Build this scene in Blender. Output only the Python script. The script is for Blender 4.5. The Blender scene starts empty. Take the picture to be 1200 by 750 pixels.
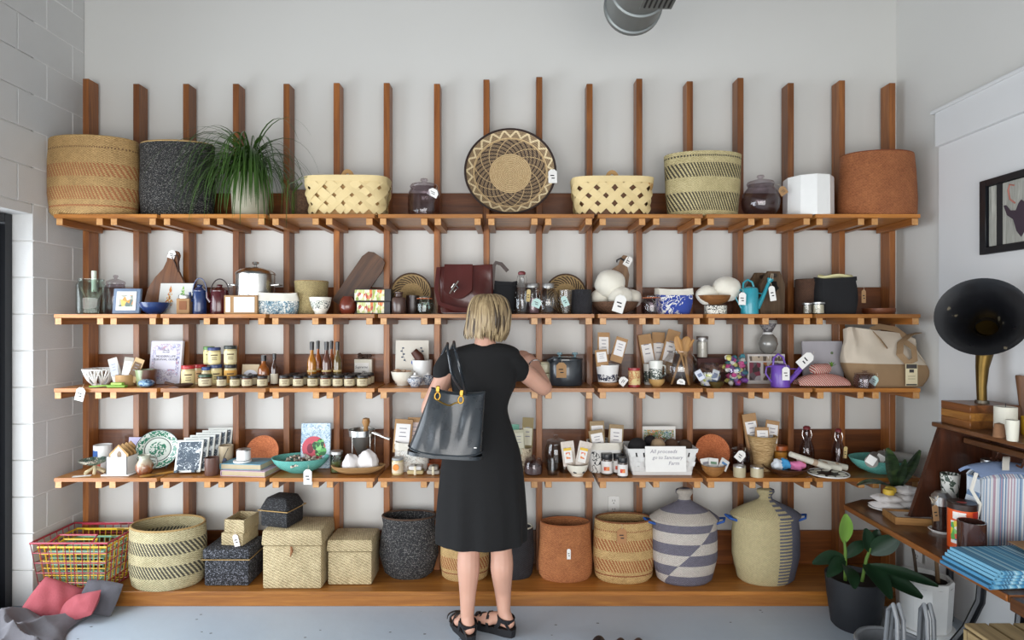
import bpy, bmesh, math, random
from math import sin, cos, pi, atan, tan, asin, sqrt, radians
from mathutils import Vector, Matrix, Euler
# ---------------------------------------------------------------- camera, light, exposure
F = 700.0; H = 1.61            # focal length in pixels of the 1200x750 frame, eye height
SC = bpy.context.scene; COL = SC.collection
cam_d = bpy.data.cameras.new('camera'); cam = bpy.data.objects.new('camera', cam_d); COL.objects.link(cam)
cam_d.sensor_width = 36; cam_d.lens = 36 * F / 1200; cam.location = (0, 0, H); cam.rotation_euler = (pi / 2, 0, 0)
cam_d.clip_start = .05
SC.camera = cam
w = bpy.data.worlds.new('overcast_sky'); SC.world = w; w.use_nodes = True
w.node_tree.nodes['Background'].inputs[0].default_value = (.80, .90, 1, 1)
w.node_tree.nodes['Background'].inputs[1].default_value = 1.0
def area(name, loc, rot, sx, sy, power, col):
    d = bpy.data.lights.new(name, 'AREA'); d.shape = 'RECTANGLE'; d.size = sx; d.size_y = sy; d.energy = power; d.color = col
    o = bpy.data.objects.new(name, d); COL.objects.link(o); o.location = loc; o.rotation_euler = rot
    return o
area('door_daylight', (-3.0, 1.7, 1.15), (0, -pi / 2, 0), 2.1, 3.2, 230, (.86, .93, 1))
area('shopfront_daylight', (-.2, -1.58, 1.12), (pi / 2, 0, 0), 4.4, 2.0, 205, (1, .985, .96))
SC.view_settings.view_transform = 'Standard'; SC.view_settings.look = 'None'
SC.view_settings.exposure = -0.27; SC.view_settings.gamma = 1.0; SC.view_settings.use_curve_mapping = False
random.seed(7)
R = random.uniform
# ---------------------------------------------------------------- pixel <-> world
def XP(px, Y): return (px - 600) * Y / F
def ZP(py, Y): return H - (py - 375) * Y / F
def W(px, py, Y): return Vector((XP(px, Y), Y, ZP(py, Y)))
def cyl(x0, x1, Y):
    a = atan((x0 - 600) / F); b = atan((x1 - 600) / F); t = (a + b) / 2
    return Y * tan(t), Y / cos(t) * sin((b - a) / 2)
def hz(yt, Y, r): return H - (yt - 375) * ((Y - r) if yt < 375 else (Y + r)) / F
Z1, Z2, Z3, Z4, Z5 = 2.208, 1.644, 1.225, .719, .085
# ---------------------------------------------------------------- mesh builder
class MB:
    def __init__(s): s.v = []; s.f = []
    def add(s, v, f, m=None):
        k = len(s.v)
        s.v += [tuple(m @ Vector(p)) if m is not None else tuple(p) for p in v]
        s.f += [tuple(i + k for i in q) for q in f]
        return s
    def box(s, c, d, b=0, rot=None, top=None):
        """c centre, d size, b bevel, top = (sx, sy) scale of the upper face"""
        x, y, z = d[0] / 2, d[1] / 2, d[2] / 2
        tx, ty = top or (1, 1)
        v = [(-x, -y, -z), (x, -y, -z), (x, y, -z), (-x, y, -z), (-x * tx, -y * ty, z), (x * tx, -y * ty, z), (x * tx, y * ty, z), (-x * tx, y * ty, z)]
        f = [(0, 3, 2, 1), (4, 5, 6, 7), (0, 1, 5, 4), (1, 2, 6, 5), (2, 3, 7, 6), (3, 0, 4, 7)]
        if b:
            bm = bmesh.new(); q = [bm.verts.new(p) for p in v]
            for g in f: bm.faces.new([q[i] for i in g])
            bmesh.ops.bevel(bm, geom=bm.edges[:], offset=b, segments=2 if b > .004 else 1, affect='EDGES', profile=.5)
            bm.verts.index_update(); v = [tuple(p.co) for p in bm.verts]; f = [tuple(p.index for p in g.verts) for g in bm.faces]; bm.free()
        m = Matrix.Translation(c)
        if rot is not None: m = m @ (Euler(rot).to_matrix().to_4x4() if not isinstance(rot, Matrix) else rot)
        return s.add(v, f, m)
    def lathe(s, prof, n=28, c=(0, 0, 0), sx=1, sy=1, fn=None, m=None, a0=0, a1=2 * pi):
        v = []; f = []; rows = []; full = abs(a1 - a0 - 2 * pi) < 1e-6
        for r, z in prof:
            if r <= 1e-6: rows.append([len(v)]); v.append((c[0], c[1], c[2] + z))
            else:
                row = []
                for i in range(n if full else n + 1):
                    a = a0 + (a1 - a0) * i / n
                    p = (r * cos(a) * sx, r * sin(a) * sy, z)
                    if fn: p = fn(p, a)
                    row.append(len(v)); v.append((p[0] + c[0], p[1] + c[1], p[2] + c[2]))
                rows.append(row)
        for A, Bq in zip(rows, rows[1:]):
            na, nb = len(A), len(Bq)
            k = max(na, nb); k = k if full else k - 1
            for i in range(k):
                j = (i + 1) % max(na, nb)
                if na == 1 and nb == 1: continue
                if na == 1: f.append((A[0], Bq[j], Bq[i]))
                elif nb == 1: f.append((A[i], A[j], Bq[0]))
                else: f.append((A[i], A[j], Bq[j], Bq[i]))
        return s.add(v, f, m)
    def tube(s, pts, r, n=6, closed=False, sec=None, m=None, up=None):
        """sweep of a circle (radius r or list of radii) or of a section polygon sec along pts"""
        P = [Vector(p) for p in pts]; k = len(P); v = []; f = []
        rr = r if isinstance(r, (list, tuple)) else [r] * k
        T = []
        for i in range(k):
            a = P[i - 1] if (i or closed) else P[i]; b = P[(i + 1) % k] if (i < k - 1 or closed) else P[i]
            t = (b - a); T.append(t.normalized() if t.length > 1e-9 else Vector((0, 0, 1)))
        u = Vector(up) if up else Vector((0, 0, 1))
        if abs(u.dot(T[0])) > .95: u = Vector((0, 1, 0)) if abs(T[0].y) < .9 else Vector((1, 0, 0))
        nrm = (u - T[0] * u.dot(T[0])).normalized()
        for i in range(k):
            if i: nrm = (nrm - T[i] * nrm.dot(T[i])); nrm = nrm.normalized() if nrm.length > 1e-6 else Vector((1, 0, 0))
            bi = T[i].cross(nrm)
            S = sec or [(cos(2 * pi * j / n), sin(2 * pi * j / n)) for j in range(n)]
            for x, y in S: v.append(tuple(P[i] + (bi * x + nrm * y) * rr[i]))
        q = len(sec) if sec else n
        for i in range(k if closed else k - 1):
            for j in range(q):
                a = i * q; b = ((i + 1) % k) * q
                f.append((a + j, a + (j + 1) % q, b + (j + 1) % q, b + j))
        if not closed: f.append(tuple(range(q))[::-1]); f.append(tuple((k - 1) * q + j for j in range(q)))
        return s.add(v, f, m)
    def prism(s, poly, d, c=(0, 0, 0), m=None):
        """polygon in the XZ plane extruded from y=0 to y=d"""
        k = len(poly)
        v = [(x + c[0], c[1], z + c[2]) for x, z in poly] + [(x + c[0], c[1] + d, z + c[2]) for x, z in poly]
        f = [tuple(range(k)), tuple(range(2 * k - 1, k - 1, -1))] + [(i, i + k, (i + 1) % k + k, (i + 1) % k) for i in range(k)]
        return s.add(v, f, m)
    def flat(s, poly, d, c=(0, 0, 0), m=None):
        """polygon in the XY plane extruded from z=0 to z=d"""
        k = len(poly)
        v = [(x + c[0], y + c[1], c[2]) for x, y in poly] + [(x + c[0], y + c[1], c[2] + d) for x, y in poly]
        f = [tuple(range(k))[::-1], tuple(range(k, 2 * k))] + [(i, (i + 1) % k, (i + 1) % k + k, i + k) for i in range(k)]
        return s.add(v, f, m)
    def ball(s, c, r, nu=16, nv=10, fn=None, m=None):
        r = r if isinstance(r, (tuple, list)) else (r, r, r)
        prof = [(sin(pi * i / nv), -cos(pi * i / nv)) for i in range(nv + 1)]; prof[0] = (0, -1); prof[-1] = (0, 1)
        t = MB().lathe(prof, nu)
        v = []
        for p in t.v:
            q = fn(p) if fn else 1
            v.append((c[0] + p[0] * r[0] * q, c[1] + p[1] * r[1] * q, c[2] + p[2] * r[2] * q))
        return s.add(v, t.f, m)
    def grid(s, fn, nu, nv, th=0, m=None):
        """surface fn(u,v) with optional thickness th along the local normal"""
        v = [Vector(fn(i / nu, j / nv)) for j in range(nv + 1) for i in range(nu + 1)]
        q = lambda i, j: j * (nu + 1) + i
        f = [(q(i, j), q(i + 1, j), q(i + 1, j + 1), q(i, j + 1)) for j in range(nv) for i in range(nu)]
        if th:
            k = len(v); w2 = []
            for j in range(nv + 1):
                for i in range(nu + 1):
                    du = v[q(min(i + 1, nu), j)] - v[q(max(i - 1, 0), j)]; dv = v[q(i, min(j + 1, nv))] - v[q(i, max(j - 1, 0))]
                    nn = du.cross(dv); nn = nn.normalized() if nn.length > 1e-12 else Vector((0, 0, 1))
                    w2.append(v[q(i, j)] - nn * th)
            v += w2; f += [tuple(a + k for a in g)[::-1] for g in f]
            rim = [q(i, 0) for i in range(nu)] + [q(nu, j) for j in range(nv)] + [q(i, nv) for i in range(nu, 0, -1)] + [q(0, j) for j in range(nv, 0, -1)]
            f += [(rim[i], rim[i] + k, rim[(i + 1) % len(rim)] + k, rim[(i + 1) % len(rim)]) for i in range(len(rim))]
        return s.add([tuple(p) for p in v], f, m)
    def mesh(s, name, smooth=True, ang=40):
        me = bpy.data.meshes.new(name); me.from_pydata(s.v, [], s.f); me.validate()
        if smooth: me.shade_smooth(); me.set_sharp_from_angle(angle=radians(ang))
        return me
def hollow(out, t):
    """closed vessel profile: outer wall up, inner wall down"""
    z0 = out[0][1]
    return out + [(max(r - t, .0005), max(z, z0 + t)) for r, z in reversed(out) if r > t] + [(0, z0 + t)]
def rotm(x=0, y=0, z=0, c=(0, 0, 0)): return Matrix.Translation(c) @ Euler((x, y, z)).to_matrix().to_4x4()
# ---------------------------------------------------------------- objects
def link(name, data, mat=None, parent=None):
    o = bpy.data.objects.new(name, data); COL.objects.link(o)
    if mat and not data.materials: data.materials.append(mat)
    if parent: o.parent = parent
    return o
def B(name, mb, mat, parent=None, smooth=True, ang=40, kind=None):
    o = link(name, mb.mesh(name, smooth, ang) if isinstance(mb, MB) else mb, mat, parent)
    if kind: o['kind'] = kind
    return o
def tag(o, label, cat, group=None):
    o['label'] = label; o['category'] = cat
    if group: o['group'] = group
    return o
def T(name, label, cat, loc, rz=0, group=None, rx=0, ry=0):
    o = bpy.data.objects.new(name, None); COL.objects.link(o); o.location = loc; o.rotation_euler = (rx, ry, rz)
    o.empty_display_size = .05
    return tag(o, label, cat, group)
def S(name, mb, mat, parent=None, smooth=False):
    o = B(name, mb, mat, parent, smooth); o['kind'] = 'structure'; return o
def dup(root, loc, label, rz=None, group=None, rx=None):
    def cp(o, par):
        c = o.copy(); COL.objects.link(c)
        if par: c.parent = par; c.matrix_parent_inverse = o.matrix_parent_inverse
        for ch in CH.get(o.name, ()): cp(ch, c)
        return c
    CH = {}
    for o in root.children_recursive: CH.setdefault(o.parent.name, []).append(o)
    r = cp(root, None); r.location = loc; r['label'] = label
    if rz is not None: r.rotation_euler.z = rz
    if rx is not None: r.rotation_euler.x = rx
    if group: r['group'] = group
    return r
def text(parent, name, body, size, loc, mat, rot=(pi / 2, 0, 0), shear=0, align='CENTER', ext=.0003, space=1.0):
    cu = bpy.data.curves.new(name, 'FONT'); cu.body = body; cu.size = size; cu.extrude = ext; cu.shear = shear
    cu.align_x = align; cu.align_y = 'CENTER'; cu.resolution_u = 2; cu.space_line = space
    o = bpy.data.objects.new(name, cu); COL.objects.link(o); cu.materials.append(mat); o.location = loc; o.rotation_euler = rot
    if parent: o.parent = parent
    return o
# ---------------------------------------------------------------- materials
def lin(c): return c / 12.92 if c <= .04045 else ((c + .055) / 1.055) ** 2.4
def C(h, k=1.0):
    return tuple(min(lin(int(h[i:i + 2], 16) / 255) * k, 1) for i in (0, 2, 4)) + (1,)
class N:
    def __init__(s, name):
        s.m = bpy.data.materials.new(name); s.m.use_nodes = True; s.t = s.m.node_tree; s.b = s.t.nodes['Principled BSDF']; s._o = None
    def put(s, sock, v):
        if isinstance(v, bpy.types.NodeSocket): s.t.links.new(v, sock)
        elif v is not None: sock.default_value = v
    def nd(s, ty, out=0, props=None, **kw):
        n = s.t.nodes.new(ty)
        for k, v in (props or {}).items(): setattr(n, k, v)
        for k, v in kw.items(): s.put(n.inputs[int(k[1:]) if k[0] == 'i' and k[1:].isdigit() else k.replace('_', ' ')], v)
        return n.outputs[out]
    def co(s, w='Object'):
        if s._o is None: s._o = s.t.nodes.new('ShaderNodeTexCoord')
        return s._o.outputs[w]
    def xyz(s, v=None):
        n = s.t.nodes.new('ShaderNodeSeparateXYZ'); s.put(n.inputs[0], v or s.co()); return n.outputs
    def ma(s, op, a, b=None, c=None):
        n = s.t.nodes.new('ShaderNodeMath'); n.operation = op
        s.put(n.inputs[0], a); s.put(n.inputs[1], b)
        if c is not None: s.put(n.inputs[2], c)
        return n.outputs[0]
    def mix(s, f, a, b, bt='MIX'):
        n = s.t.nodes.new('ShaderNodeMix'); n.data_type = 'RGBA'; n.blend_type = bt
        s.put(n.inputs['Factor'], f); s.put(n.inputs[6], a); s.put(n.inputs[7], b); return n.outputs[2]
    def map(s, v, sc=(1, 1, 1), loc=(0, 0, 0)):
        return s.nd('ShaderNodeMapping', Vector=v, Scale=sc, Location=loc)
    def noise(s, v=None, scale=10, det=3, dist=0, out=0):
        return s.nd('ShaderNodeTexNoise', out, Vector=v or s.co(), Scale=scale, Detail=det, Distortion=dist)
    def vor(s, v=None, scale=10, out=0): return s.nd('ShaderNodeTexVoronoi', out, Vector=v or s.co(), Scale=scale)
    def ramp(s, f, st, const=False):
        n = s.t.nodes.new('ShaderNodeValToRGB'); s.put(n.inputs[0], f); e = n.color_ramp.elements
        if const: n.color_ramp.interpolation = 'CONSTANT'
        while len(e) < len(st): e.new(.5)
        for q, (p, c) in zip(e, st): q.position = p; q.color = c
        return n.outputs[0]
    def rnd(s): return s.nd('ShaderNodeObjectInfo', 'Random')
    def bump(s, h, st=.4, d=.002):
        s.put(s.b.inputs['Normal'], s.nd('ShaderNodeBump', Height=h, Strength=st, Distance=d))
    def set(s, col=None, rough=None, metal=None, **kw):
        s.put(s.b.inputs['Base Color'], col); s.put(s.b.inputs['Roughness'], rough); s.put(s.b.inputs['Metallic'], metal)
        for k, v in kw.items(): s.put(s.b.inputs[k.replace('_', ' ')], v)
        return s.m
_MC = {}
def memo(fn):
    def g(*a, **k):
        key = (fn.__name__, repr(a), repr(sorted(k.items())))
        if key not in _MC: _MC[key] = fn(*a, **k)
        return _MC[key]
    return g
@memo
def plain(h, rough=.55, metal=0, var=.12, scale=25, bump=0, bs=150, coat=0, k=1.0, name='plain', sheen=0):
    n = N(name); c = C(h, k)
    f = n.noise(scale=scale, det=4)
    col = n.mix(f, tuple(x * (1 - var) for x in c[:3]) + (1,), tuple(min(1, x * (1 + var)) for x in c[:3]) + (1,))
    if bump: n.bump(n.noise(scale=bs, det=4), bump, .003)
    return n.set(col, rough, metal, Coat_Weight=coat, Sheen_Weight=sheen)
@memo
def wood(a, b, axis=0, sc=1.0, rough=.5, end=None, name='wood', rv=.35, coat=0):
    """grain along axis; b is the darker grain colour; end = colour of cut end grain"""
    n = N(name); s3 = [9 * sc] * 3; s3[axis] = .7 * sc
    r = n.rnd(); off = n.nd('ShaderNodeCombineXYZ', X=n.ma('MULTIPLY', r, 13.7), Y=n.ma('MULTIPLY', r, 7.3), Z=n.ma('MULTIPLY', r, 5.1))
    v = n.nd('ShaderNodeVectorMath', props={'operation': 'ADD'}, i0=n.map(n.co(), s3), i1=off)
    g = n.noise(v, 2.2, 6, 1.2); g2 = n.noise(v, 11, 3, .3)
    f = n.ma('ADD', n.ma('MULTIPLY', g, .75), n.ma('MULTIPLY', g2, .25))
    A, Bc = C(a), C(b)
    col = n.ramp(f, [(.3, Bc), (.52, tuple((x + y) / 2 for x, y in zip(A, Bc))), (.68, A)])
    col = n.mix(1.0, col, n.ramp(r, [(0, (1 - rv, 1 - rv, 1 - rv, 1)), (1, (1 + rv * .2,) * 3 + (1,))]), 'MULTIPLY')
    if end:
        nx = n.xyz(n.co('Normal'))[axis]
        col = n.mix(n.ma('GREATER_THAN', n.ma('ABSOLUTE', nx), .85), col, n.mix(n.noise(scale=60), C(end), C(a)))
    n.bump(g2, .25, .001)
    return n.set(col, rough, 0, Coat_Weight=coat)
@memo
def weave(c1, c2, nu=60, nv=.008, mode='cyl', bands=(), rim=None, fleck=.5, bs=.8, name='weave', c3=None, rough=.7, swirl=0):
    """basket weave. bands: (z0, z1, colour, stripes round, slant, duty)"""
    n = N(name); x, y, z = n.xyz()
    if mode == 'cyl':
        u = n.ma('MULTIPLY', n.ma('DIVIDE', n.ma('ARCTAN2', y, x), 2 * pi), nu); v = n.ma('DIVIDE', z, nv)
    elif mode == 'disc':      # flat plate in the local XZ plane
        rr = n.ma('SQRT', n.ma('ADD', n.ma('MULTIPLY', x, x), n.ma('MULTIPLY', z, z)))
        u = n.ma('MULTIPLY', n.ma('DIVIDE', n.ma('ARCTAN2', z, x), 2 * pi), nu); v = n.ma('DIVIDE', rr, nv)
        if swirl: u = n.ma('ADD', u, n.ma('MULTIPLY', v, swirl))
    else:
        u = n.ma('DIVIDE', n.ma('ADD', x, y), nv); v = n.ma('DIVIDE', n.ma('ADD', z, n.ma('MULTIPLY', n.ma('SUBTRACT', y, x), .5)), nv)
    a = n.ma('SINE', n.ma('MULTIPLY', u, 2 * pi)); b = n.ma('SINE', n.ma('MULTIPLY', v, 2 * pi))
    ab = n.ma('MULTIPLY_ADD', n.ma('MULTIPLY', a, b), .5, .5)
    fl = n.noise(n.map(n.co(), (1, 1, 1.5)), 95, 2); f2 = n.noise(scale=14, det=3)
    f = n.ma('MULTIPLY_ADD', n.ma('SUBTRACT', fl, .5), 2.0 * fleck, n.ma('MULTIPLY_ADD', ab, .85, .07))
    f = n.ma('ADD', f, n.ma('MULTIPLY', n.ma('SUBTRACT', f2, .5), .6))
    f = n.nd('ShaderNodeClamp', Value=f)
    if fleck > .85: f = n.ma('MULTIPLY', n.nd('ShaderNodeClamp', Value=n.ma('MULTIPLY', n.ma('SUBTRACT', n.noise(n.map(n.co(), (1, 1, 1.4)), 130, 1), .5), 5.0)), n.ma('MULTIPLY_ADD', ab, .8, .2))
    col = n.mix(f, C(c1, 1 if fleck > .85 else .72), C(c2, 1.04))
    hz_ = v if mode == 'disc' else z
    zz = n.ma('MULTIPLY', v, nv) if mode == 'disc' else z
    for (z0, z1, bc, ns, sl, duty) in bands:
        m = n.ma('MULTIPLY', n.ma('GREATER_THAN', zz, z0), n.ma('LESS_THAN', zz, z1))
        if ns:
            st = n.ma('FRACT', n.ma('ADD', n.ma('MULTIPLY', n.ma('DIVIDE', u, nu), ns), n.ma('MULTIPLY', zz, sl)))
            m = n.ma('MULTIPLY', m, n.ma('LESS_THAN', st, duty))
        col = n.mix(n.ma('MULTIPLY', m, .92), col, n.mix(fl, C(bc), C(bc, 1.5)))
    n.bump(n.ma('ADD', ab, n.ma('MULTIPLY', fl, .5)), bs, .003)
    return n.set(col, rough)
@memo
def motif(base, cols, scale=20, width=.035, rough=.5, name='printed_motif', coat=0, z0=None, z1=None, dist=1.5, bump=0):
    """thin curling line work and leaves in colours cols on a base colour"""
    n = N(name); v = n.co(); col = n.mix(n.noise(scale=30), C(base, .93), C(base, 1.05))
    for i, c in enumerate(cols):
        q = n.noise(n.map(v, (1, 1, 1), (i * 3.3, i * 1.7, i * 5.1)), scale * (1 + .25 * i), 1.5, dist)
        m = n.ma('LESS_THAN', n.ma('ABSOLUTE', n.ma('SUBTRACT', q, .5)), width)
        k = n.noise(n.map(v, (1, 1, 1), (i * 2.1 + 4, 1, 2)), scale * .35, 1)
        m = n.ma('MULTIPLY', m, n.ma('GREATER_THAN', k, .46))
        if z0 is not None:
            z = n.xyz(v)[2]; m = n.ma('MULTIPLY', m, n.ma('MULTIPLY', n.ma('GREATER_THAN', z, z0), n.ma('LESS_THAN', z, z1)))
        col = n.mix(m, col, C(c))
    if bump: n.bump(n.noise(scale=300), bump, .002)
    return n.set(col, rough, 0, Coat_Weight=coat)
@memo
def patches(cols, scale=30, rough=.5, name='printed_patches', st=(1, 1, 1)):
    n = N(name); c = n.vor(n.map(n.co(), st), scale, 1)
    f = n.nd('ShaderNodeSeparateColor', 0, Color=c)
    return n.set(n.ramp(f, [(i / len(cols), C(h)) for i, h in enumerate(cols)], True), rough)
@memo
def stripes(cols, axis=0, pitch=.01, rough=.8, name='striped_cloth', bump=.3, wob=.1):
    n = N(name); x = n.xyz()[axis]
    x = n.ma('ADD', n.ma('DIVIDE', x, pitch), n.ma('MULTIPLY', n.noise(scale=8), wob))
    f = n.nd('ShaderNodeTexWhiteNoise', 0, props={'noise_dimensions': '1D'}, W=n.ma('FLOOR', x))
    col = n.ramp(f, [(i / len(cols), C(h)) for i, h in enumerate(cols)], True)
    n.bump(n.noise(scale=260), bump, .002)
    return n.set(n.mix(n.ma('MULTIPLY', n.noise(scale=300), .35), col, C(cols[0])), rough)
@memo
def glass(tint='ffffff', name='clear_glass', rough=.02, dens=.06):
    n = N(name); t = n.t; c = C(tint)
    lw = t.nodes.new('ShaderNodeLayerWeight')
    tr = t.nodes.new('ShaderNodeBsdfTransparent'); tr.inputs[0].default_value = tuple(x * (1 - dens) for x in c[:3]) + (1,)
    gl = t.nodes.new('ShaderNodeBsdfGlossy'); gl.inputs['Roughness'].default_value = rough
    nz = n.noise(scale=30, det=1); bp = n.nd('ShaderNodeBump', Height=nz, Strength=.08, Distance=.004); t.links.new(bp, gl.inputs['Normal'])
    mx = t.nodes.new('ShaderNodeMixShader'); f = n.ma('MULTIPLY_ADD', n.ma('POWER', lw.outputs['Facing'], 4.0), .6, .05)
    t.links.new(f, mx.inputs[0]); t.links.new(tr.outputs[0], mx.inputs[1]); t.links.new(gl.outputs[0], mx.inputs[2])
    t.links.new(mx.outputs[0], t.nodes['Material Output'].inputs[0]); t.nodes.remove(n.b)
    return n.m
PAPER = plain('e8e6e2', .8, name='white_paper', var=.04)
INK = plain('26242a', .8, name='dark_ink')
STEEL = plain('c9c8c4', .25, 1, .06, name='polished_steel')
TIN = plain('b9b9b8', .38, 1, .06, name='dull_tin')
BLACKP = plain('16161a', .45, name='black_plastic')
KRAFT = plain('a9845c', .85, name='kraft_paper', bump=.15)
STRING = plain('d8cdb8', .9, name='cotton_string')
CREAM = plain('ece7d8', .3, name='cream_glaze', coat=.4, var=.05)
WHITEC = plain('ececea', .3, name='white_glaze', coat=.4, var=.04)
GLASS = glass(); GLASSG = glass('f2f8f5', name='green_tinted_glass'); GLASSP = glass('f1ecef', name='smoky_glass', dens=.06)
def price_tag(root, loc, w, h, rz=0, ry=0, mat=None, rx=0, marks=True, string=True):
    """a swing tag hung on root: card with clipped top, print lines, string"""
    c = w * .28
    o = B('price_tag', MB().prism([(-w / 2, -h), (w / 2, -h), (w / 2, -c), (w / 2 - c, 0), (-w / 2 + c, 0), (-w / 2, -c)], .0012), mat or PAPER, root, False)
    o.location = loc; o.rotation_euler = (rx, ry, rz)
    if marks:
        m = MB()
        for i in range(2): m.box(((-.05 + .1 * i) * w, -.0006, -h * (.45 + .2 * i)), (w * (.45 - .1 * i), .0008, h * .07))
        B('tag_print', m, INK, o, False)
    if string:
        B('tag_string', MB().tube([(0, -.001, -.004), (.004, .004, .012), (-.002, .012, .022)], .0008, 4), STRING, o)
    return o
# ---------------------------------------------------------------- the room
PAINT = plain('d3d2ce', .6, name='white_wall_paint', var=.015, scale=3, bump=.06, bs=90)
PAINT2 = plain('d6d7d8', .6, name='white_panel_paint', var=.015, scale=3, bump=.05, bs=90)
BLOCKP = plain('cfcecc', .6, name='painted_block', var=.04, scale=9, bump=.35, bs=120)
MORT = plain('e6e5e3', .7, name='painted_joint', var=.05)
BLKM = plain('15171c', .35, name='black_metal', var=.05)
def concrete():
    n = N('grey_painted_concrete')
    a = n.noise(scale=2.2, det=5); b = n.noise(scale=16, det=5); pit = n.vor(n.map(n.co(), (1, 1.6, 1)), 9)
    pm = n.ma('MULTIPLY', n.ma('LESS_THAN', pit, .075), n.ma('GREATER_THAN', n.noise(scale=5, det=1), .5))
    col = n.mix(n.ma('MULTIPLY_ADD', b, .3, n.ma('MULTIPLY', a, .7)), C('a3b0bd'), C('b9c5d0'))
    col = n.mix(pm, col, C('5a5e62'))
    n.bump(n.ma('SUBTRACT', b, n.ma('MULTIPLY', pm, .8)), .35, .004)
    return n.set(col, n.nd('ShaderNodeMapRange', Value=b, To_Min=.38, To_Max=.6))
XL, XR, YB = -2.69, 2.42, 3.76
S('floor', MB().box((-.13, 1.0, -.05), (5.5, 5.8, .1)), concrete())
S('ground', MB().box((-7.0, .4, -.09), (8.2, 14, .1)).box((.6, -4.6, -.09), (7, 5.6, .1)), plain('a8a49a', .9, name='outdoor_paving', bump=.3))
S('ceiling', MB().box((-.13, 1.0, 4.05), (5.5, 5.8, .1)), plain('77777a', .8, name='grey_ceiling_paint', var=.03))
S('wall_back', MB().box((-.13, YB + .08, 2), (5.5, .16, 4)), PAINT)
wr = S('wall_right', MB().box((XR + .08, 1.0, 2), (.16, 5.6, 4)), PAINT)
S('wall_panel', MB().box((XR - .008, 1.0, 1.29), (.022, 4.72, 2.58)), PAINT2, wr)
S('trim_1', MB().box((XR - .024, 1.2, 2.675), (.05, 4.30, .19), .003).box((XR - .03, 1.2, 2.775), (.066, 4.34, .018), .003), PAINT2)
wf = MB(); zf = -1.72
wf.box((-2.6, zf, 2), (.3, .16, 4)).box((2.3, zf, 2), (.5, .16, 4)).box((-.2, zf, .04), (4.5, .16, .08)).box((-.2, zf, 3.23), (4.5, .16, 1.54))
S('wall_front', wf, PAINT)
wn = MB()
for x in (-2.4, -.95, .55, 2.0): wn.box((x, zf, 1.25), (.06, .08, 2.4))
wn.box((-.2, zf, .1), (4.4, .08, .06)).box((-.2, zf, 2.44), (4.4, .08, .06))
wi = S('window_1', wn, BLKM)
S('window_pane', MB().box((-.2, zf, 1.25), (4.3, .006, 2.34)), GLASS, wi)
# left wall: painted concrete blocks round the garden door opening
CH_, YJ, YO, ZO = .2055, 3.35, .05, 2.2
bk = MB().box((XL - .0975, (YJ + .01 + YB) / 2, 2), (.19, YB - YJ - .02, 4)).box((XL - .104, (YO + YJ) / 2, (ZO + 4) / 2 + .01), (.19, YJ - YO, 4 - ZO)).box((XL - .104, (YO - 1.8) / 2, 2), (.19, YO + 1.8 - .02, 4))
wl = S('wall_left', bk, MORT)
BLKS = {}
def block(y0, y1, z0, z1, th=.2):
    k = (round(y1 - y0, 3), round(z1 - z0, 3))
    if k not in BLKS:
        me = MB().box((0, 0, 0), (th, k[0] - .006, k[1] - .006), .002).mesh('block', True, 30); me.materials.append(BLOCKP); BLKS[k] = me
    o = link('block', BLKS[k], None, wl); o.location = (XL - th / 2 + R(-.0006, .0006), (y0 + y1) / 2, (z0 + z1) / 2); o['kind'] = 'structure'
for k in range(19):
    z0, z1 = k * CH_, min((k + 1) * CH_, 3.99)
    ys = [YB] + [3.656 - .406 * i if k % 2 else 3.453 - .406 * i for i in range(9)]
    for a, b in zip(ys, ys[1:]):
        lo = YJ if z1 <= ZO + .01 else YO
        if z0 < ZO < z1 and 0: lo = YJ
        b2 = max(b, lo)
        if a - b2 > .03:
            zz0 = z0 if (z1 <= ZO + .01 or a > YJ + .2) else max(z0, ZO)
            if zz0 != z0 and b2 < YJ < a:
                block(YJ, a, z0, z1); a = YJ
            if a - b2 > .03 and z1 - zz0 > .02: block(b2, a, zz0, z1)
# black framed glass garden door
xd = XL - .118
dm = MB().box((xd - .03, YJ - .024, ZO / 2), (.07, .046, ZO)).box((xd - .03, YO + .024, ZO / 2), (.07, .046, ZO)).box((xd - .03, (YO + YJ) / 2, ZO - .024), (.07, YJ - YO - .1, .046))
d1 = S('door_1', dm, BLKM)
yl = [YO + .05 + i * (YJ - YO - .1) / 3 for i in range(4)]
for a, b in zip(yl, yl[1:]):
    lf = MB()
    for y in (a + .045, b - .045): lf.box((xd - .045, y, ZO / 2 - .02), (.045, .082, ZO - .07))
    lf.box((xd - .045, (a + b) / 2, .12), (.045, b - a - .17, .2)).box((xd - .045, (a + b) / 2, ZO - .1), (.045, b - a - .17, .09))
    l = S('door_leaf', lf, BLKM, d1)
    S('door_pane', MB().box((xd - .045, (a + b) / 2, 1.13), (.006, b - a - .17, 1.84)), GLASS, l)
# sockets
def outlet(loc, rz, label):
    t = T('wall_outlet', label, 'outlet', loc, rz)
    B('cover_plate', MB().box((0, -.003, 0), (.072, .006, .115), .002), WHITEC, t)
    for z in (-.027, .027):
        f = B('socket_face', MB().box((0, -.0075, z), (.034, .003, .04), .001), WHITEC, t)
        B('slot', MB().box((-.007, -.0092, z + .005), (.003, .001, .012)).box((.007, -.0092, z + .005), (.003, .001, .012)).box((0, -.0092, z - .011), (.006, .001, .006)), BLACKP, f, False)
outlet((XP(719, YB), YB, ZP(592, YB)), 0, 'white power outlet on the back wall above the tan striped basket')
outlet((XR - .019, 3.53, .24), -pi / 2, 'white power outlet low on the right wall behind the plants')
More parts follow.
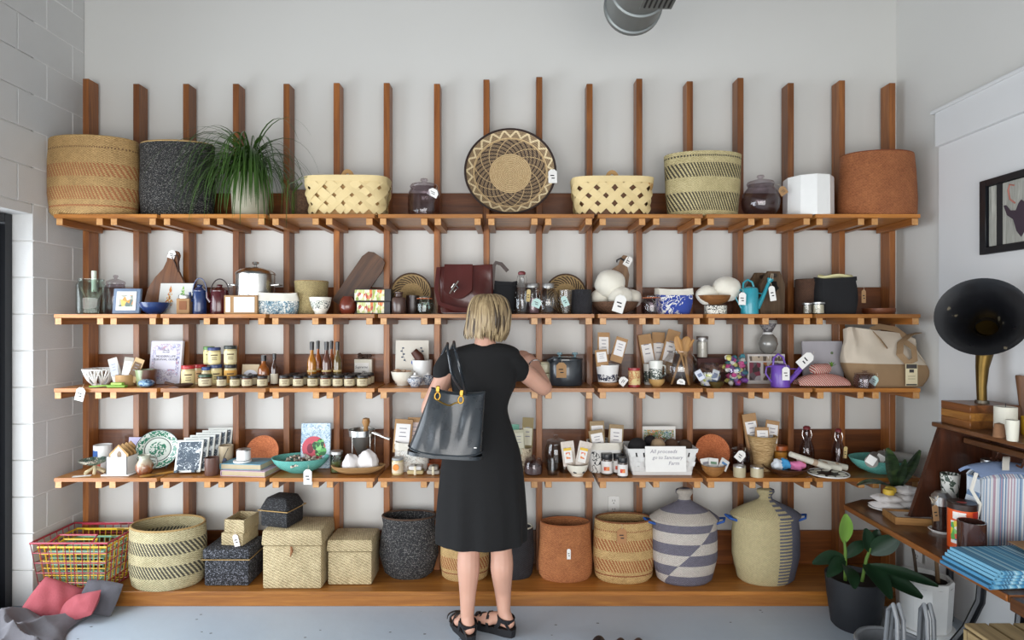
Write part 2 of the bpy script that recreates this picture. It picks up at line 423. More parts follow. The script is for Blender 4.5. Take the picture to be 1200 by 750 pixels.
# air duct
GALV = plain('8a8e8d', .45, .75, .10, name='galvanised_steel', scale=9)
Yd = 3.0; rd = .142; cd = W(741, 9, Yd); cd = Vector((cd.x, Yd, ZP(42, Yd) + rd))
du = T('air_duct', 'round galvanised metal air duct hanging near the ceiling', 'duct', cd)
m = rotm(x=pi / 2)
B('pipe', MB().lathe([(0, -.0), (rd - .004, 0), (rd - .004, 4.6)], 40, m=m), GALV, du)
for y in (0, .16, .42, .75, 1.2, 1.8, 2.6):
    B('ring_seam', MB().lathe([(rd - .004, y), (rd + .004, y + .006), (rd + .004, y + .03), (rd - .004, y + .036)], 40, m=m), GALV, du)
gr = B('vent_grille', MB().box((.055, -.40, -rd + .012), (.15, .30, .02), .003), GALV, du)
for i in range(6):
    B('louvre', MB().box((.0 + i * .022, -.40, -rd + .001), (.008, .26, .006)), BLACKP, gr, False)
# ---------------------------------------------------------------- the wall shelving
CEDAR = dict(rv=.38, rough=.42, coat=.15)
WST = wood('a8682f', '6e3b17', 2, 1, name='stud_timber', **CEDAR)
WBD = wood('c8853a', '94571f', 0, 1, name='shelf_timber', end='bf8d57', **CEDAR)
WAR = wood('aa6c2f', '734018', 1, 1, name='bracket_timber', end='d6aa72', **CEDAR)
WPN = wood('8a5024', '5a3014', 0, 1, name='panel_timber', **CEDAR)
su = T('timber_shelving', 'wall-wide stained timber shelving of tall studs and plank shelves', 'shelving', (0, YB, 0))
YS = 3.65; YF = 3.37
STX = [(p - 600) * YS / F for p in (100.3, 159.3, 217.7, 276.2, 335.5, 394.3, 453, 512, 570, 632, 691, 749.3, 808.6, 868, 927, 987, 1046)]
STY = [92, 98, 98, 98, 98, 97, 97, 98, 93, 90, 98, 92, 95, 91, 97, 94, 97]
for x, y in zip(STX, STY):
    zt = ZP(y, YS)
    B('stud', MB().box((x, -.065, zt / 2 + .0), (.037, .089, zt), .002), WST, su, True, 30)
SW = .0185
def board(a, b, z, mids, ea, eb):
    """shelf board from x=a to b with notches round the studs"""
    yf, yb, yn = YF - YB, -.021, YS - YB - .002
    p = [(a, yf), (b, yf)]
    if eb: p += [(b, yn), (eb, yn), (eb, yb)]
    else: p += [(b, yb)]
    for mx in reversed(mids): p += [(mx + SW + .002, yb), (mx + SW + .002, yn), (mx - SW - .002, yn), (mx - SW - .002, yb)]
    if ea: p += [(ea, yb), (ea, yn), (a, yn)]
    else: p += [(a, yb)]
    B('shelf_board', MB().flat(p, .021, (0, 0, z - .0218)), WBD, su, False)
for z in (Z1, Z2, Z3, Z4):
    for i in range(0, 16, 2):
        a, c, b = STX[i], STX[i + 1], STX[i + 2]; g = .011
        j = R(-.006, .006)
        if i == 0: board(a + SW + .003, b - g, z, [c], None, b - SW - .002)
        elif i == 14: board(a + g, b + SW + .02, z, [c], a + SW + .002, None) if z == Z2 and 0 else board(a + g, b - SW - .003 + (.0), z, [c], a + SW + .002, None)
        else: board(a + g, b - g, z, [c], a + SW + .002, b - SW - .002)
    for i, x in enumerate(STX):
        for s in (-1, 1):
            if (i == 0 and s < 0) or (i == 16 and s > 0): continue
            xa = x + s * (SW + .0195 + R(0, .003)); y0 = YF - YB + R(.004, .02); y1 = -.025 - R(0, .03)
            B('bracket_arm', MB().box((xa, (y0 + y1) / 2, z - .0222 - .019), (.037, y1 - y0, .038), .0015), WAR, su, True, 30)
for z, hh in ((Z1, .215), (Z2, .19), (Z3, .19), (Z4, .225), (Z5, .245)):
    hh -= .014; n = 4; xs = [STX[i] for i in (0, 4, 8, 12, 16)]; xs[0] -= .015; xs[-1] += .03
    for a, b in zip(xs, xs[1:]):
        B('back_panel', MB().box(((a + b) / 2, -.0105, z + hh / 2 - .02 - (.02 if z == Z5 else 0)), (b - a - .002, .019, hh + .03), .001), WPN, su, True, 30)
YP = 3.355
for a, b in ((-2.595, -.05), (-.048, 2.36)):
    B('plinth_top', MB().box(((a + b) / 2, (YP - YB - .025) / 2, Z5 - .0118), (b - a, YB - YP - .025, .022), .002), WBD, su, True, 30)
    B('plinth_front', MB().box(((a + b) / 2, YP - YB + .016, .0315), (b - a - .004, .024, .063), .002), WBD, su, True, 30)
# ---------------------------------------------------------------- framed picture on the right wall
pf = T('framed_picture', 'black framed picture of a dark hanging bird on grey planks, on the right wall', 'picture', (XR - .02, 2.70, 2.126))
def yz(y0, y1, z0, z1, x0, x1): return MB().box(((x0 + x1) / 2, (y0 + y1) / 2 - 2.70, (z0 + z1) / 2 - 2.126), (x1 - x0, y1 - y0, z1 - z0), .001)
fm = MB()
for q in ((3.0, 3.04, 1.94, 2.313), (2.36, 2.40, 1.94, 2.313), (2.4, 3.0, 1.94, 1.973), (2.4, 3.0, 2.28, 2.313)): fm.add(*(lambda b: (b.v, b.f))(yz(*q, -.022, 0)))
B('frame', fm, BLKM, pf); B('mount', yz(2.4, 3.0, 1.973, 2.28, -.008, 0), plain('1c1a1c', .9, name='black_mount'), pf)
PLK = wood('b9b8b0', '7f8078', 2, 3, .8, name='printed_grey_planks', rv=.1)
B('print', yz(2.949, 2.992, 1.978, 2.276, -.011, -.007), PLK, pf); B('print', yz(2.42, 2.909, 1.978, 2.276, -.011, -.007), PLK, pf)
bird = [(2.90, 2.165), (2.885, 2.165), (2.86, 2.135), (2.83, 2.13), (2.815, 2.16), (2.80, 2.175), (2.78, 2.16), (2.72, 2.15), (2.74, 2.10), (2.77, 2.04), (2.80, 2.0), (2.825, 2.03), (2.845, 2.09), (2.88, 2.115)]
mb = MB().prism([(y - 2.7, z - 2.126) for y, z in bird], .0015, (0, 0, 0), Matrix.Translation((-.0125, 0, 0)) @ Euler((0, 0, pi / 2)).to_matrix().to_4x4())
B('printed_bird', mb, plain('3a2d38', .8, name='dark_print'), pf, False)
B('printed_cord', MB().tube([(-.012, y - 2.7, z - 2.126) for y, z in ((2.84, 2.25), (2.865, 2.26), (2.875, 2.235), (2.865, 2.19), (2.835, 2.165))], .004, 6), plain('a86a5e', .8, name='pink_print'), pf)
# ---------------------------------------------------------------- builders of wares
NAT = 'c2a26c'; STRAW = 'c4b083'
def scl(prof, r, h): return [(a * r, b * h) for a, b in prof]
CUP = [(0, 0), (.78, 0), (.84, .03), (.93, .5), (1, 1)]
BOWL = [(0, 0), (.42, 0), (.45, .05), (.72, .3), (.9, .65), (1, 1)]
POT = [(0, 0), (.80, 0), (.83, .03), (1, 1)]
CYL = [(0, 0), (.96, 0), (1, .03), (1, 1)]
FOOTED = [(0, 0), (.5, 0), (.52, .12), (.62, .2), (.85, .5), (1, 1)]
BELLY = [(0, 0), (.72, 0), (.85, .08), (.97, .3), (1, .5), (.95, .72), (.86, 1)]
def cy(name, label, cat, px, Y, Z, prof, mat, part='body', t=.006, group=None, rz=0, n=36, fn=None, solid=False):
    """round vessel from its pixel span (x0, x1, ytop), depth Y and shelf height Z -> (root, r, h)"""
    x0, x1, yt = px; X, r = cyl(x0, x1, Y); sy = 1
    if Y < 3.7 and Y + r > 3.642:
        if r < .115 and Z < 2.1: Y = 3.642 - r; X, r = cyl(x0, x1, Y)
        else: sy = max(.62, (3.642 - Y) / r)
    h = hz(yt, Y, r * sy) - Z
    if sy < 1 and fn is None: kx = 1 + .42 * (1 - sy) * min(1, abs(X / Y) / .7); fn = lambda p, a: (p[0] * kx, p[1] * sy, p[2])
    root = T(name, label, cat, (X, Y, Z), rz, group)
    p = scl(prof, r, h)
    B(part, MB().lathe(p if solid else hollow(p, t), n, fn=fn), mat, root); root['sq'] = (1 + .42 * (1 - sy) * min(1, abs(X / Y) / .7) if sy < 1 else 1, sy)
    return root, r, h
def basket(label, px, Y, Z, mat, prof=CYL, t=.012, rimc=None, rimr=.006, fn=None, cat='basket', name='woven_basket', group=None, tilt=(0, 0), rz=0):
    root, r, h = cy(name, label, cat, px, Y, Z, prof, mat, 'basket_wall', t, group, fn=fn, n=48, rz=rz)
    if rimc:
        a = prof[-1][0] * r - t / 2
        pts = [(a * cos(i * pi / 24) * root['sq'][0], a * sin(i * pi / 24) * root['sq'][1], h) for i in range(48)]
        if fn: pts = [fn(p, i * pi / 24) for i, p in enumerate(pts)]
        B('rim', MB().tube(pts, rimr, 6, True), rimc, root)
    return root, r, h
def boxpx(x0, x1, yt, Y, Z): return XP((x0 + x1) / 2, Y), (x1 - x0) * Y / F, H - (yt - 375) * Y / F - Z
def ring(root, name, r, z, rr, mat, n=36, m=6):
    return B(name, MB().tube([(r * cos(i * 2 * pi / n), r * sin(i * 2 * pi / n), z) for i in range(n)], rr, m, True), mat, root)
def gjar(label, px, Y, Z, prof, lid=None, mat=None, cat='jar', name='glass_jar', t=.0035, tagp=None, group=None, fill=None, n=32, m=None):
    """glass jar; lid: None, 'glass', 'metal', 'clip' """
    x0, x1, yt = px; X, r = cyl(x0, x1, Y); Y = min(Y, 3.642 - r) if Y < 3.65 else Y; X, r = cyl(x0, x1, Y); h = hz(yt, Y, 0) - Z
    root = T(name, label, cat, (X, Y, Z), R(-.3, .3), group)
    lh = {None: 0, 'glass': .24, 'metal': .13, 'clip': .14}[lid] * h; bh = h - lh
    p = scl(prof, r, bh); mt = mat or GLASS
    B('glass_body', MB().lathe(hollow(p, t), n), mt, root)
    rt = p[-1][0]
    if lid == 'glass':
        L = B('lid', MB().lathe([(0, bh), (rt * 1.04, bh), (rt * 1.08, bh + .12 * lh), (rt * 1.0, bh + .3 * lh), (rt * .5, bh + .5 * lh), (rt * .2, bh + .58 * lh)]
              + [(rt * .14, bh + .62 * lh), (rt * .30, bh + .78 * lh), (rt * .26, bh + .94 * lh), (0, bh + lh)], n), mt, root)
    elif lid == 'metal':
        B('lid', MB().lathe([(0, bh + lh), (rt * .96, bh + lh), (rt * 1.02, bh + lh * .85), (rt * 1.02, bh * .985), (0, bh * .985)], n), m or TIN, root)
    elif lid == 'clip':
        B('lid', MB().lathe([(0, bh + lh), (rt * .8, bh + lh * .9), (rt * 1.02, bh + lh * .5), (rt * 1.02, bh + .002), (0, bh + .002)], n), mt, root)
        ring(root, 'rubber_seal', rt * 1.0, bh, .003, plain('b5653e', .7, name='orange_rubber'))
        B('wire_clip', MB().tube([(-.02, -rt, bh + lh * .6), (-.02, -rt - .006, bh - .01), (-.012, -rt - .012, bh - .025), (.012, -rt - .012, bh - .025), (.02, -rt - .006, bh - .01), (.02, -rt, bh + lh * .6)], .0013, 5), STEEL, root)
    if fill:
        c, fh = fill
        B('contents', MB().lathe([(0, t * 1.5)] + [(max(a - t * 1.6, .002), max(b, t * 1.5)) for a, b in p if b <= bh * fh] + [(p[-2][0] - 2 * t, bh * fh), (0, bh * fh * 1.03)], n), c, root)
    if tagp: price_tag(root, *tagp)
    return root, r, h
def packet(root_list, label, px, py, w, h, Y, rz=0, tilt=0, col='a9845c', lab='e9e6e4', group=None, lean=.12):
    """kraft coffee-style packet with folded top and white label; px, py = bottom centre"""
    p = W(px, py, Y); wd, hd = w * Y / F, h * Y / F
    r = T('paper_packet', label, 'packet', p, rz, group, -lean, tilt)
    d = wd * .36
    def fn(u, v):
        a = 2 * pi * u; q = d * (1 - .92 * max(0, v - .35) / .65) if v > .35 else d
        x = wd / 2 * max(-1, min(1, 1.3 * cos(a))); y = q / 2 * max(-1, min(1, 1.3 * sin(a)))
        return (x, y, v * hd)
    m = MB().grid(fn, 20, 8); m.f.append(tuple(range(20)))
    B('packet_bag', m, plain(col, .8, name='kraft_packet', bump=.2), r)
    B('folded_top', MB().box((0, 0, hd * .985), (wd * 1.0, d * .16, hd * .06), .001), plain(col, .8, name='kraft_packet', bump=.2), r)
    lb = B('label', MB().box((0, -d * .5 + .0, hd * .57), (wd * .8, .0016, hd * .62), .0, rot=(-.17, 0, 0)), plain(lab, .7, name='packet_label', var=.04), r, False)
    lb.location = (0, d * .06, 0)
    mk = MB()
    for i in range(3): mk.box((0, -d * .5 - .0012 + .0 + (hd * (.74 - i * .12) - hd * .57) * .17, hd * (.74 - .12 * i)), (wd * (.4 - .08 * (i % 2)), .0012, hd * .025))
    o = B('label_print', mk, plain('8a8890', .8, name='grey_print'), lb, False)
    return r
def book(name, label, cat, px, Y, Z, mat, lean=.14, rz=0, th=.018, print_=None, edge=None, group=None, at=None):
    """standing book, card or print leaning back; px = (x0,x1,ytop)"""
    X, w, h = boxpx(*px, Y, Z)
    r = T(name, label, cat, at or (X, Y, Z + th * sin(lean) + .0004), rz, group, -lean)
    if th > .008:
        B('cover', MB().box((0, 0, h / 2), (w, .0025, h), .0005).box((0, th, h / 2), (w, .0025, h), .0005).box((-w / 2 + .001, th / 2, h / 2), (.0025, th, h), .0005), mat, r, False)
        B('pages', MB().box((.001, th / 2, h / 2), (w - .006, th - .003, h - .006)), edge or PAPER, r, False)
    else: B('sheet', MB().box((0, th / 2, h / 2), (w, th, h)), mat, r, False)
    if print_: B('cover_print', MB().box((0, -.0018, h * .5), (w * .86, .001, h * .86)), print_, r, False)
    return r, w, h
def dleaf(mb, base, d, L, w, bend=.5, up=(0, 0, 1), nu=2, nv=8, fold=.25):
    """leaf blade from base in direction d"""
    d = Vector(d).normalized(); up = Vector(up); s = d.cross(up); s = s.normalized() if s.length > .01 else Vector((1, 0, 0)); nn = s.cross(d)
    def fn(u, v):
        p = Vector(base) + d * (L * v) - Vector((0, 0, 1)) * (bend * L * v * v)
        ww = w * (sin(pi * min(1, v * .92 + .04)) ** .75)
        return tuple(p + s * (ww * (u - .5)) + nn * (abs(u - .5) * ww * fold))
    return mb.grid(fn, nu, nv, .0012)
BANDT = 'a0653a'
DARKB = weave('121214', '8d8a84', 60, .010, fleck=.95, name='black_speckled_weave', bs=1)
CHAR = weave('1d1d20', '8d8a86', 60, .011, fleck=.95, name='charcoal_weave', bs=1)
RUST = weave('8a4a26', 'b87446', 60, .007, fleck=.6, name='rust_weave', bs=1)
OLIVE = weave('8d7c50', 'c0ad7c', 44, .009, fleck=.6, name='olive_straw_weave', bs=1)
BLACKW = weave('0f0f11', '35343a', 44, .009, fleck=.4, name='black_weave', bs=1)
BRNW = weave('33211a', '6b4a36', 44, .008, fleck=.6, name='dark_brown_weave', bs=1)
RIMD = plain('4a3526', .8, name='dark_rim_binding', bump=.4); RIMN = plain('a98a58', .8, name='straw_rim_binding', bump=.4); RIMB = plain('1a1a1c', .8, name='black_rim_binding', bump=.4)
# ---------------------------------------------------------------- top shelf
h_ = .43
basket('large tan woven basket with two rust bands, at the left end of the top shelf', (54, 163, 158), 3.50, Z1,
       weave('94703f', 'c9a46c', 56, .010, bands=((.085, .16, '8d5631', 58, 22, .5), (.215, .29, '8d5631', 58, 22, .5), (.045, .055, '8d5631', 0, 0, 0), (.375, .385, '5e4026', 90, 0, .5)), name='tan_banded_weave'),
       prof=[(0, 0), (.86, 0), (.95, .05), (1, .3), (1, .7), (.97, 1)], rimc=RIMN)
basket('large black woven basket with pale flecks and a straw rim, beside the grassy plant', (163, 251, 164), 3.53, Z1, DARKB, prof=[(0, 0), (.86, 0), (.95, .05), (1, .35), (.97, .75), (.98, 1)], rimc=RIMN)
# grassy plant
bb = bpy.data.objects['woven_basket.001']; BK = (bb.location.x, bb.location.y, .235, .40, .130)
X, r = cyl(269, 317, 3.50); h = hz(201, 3.5, r) - Z1
pl = T('potted_plant', 'potted plant with long drooping grassy leaves in a pale clay pot on the top shelf', 'plant', (X, 3.5, Z1))
B('pot', MB().lathe(hollow(scl([(0, 0), (.84, 0), (.88, .03), (.97, .8), (1, 1)], r, h), .008), 36), plain('a39e8a', .75, name='pale_clay', bump=.2), pl)
B('soil', MB().lathe([(0, h * .9), (r * .93, h * .9)], 24), plain('2b2019', .95, name='potting_soil', bump=.8), pl)
B('stem', MB().lathe([(0, h * .88), (.035, h * .88), (.042, h * 1.0), (.02, h * 1.25), (0, h * 1.3)], 14), plain('6b5a3c', .8, name='plant_stem', bump=.5), pl)
mb = MB(); random.seed(21)
for i in range(270):
    a = R(0, 2 * pi); el = R(.1, 1.25); L = R(.42, .72) if i % 3 else R(.28, .42)
    w = R(.0035, .0075)
    if sin(a) > .15: L *= .75
    if sin(a) > .55: a = -a
    d = Vector((cos(a) * cos(el), sin(a) * cos(el) * (.95 if sin(a) < 0 else .7), sin(el))); p = Vector((0, 0, h * 1.12)) + d * .015; pts = []; g = R(1.2, 2.2)
    st = L / 11
    for k in range(12):
        pts.append(tuple(p)); p = p + d * st; d = (d + Vector((0, 0, -g * .17 * (1 + k * .05)))).normalized()
        rr = sqrt(p.x ** 2 + p.y ** 2)
        if rr < r + .01 and p.z < h + .02: q = (r + .012) / max(rr, .01); p.x *= q; p.y *= q
        bx = p.x + X - BK[0]; by = p.y + 3.5 - BK[1]
        if p.z < BK[3] + .015 and bx * bx / BK[2] ** 2 + by * by / BK[4] ** 2 < 1: p.y = BK[1] - 3.5 - BK[4] * sqrt(max(0, 1 - (bx / BK[2]) ** 2))
        if p.x > .27 and p.z < .19: p.x = .27
        p.y = min(p.y, .125)
        if p.y > -.145: p.z = max(p.z, .008)
        if p.z < -.09: break
    if len(pts) > 3:
        m2 = len(pts)
        mb.tube(pts, [w * (1 - .9 * (k / (m2 - 1)) ** 2) for k in range(m2)], sec=[(-1, 0), (0, .22), (1, 0), (0, -.22)])
def leafm(name, a, b, rough=.4, k=8):
    n = N(name); return n.set(n.mix(n.noise(scale=k, det=2), C(a), C(b)), rough, Coat_Weight=.15)
B('foliage', mb, leafm('grassy_leaf', '1d3518', '4c6e2a', k=5), pl, kind='stuff')
mb = MB()
for i in range(16):
    a = i * 2.4; d = (cos(a) * .55, sin(a) * .5, 1); dleaf(mb, (0, 0, h * 1.0), d, R(.09, .16), .02, .25)
B('crown_leaves', mb, leafm('fresh_grassy_leaf', '4c7a1c', '7fa532'), pl, kind='stuff')
basket('small dark brown woven bowl half hidden behind the grassy plant', (338, 366, 222), 3.60, Z1, weave('2e1a12', '84634a', 40, .007, fleck=.6, name='brown_bowl_weave'), prof=CUP, name='woven_bowl', cat='bowl')
# two splint baskets with loop handles
SPL = plain('d9c28e', .6, var=.10, scale=12, name='pale_wood_splint', bump=.1); SPL2 = plain('b98f58', .6, var=.14, scale=10, name='tan_wood_splint', bump=.1)
SPD = plain('6b4526', .6, var=.14, scale=10, name='dark_wood_splint', bump=.1)
def splint(label, px, Y, dark, seed):
    random.seed(seed)
    x0, x1, yt = px; Y = 3.505; X = XP((x0 + x1) / 2, Y); w = (x1 - x0) * Y / F; h = hz(yt, Y - .1, 0) - Z1; d = .24
    r = T('splint_basket', label, 'basket', (X, Y, Z1), 0, 'splint baskets on the top shelf')
    se = lambda c: (abs(c) ** .5) * (1 if c > 0 else -1)
    tb = [(w / 2 * se(cos(2 * pi * i / 720)), d / 2 * se(sin(2 * pi * i / 720))) for i in range(721)]; cum = [0]
    for p, q in zip(tb, tb[1:]): cum.append(cum[-1] + sqrt((p[0] - q[0]) ** 2 + (p[1] - q[1]) ** 2))
    inv = []; j = 0
    for i in range(721):         # equal steps along the rim
        while j < 719 and cum[j + 1] < cum[-1] * i / 720: j += 1
        inv.append(2 * pi * (j + (cum[-1] * i / 720 - cum[j]) / max(1e-9, cum[j + 1] - cum[j])) / 720)
    def P(s, z, off=0):          # rounded-rectangle path, s in 0..1 round the rim
        s = (s % 1) * 720; i = int(s); a = inv[i] + (inv[min(i + 1, 720)] - inv[i]) * (s - i); k = .86 + .14 * z / h
        e = lambda c, p: (abs(c) ** p) * (1 if c > 0 else -1)
        return Vector(((w / 2 * k + off) * e(cos(a), .5), (d / 2 * k + off) * e(sin(a), .5), z))
    B('inner_wall', MB().grid(lambda u, v: tuple(P(u, .004 + v * (h - .01), -.016)), 60, 2, .001).box((0, 0, .006), (w * .8, d * .8, .006)), SPD if dark else SPL2, r)
    nS = 12; zt = h - .028
    for fam in (1, -1):
        for i in range(nS):
            s0 = i / nS; pts = []
            for k in range(17):
                v = k / 16; s = s0 + fam * v * (2.0 / nS)
                ov = .0016 * cos(pi * (v * 4.0 + i)) * fam
                pts.append(P(s, .021 + v * (zt - .015), .001 + ov + .0022))
            sw = (.0205 if dark else .0235) * (w / .47)
            m = MB()
            def fn(u, v, pts=pts):
                k = min(15, int(v * 16)); q = pts[k].lerp(pts[k + 1], v * 16 - k); t = (pts[min(k + 1, 16)] - pts[k]).normalized()
                out = Vector((q.x / w ** 2, q.y / d ** 2, 0)).normalized(); sd = t.cross(out).normalized()
                return tuple(q + sd * (u - .5) * sw * 2)
            m.grid(fn, 2, 16, .0012)
            mt = SPL if (fam == 1 or R(0, 1) > .15) else SPL2
            B('splint', m, mt, r, True, 60)
    B('rim', MB().grid(lambda u, v: tuple(P(u, h - .034 + v * .034, .0065)), 72, 2, .004).grid(lambda u, v: tuple(P(u, h - .034 + v * .034, -.012)), 72, 2, .003), SPL, r)
    hp = [(-.03 * cos(pi * k / 12) * 1.2, d * .36, h - .03 + .075 * sin(pi * k / 12)) for k in range(13)]
    hp = [(x, -d / 2 * .2, z) for x, y, z in hp]
    B('loop_handle', MB().tube(hp, 1, sec=[(-.012, -.0015), (.012, -.0015), (.012, .0015), (-.012, .0015)], up=(0, 1, 0)), SPL2, r)
splint('pale woven wood splint basket with a small loop handle, right of the grassy plant', (361, 456, 206), 3.56, False, 3)
splint('pale splint basket with dark brown diamond gaps, right of the round tray', (670, 763, 207), 3.56, True, 4)
JARP = [(0, 0), (.8, 0), (.93, .05), (1, .2), (1, .7), (.95, .85), (.82, .97), (.82, 1)]
ROUNDJ = [(0, 0), (.55, 0), (.75, .06), (.95, .3), (1, .5), (.93, .72), (.72, .88), (.66, .92), (.66, 1)]
gjar('lidded clear glass jar with a paper tag, between the splint basket and the round tray', (478, 516, 209), 3.52, Z1, JARP, 'glass', GLASSP, tagp=((.09, -.07, .155), .065, .045, 0, .5))
gjar('round bellied glass jar with a tag, left of the white faceted planter', (868, 915, 205), 3.50, Z1, ROUNDJ, 'glass', GLASSP, tagp=((.10, -.05, .165), .05, .05, .4, -.6, KRAFT))
# big round tray leaning on the studs
Yt = 3.50; Ct = W(598, 202, Yt); rt = 53 * Yt / F
tr = T('round_tray', 'large round woven tray with dark zigzag pattern leaning against the studs of the top shelf', 'tray', (Ct.x, Yt + .035, Z1 + rt * .985 + .008), 0, None, -.20)
def trayprof(r): return [(0, 0), (r * .5, .004), (r * .75, .012), (r * .95, .035), (r, .045), (r, .037), (r * .95, .026), (r * .75, .003), (r * .5, -.006), (0, -.009)]
def traymat(r):
    n = N('zigzag_tray_weave'); x, y, z = n.xyz()
    rr = n.ma('DIVIDE', n.ma('SQRT', n.ma('ADD', n.ma('MULTIPLY', x, x), n.ma('MULTIPLY', z, z))), r)
    an = n.ma('DIVIDE', n.ma('ARCTAN2', z, x), 2 * pi)
    fl = n.noise(scale=180, det=2); coil = n.ma('SINE', n.ma('MULTIPLY', rr, 170))
    f = n.nd('ShaderNodeClamp', Value=n.ma('MULTIPLY_ADD', n.ma('SUBTRACT', fl, .5), 1.6, n.ma('MULTIPLY_ADD', coil, .25, .5)))
    base = n.mix(f, C('a08257'), C('d0b58a')); dark = n.mix(f, C('2f211c'), C('77604c'))
    def band(a, b): return n.ma('MULTIPLY', n.ma('GREATER_THAN', rr, a), n.ma('LESS_THAN', rr, b))
    col = base
    s1 = n.ma('FRACT', n.ma('ADD', n.ma('MULTIPLY', an, 14), n.ma('MULTIPLY', rr, 4.2)))
    s2 = n.ma('FRACT', n.ma('ADD', n.ma('MULTIPLY', an, 28), n.ma('MULTIPLY', rr, -9)))
    d1 = n.ma('MULTIPLY', band(.47, .79), n.ma('GREATER_THAN', s1, .10))
    col = n.mix(n.ma('MULTIPLY', d1, .72), col, dark)
    col = n.mix(n.ma('MULTIPLY', d1, n.ma('LESS_THAN', s2, .3)), col, C('2b1d18'))
    z1 = n.ma('ABSOLUTE', n.ma('SUBTRACT', n.ma('FRACT', n.ma('MULTIPLY', an, 22)), .5))
    zz = n.ma('ABSOLUTE', n.ma('SUBTRACT', n.ma('DIVIDE', n.ma('SUBTRACT', rr, .84), .13), n.ma('MULTIPLY', z1, 2)))
    col = n.mix(n.ma('MULTIPLY', band(.83, .975), .62), col, dark)
    col = n.mix(n.ma('MULTIPLY', band(.83, .975), n.ma('LESS_THAN', zz, .22)), col, C('d9c49c'))
    col = n.mix(n.ma('GREATER_THAN', rr, .972), col, C('2b1a16'))
    n.bump(n.ma('ADD', coil, fl), .6, .002)
    return n.set(col, .7)
B('tray_disc', MB().lathe(trayprof(rt), 72, m=rotm(x=pi / 2)), traymat(rt), tr)
ring2 = [(rt * cos(i * pi / 36), -.041, rt * sin(i * pi / 36)) for i in range(72)]
B('rim', MB().tube(ring2, .006, 6, True), plain('2d1d18', .8, name='dark_tray_binding', bump=.4), tr)
price_tag(tr, (rt * .93, -.055, -.0), .05, .085, 0, 0)
basket('straw basket with two black diagonal bands and a black stitched rim, on the top shelf', (780, 868, 176), 3.52, Z1,
       weave('9c8c58', 'd6c89a', 56, .010, bands=((.03, .135, '231f1a', 56, 26, .5), (.22, .30, '231f1a', 56, 26, .5), (.335, .345, '1c1a16', 70, 0, .6), (.392, .5, '1c1a16', 40, 0, .5)), name='straw_black_banded_weave'),
       prof=[(0, 0), (.84, 0), (.9, .03), (.96, .4), (1, 1)], rimc=None)
# white faceted planter
X, r = cyl(917, 978, 3.50); h = hz(203, 3.5, r) - Z1
t = T('faceted_planter', 'white faceted planter on the top shelf left of the rust basket', 'planter', (X, 3.5, Z1), .2)
B('planter_body', MB().lathe(hollow([(0, 0), (r * .98, 0), (r, .006), (r * .985, h * .96), (r * .97, h)], .01), 10), WHITEC, t, True, 20)
basket('large rust brown woven basket at the right end of the top shelf', (982, 1076, 175), 3.50, Z1, RUST, prof=[(0, 0), (.92, 0), (.99, .05), (1, .3), (.96, .75), (.92, 1)], rimc=plain('7a3f22', .8, name='rust_binding', bump=.4))
# ---------------------------------------------------------------- second shelf
def sq(r, h, p=5): return lambda q, a: (q[0] * (1 / (abs(cos(a)) ** p + abs(sin(a)) ** p) ** (1 / p)), q[1] * (1 / (abs(cos(a)) ** p + abs(sin(a)) ** p) ** (1 / p)), q[2])
X, r = cyl(86, 128, 3.46); h = ZP(327, 3.46) - Z2
t = T('glass_canister', 'large square glass canister of dry twigs and a pale candle, left end of second shelf', 'jar', (X, 3.46, Z2), .35)
B('glass_body', MB().lathe(hollow(scl([(0, 0), (.82, 0), (.86, .03), (.86, .82), (.72, .92), (.74, 1)], r * .92, h), .004), 40, fn=sq(r, h)), GLASSG, t)
mb = MB(); random.seed(5)
for i in range(14):
    a = R(0, 6.28); mb.tube([(R(-.03, .03), R(-.03, .03), .006), (cos(a) * .03, sin(a) * .03, .09), (cos(a) * .055, sin(a) * .055, R(.12, .16))], .0018, 4)
B('twigs', mb, plain('8d8674', .9, name='dry_twig'), t)
B('candle', MB().lathe([(0, .13), (.013, .13), (.013, .25), (0, .252)], 14, c=(.015, -.01, 0)), plain('d4dccb', .6, name='pale_wax'), t)
gjar('lidded clear glass jar standing behind the blue framed photo', (122, 149, 322), 3.60, Z2, JARP, 'glass', GLASSP)
FRB = plain('5d6f88', .45, name='blue_grey_frame', coat=.2)
X, w, h = boxpx(131, 163, 338, 3.42, Z2)
t = T('photo_frame', 'small blue grey photo frame with a white mount, left of the navy bowl', 'photo frame', (X, 3.42, Z2 + .0025), 0, None, -.12)
B('frame', MB().box((0, .009, h / 2), (w, .018, h), .003), FRB, t); B('mount', MB().box((0, -.0015, h / 2), (w * .72, .003, h * .74)), PAPER, t, False)
B('photograph', MB().box((.0, -.0035, h * .5), (w * .5, .002, h * .46)), patches(('a9a698', '5f6f68', 'd8b45e', 'c9c9c2', '7d8a7c', 'd98e3c'), 45, name='tiny_photo'), t, False)
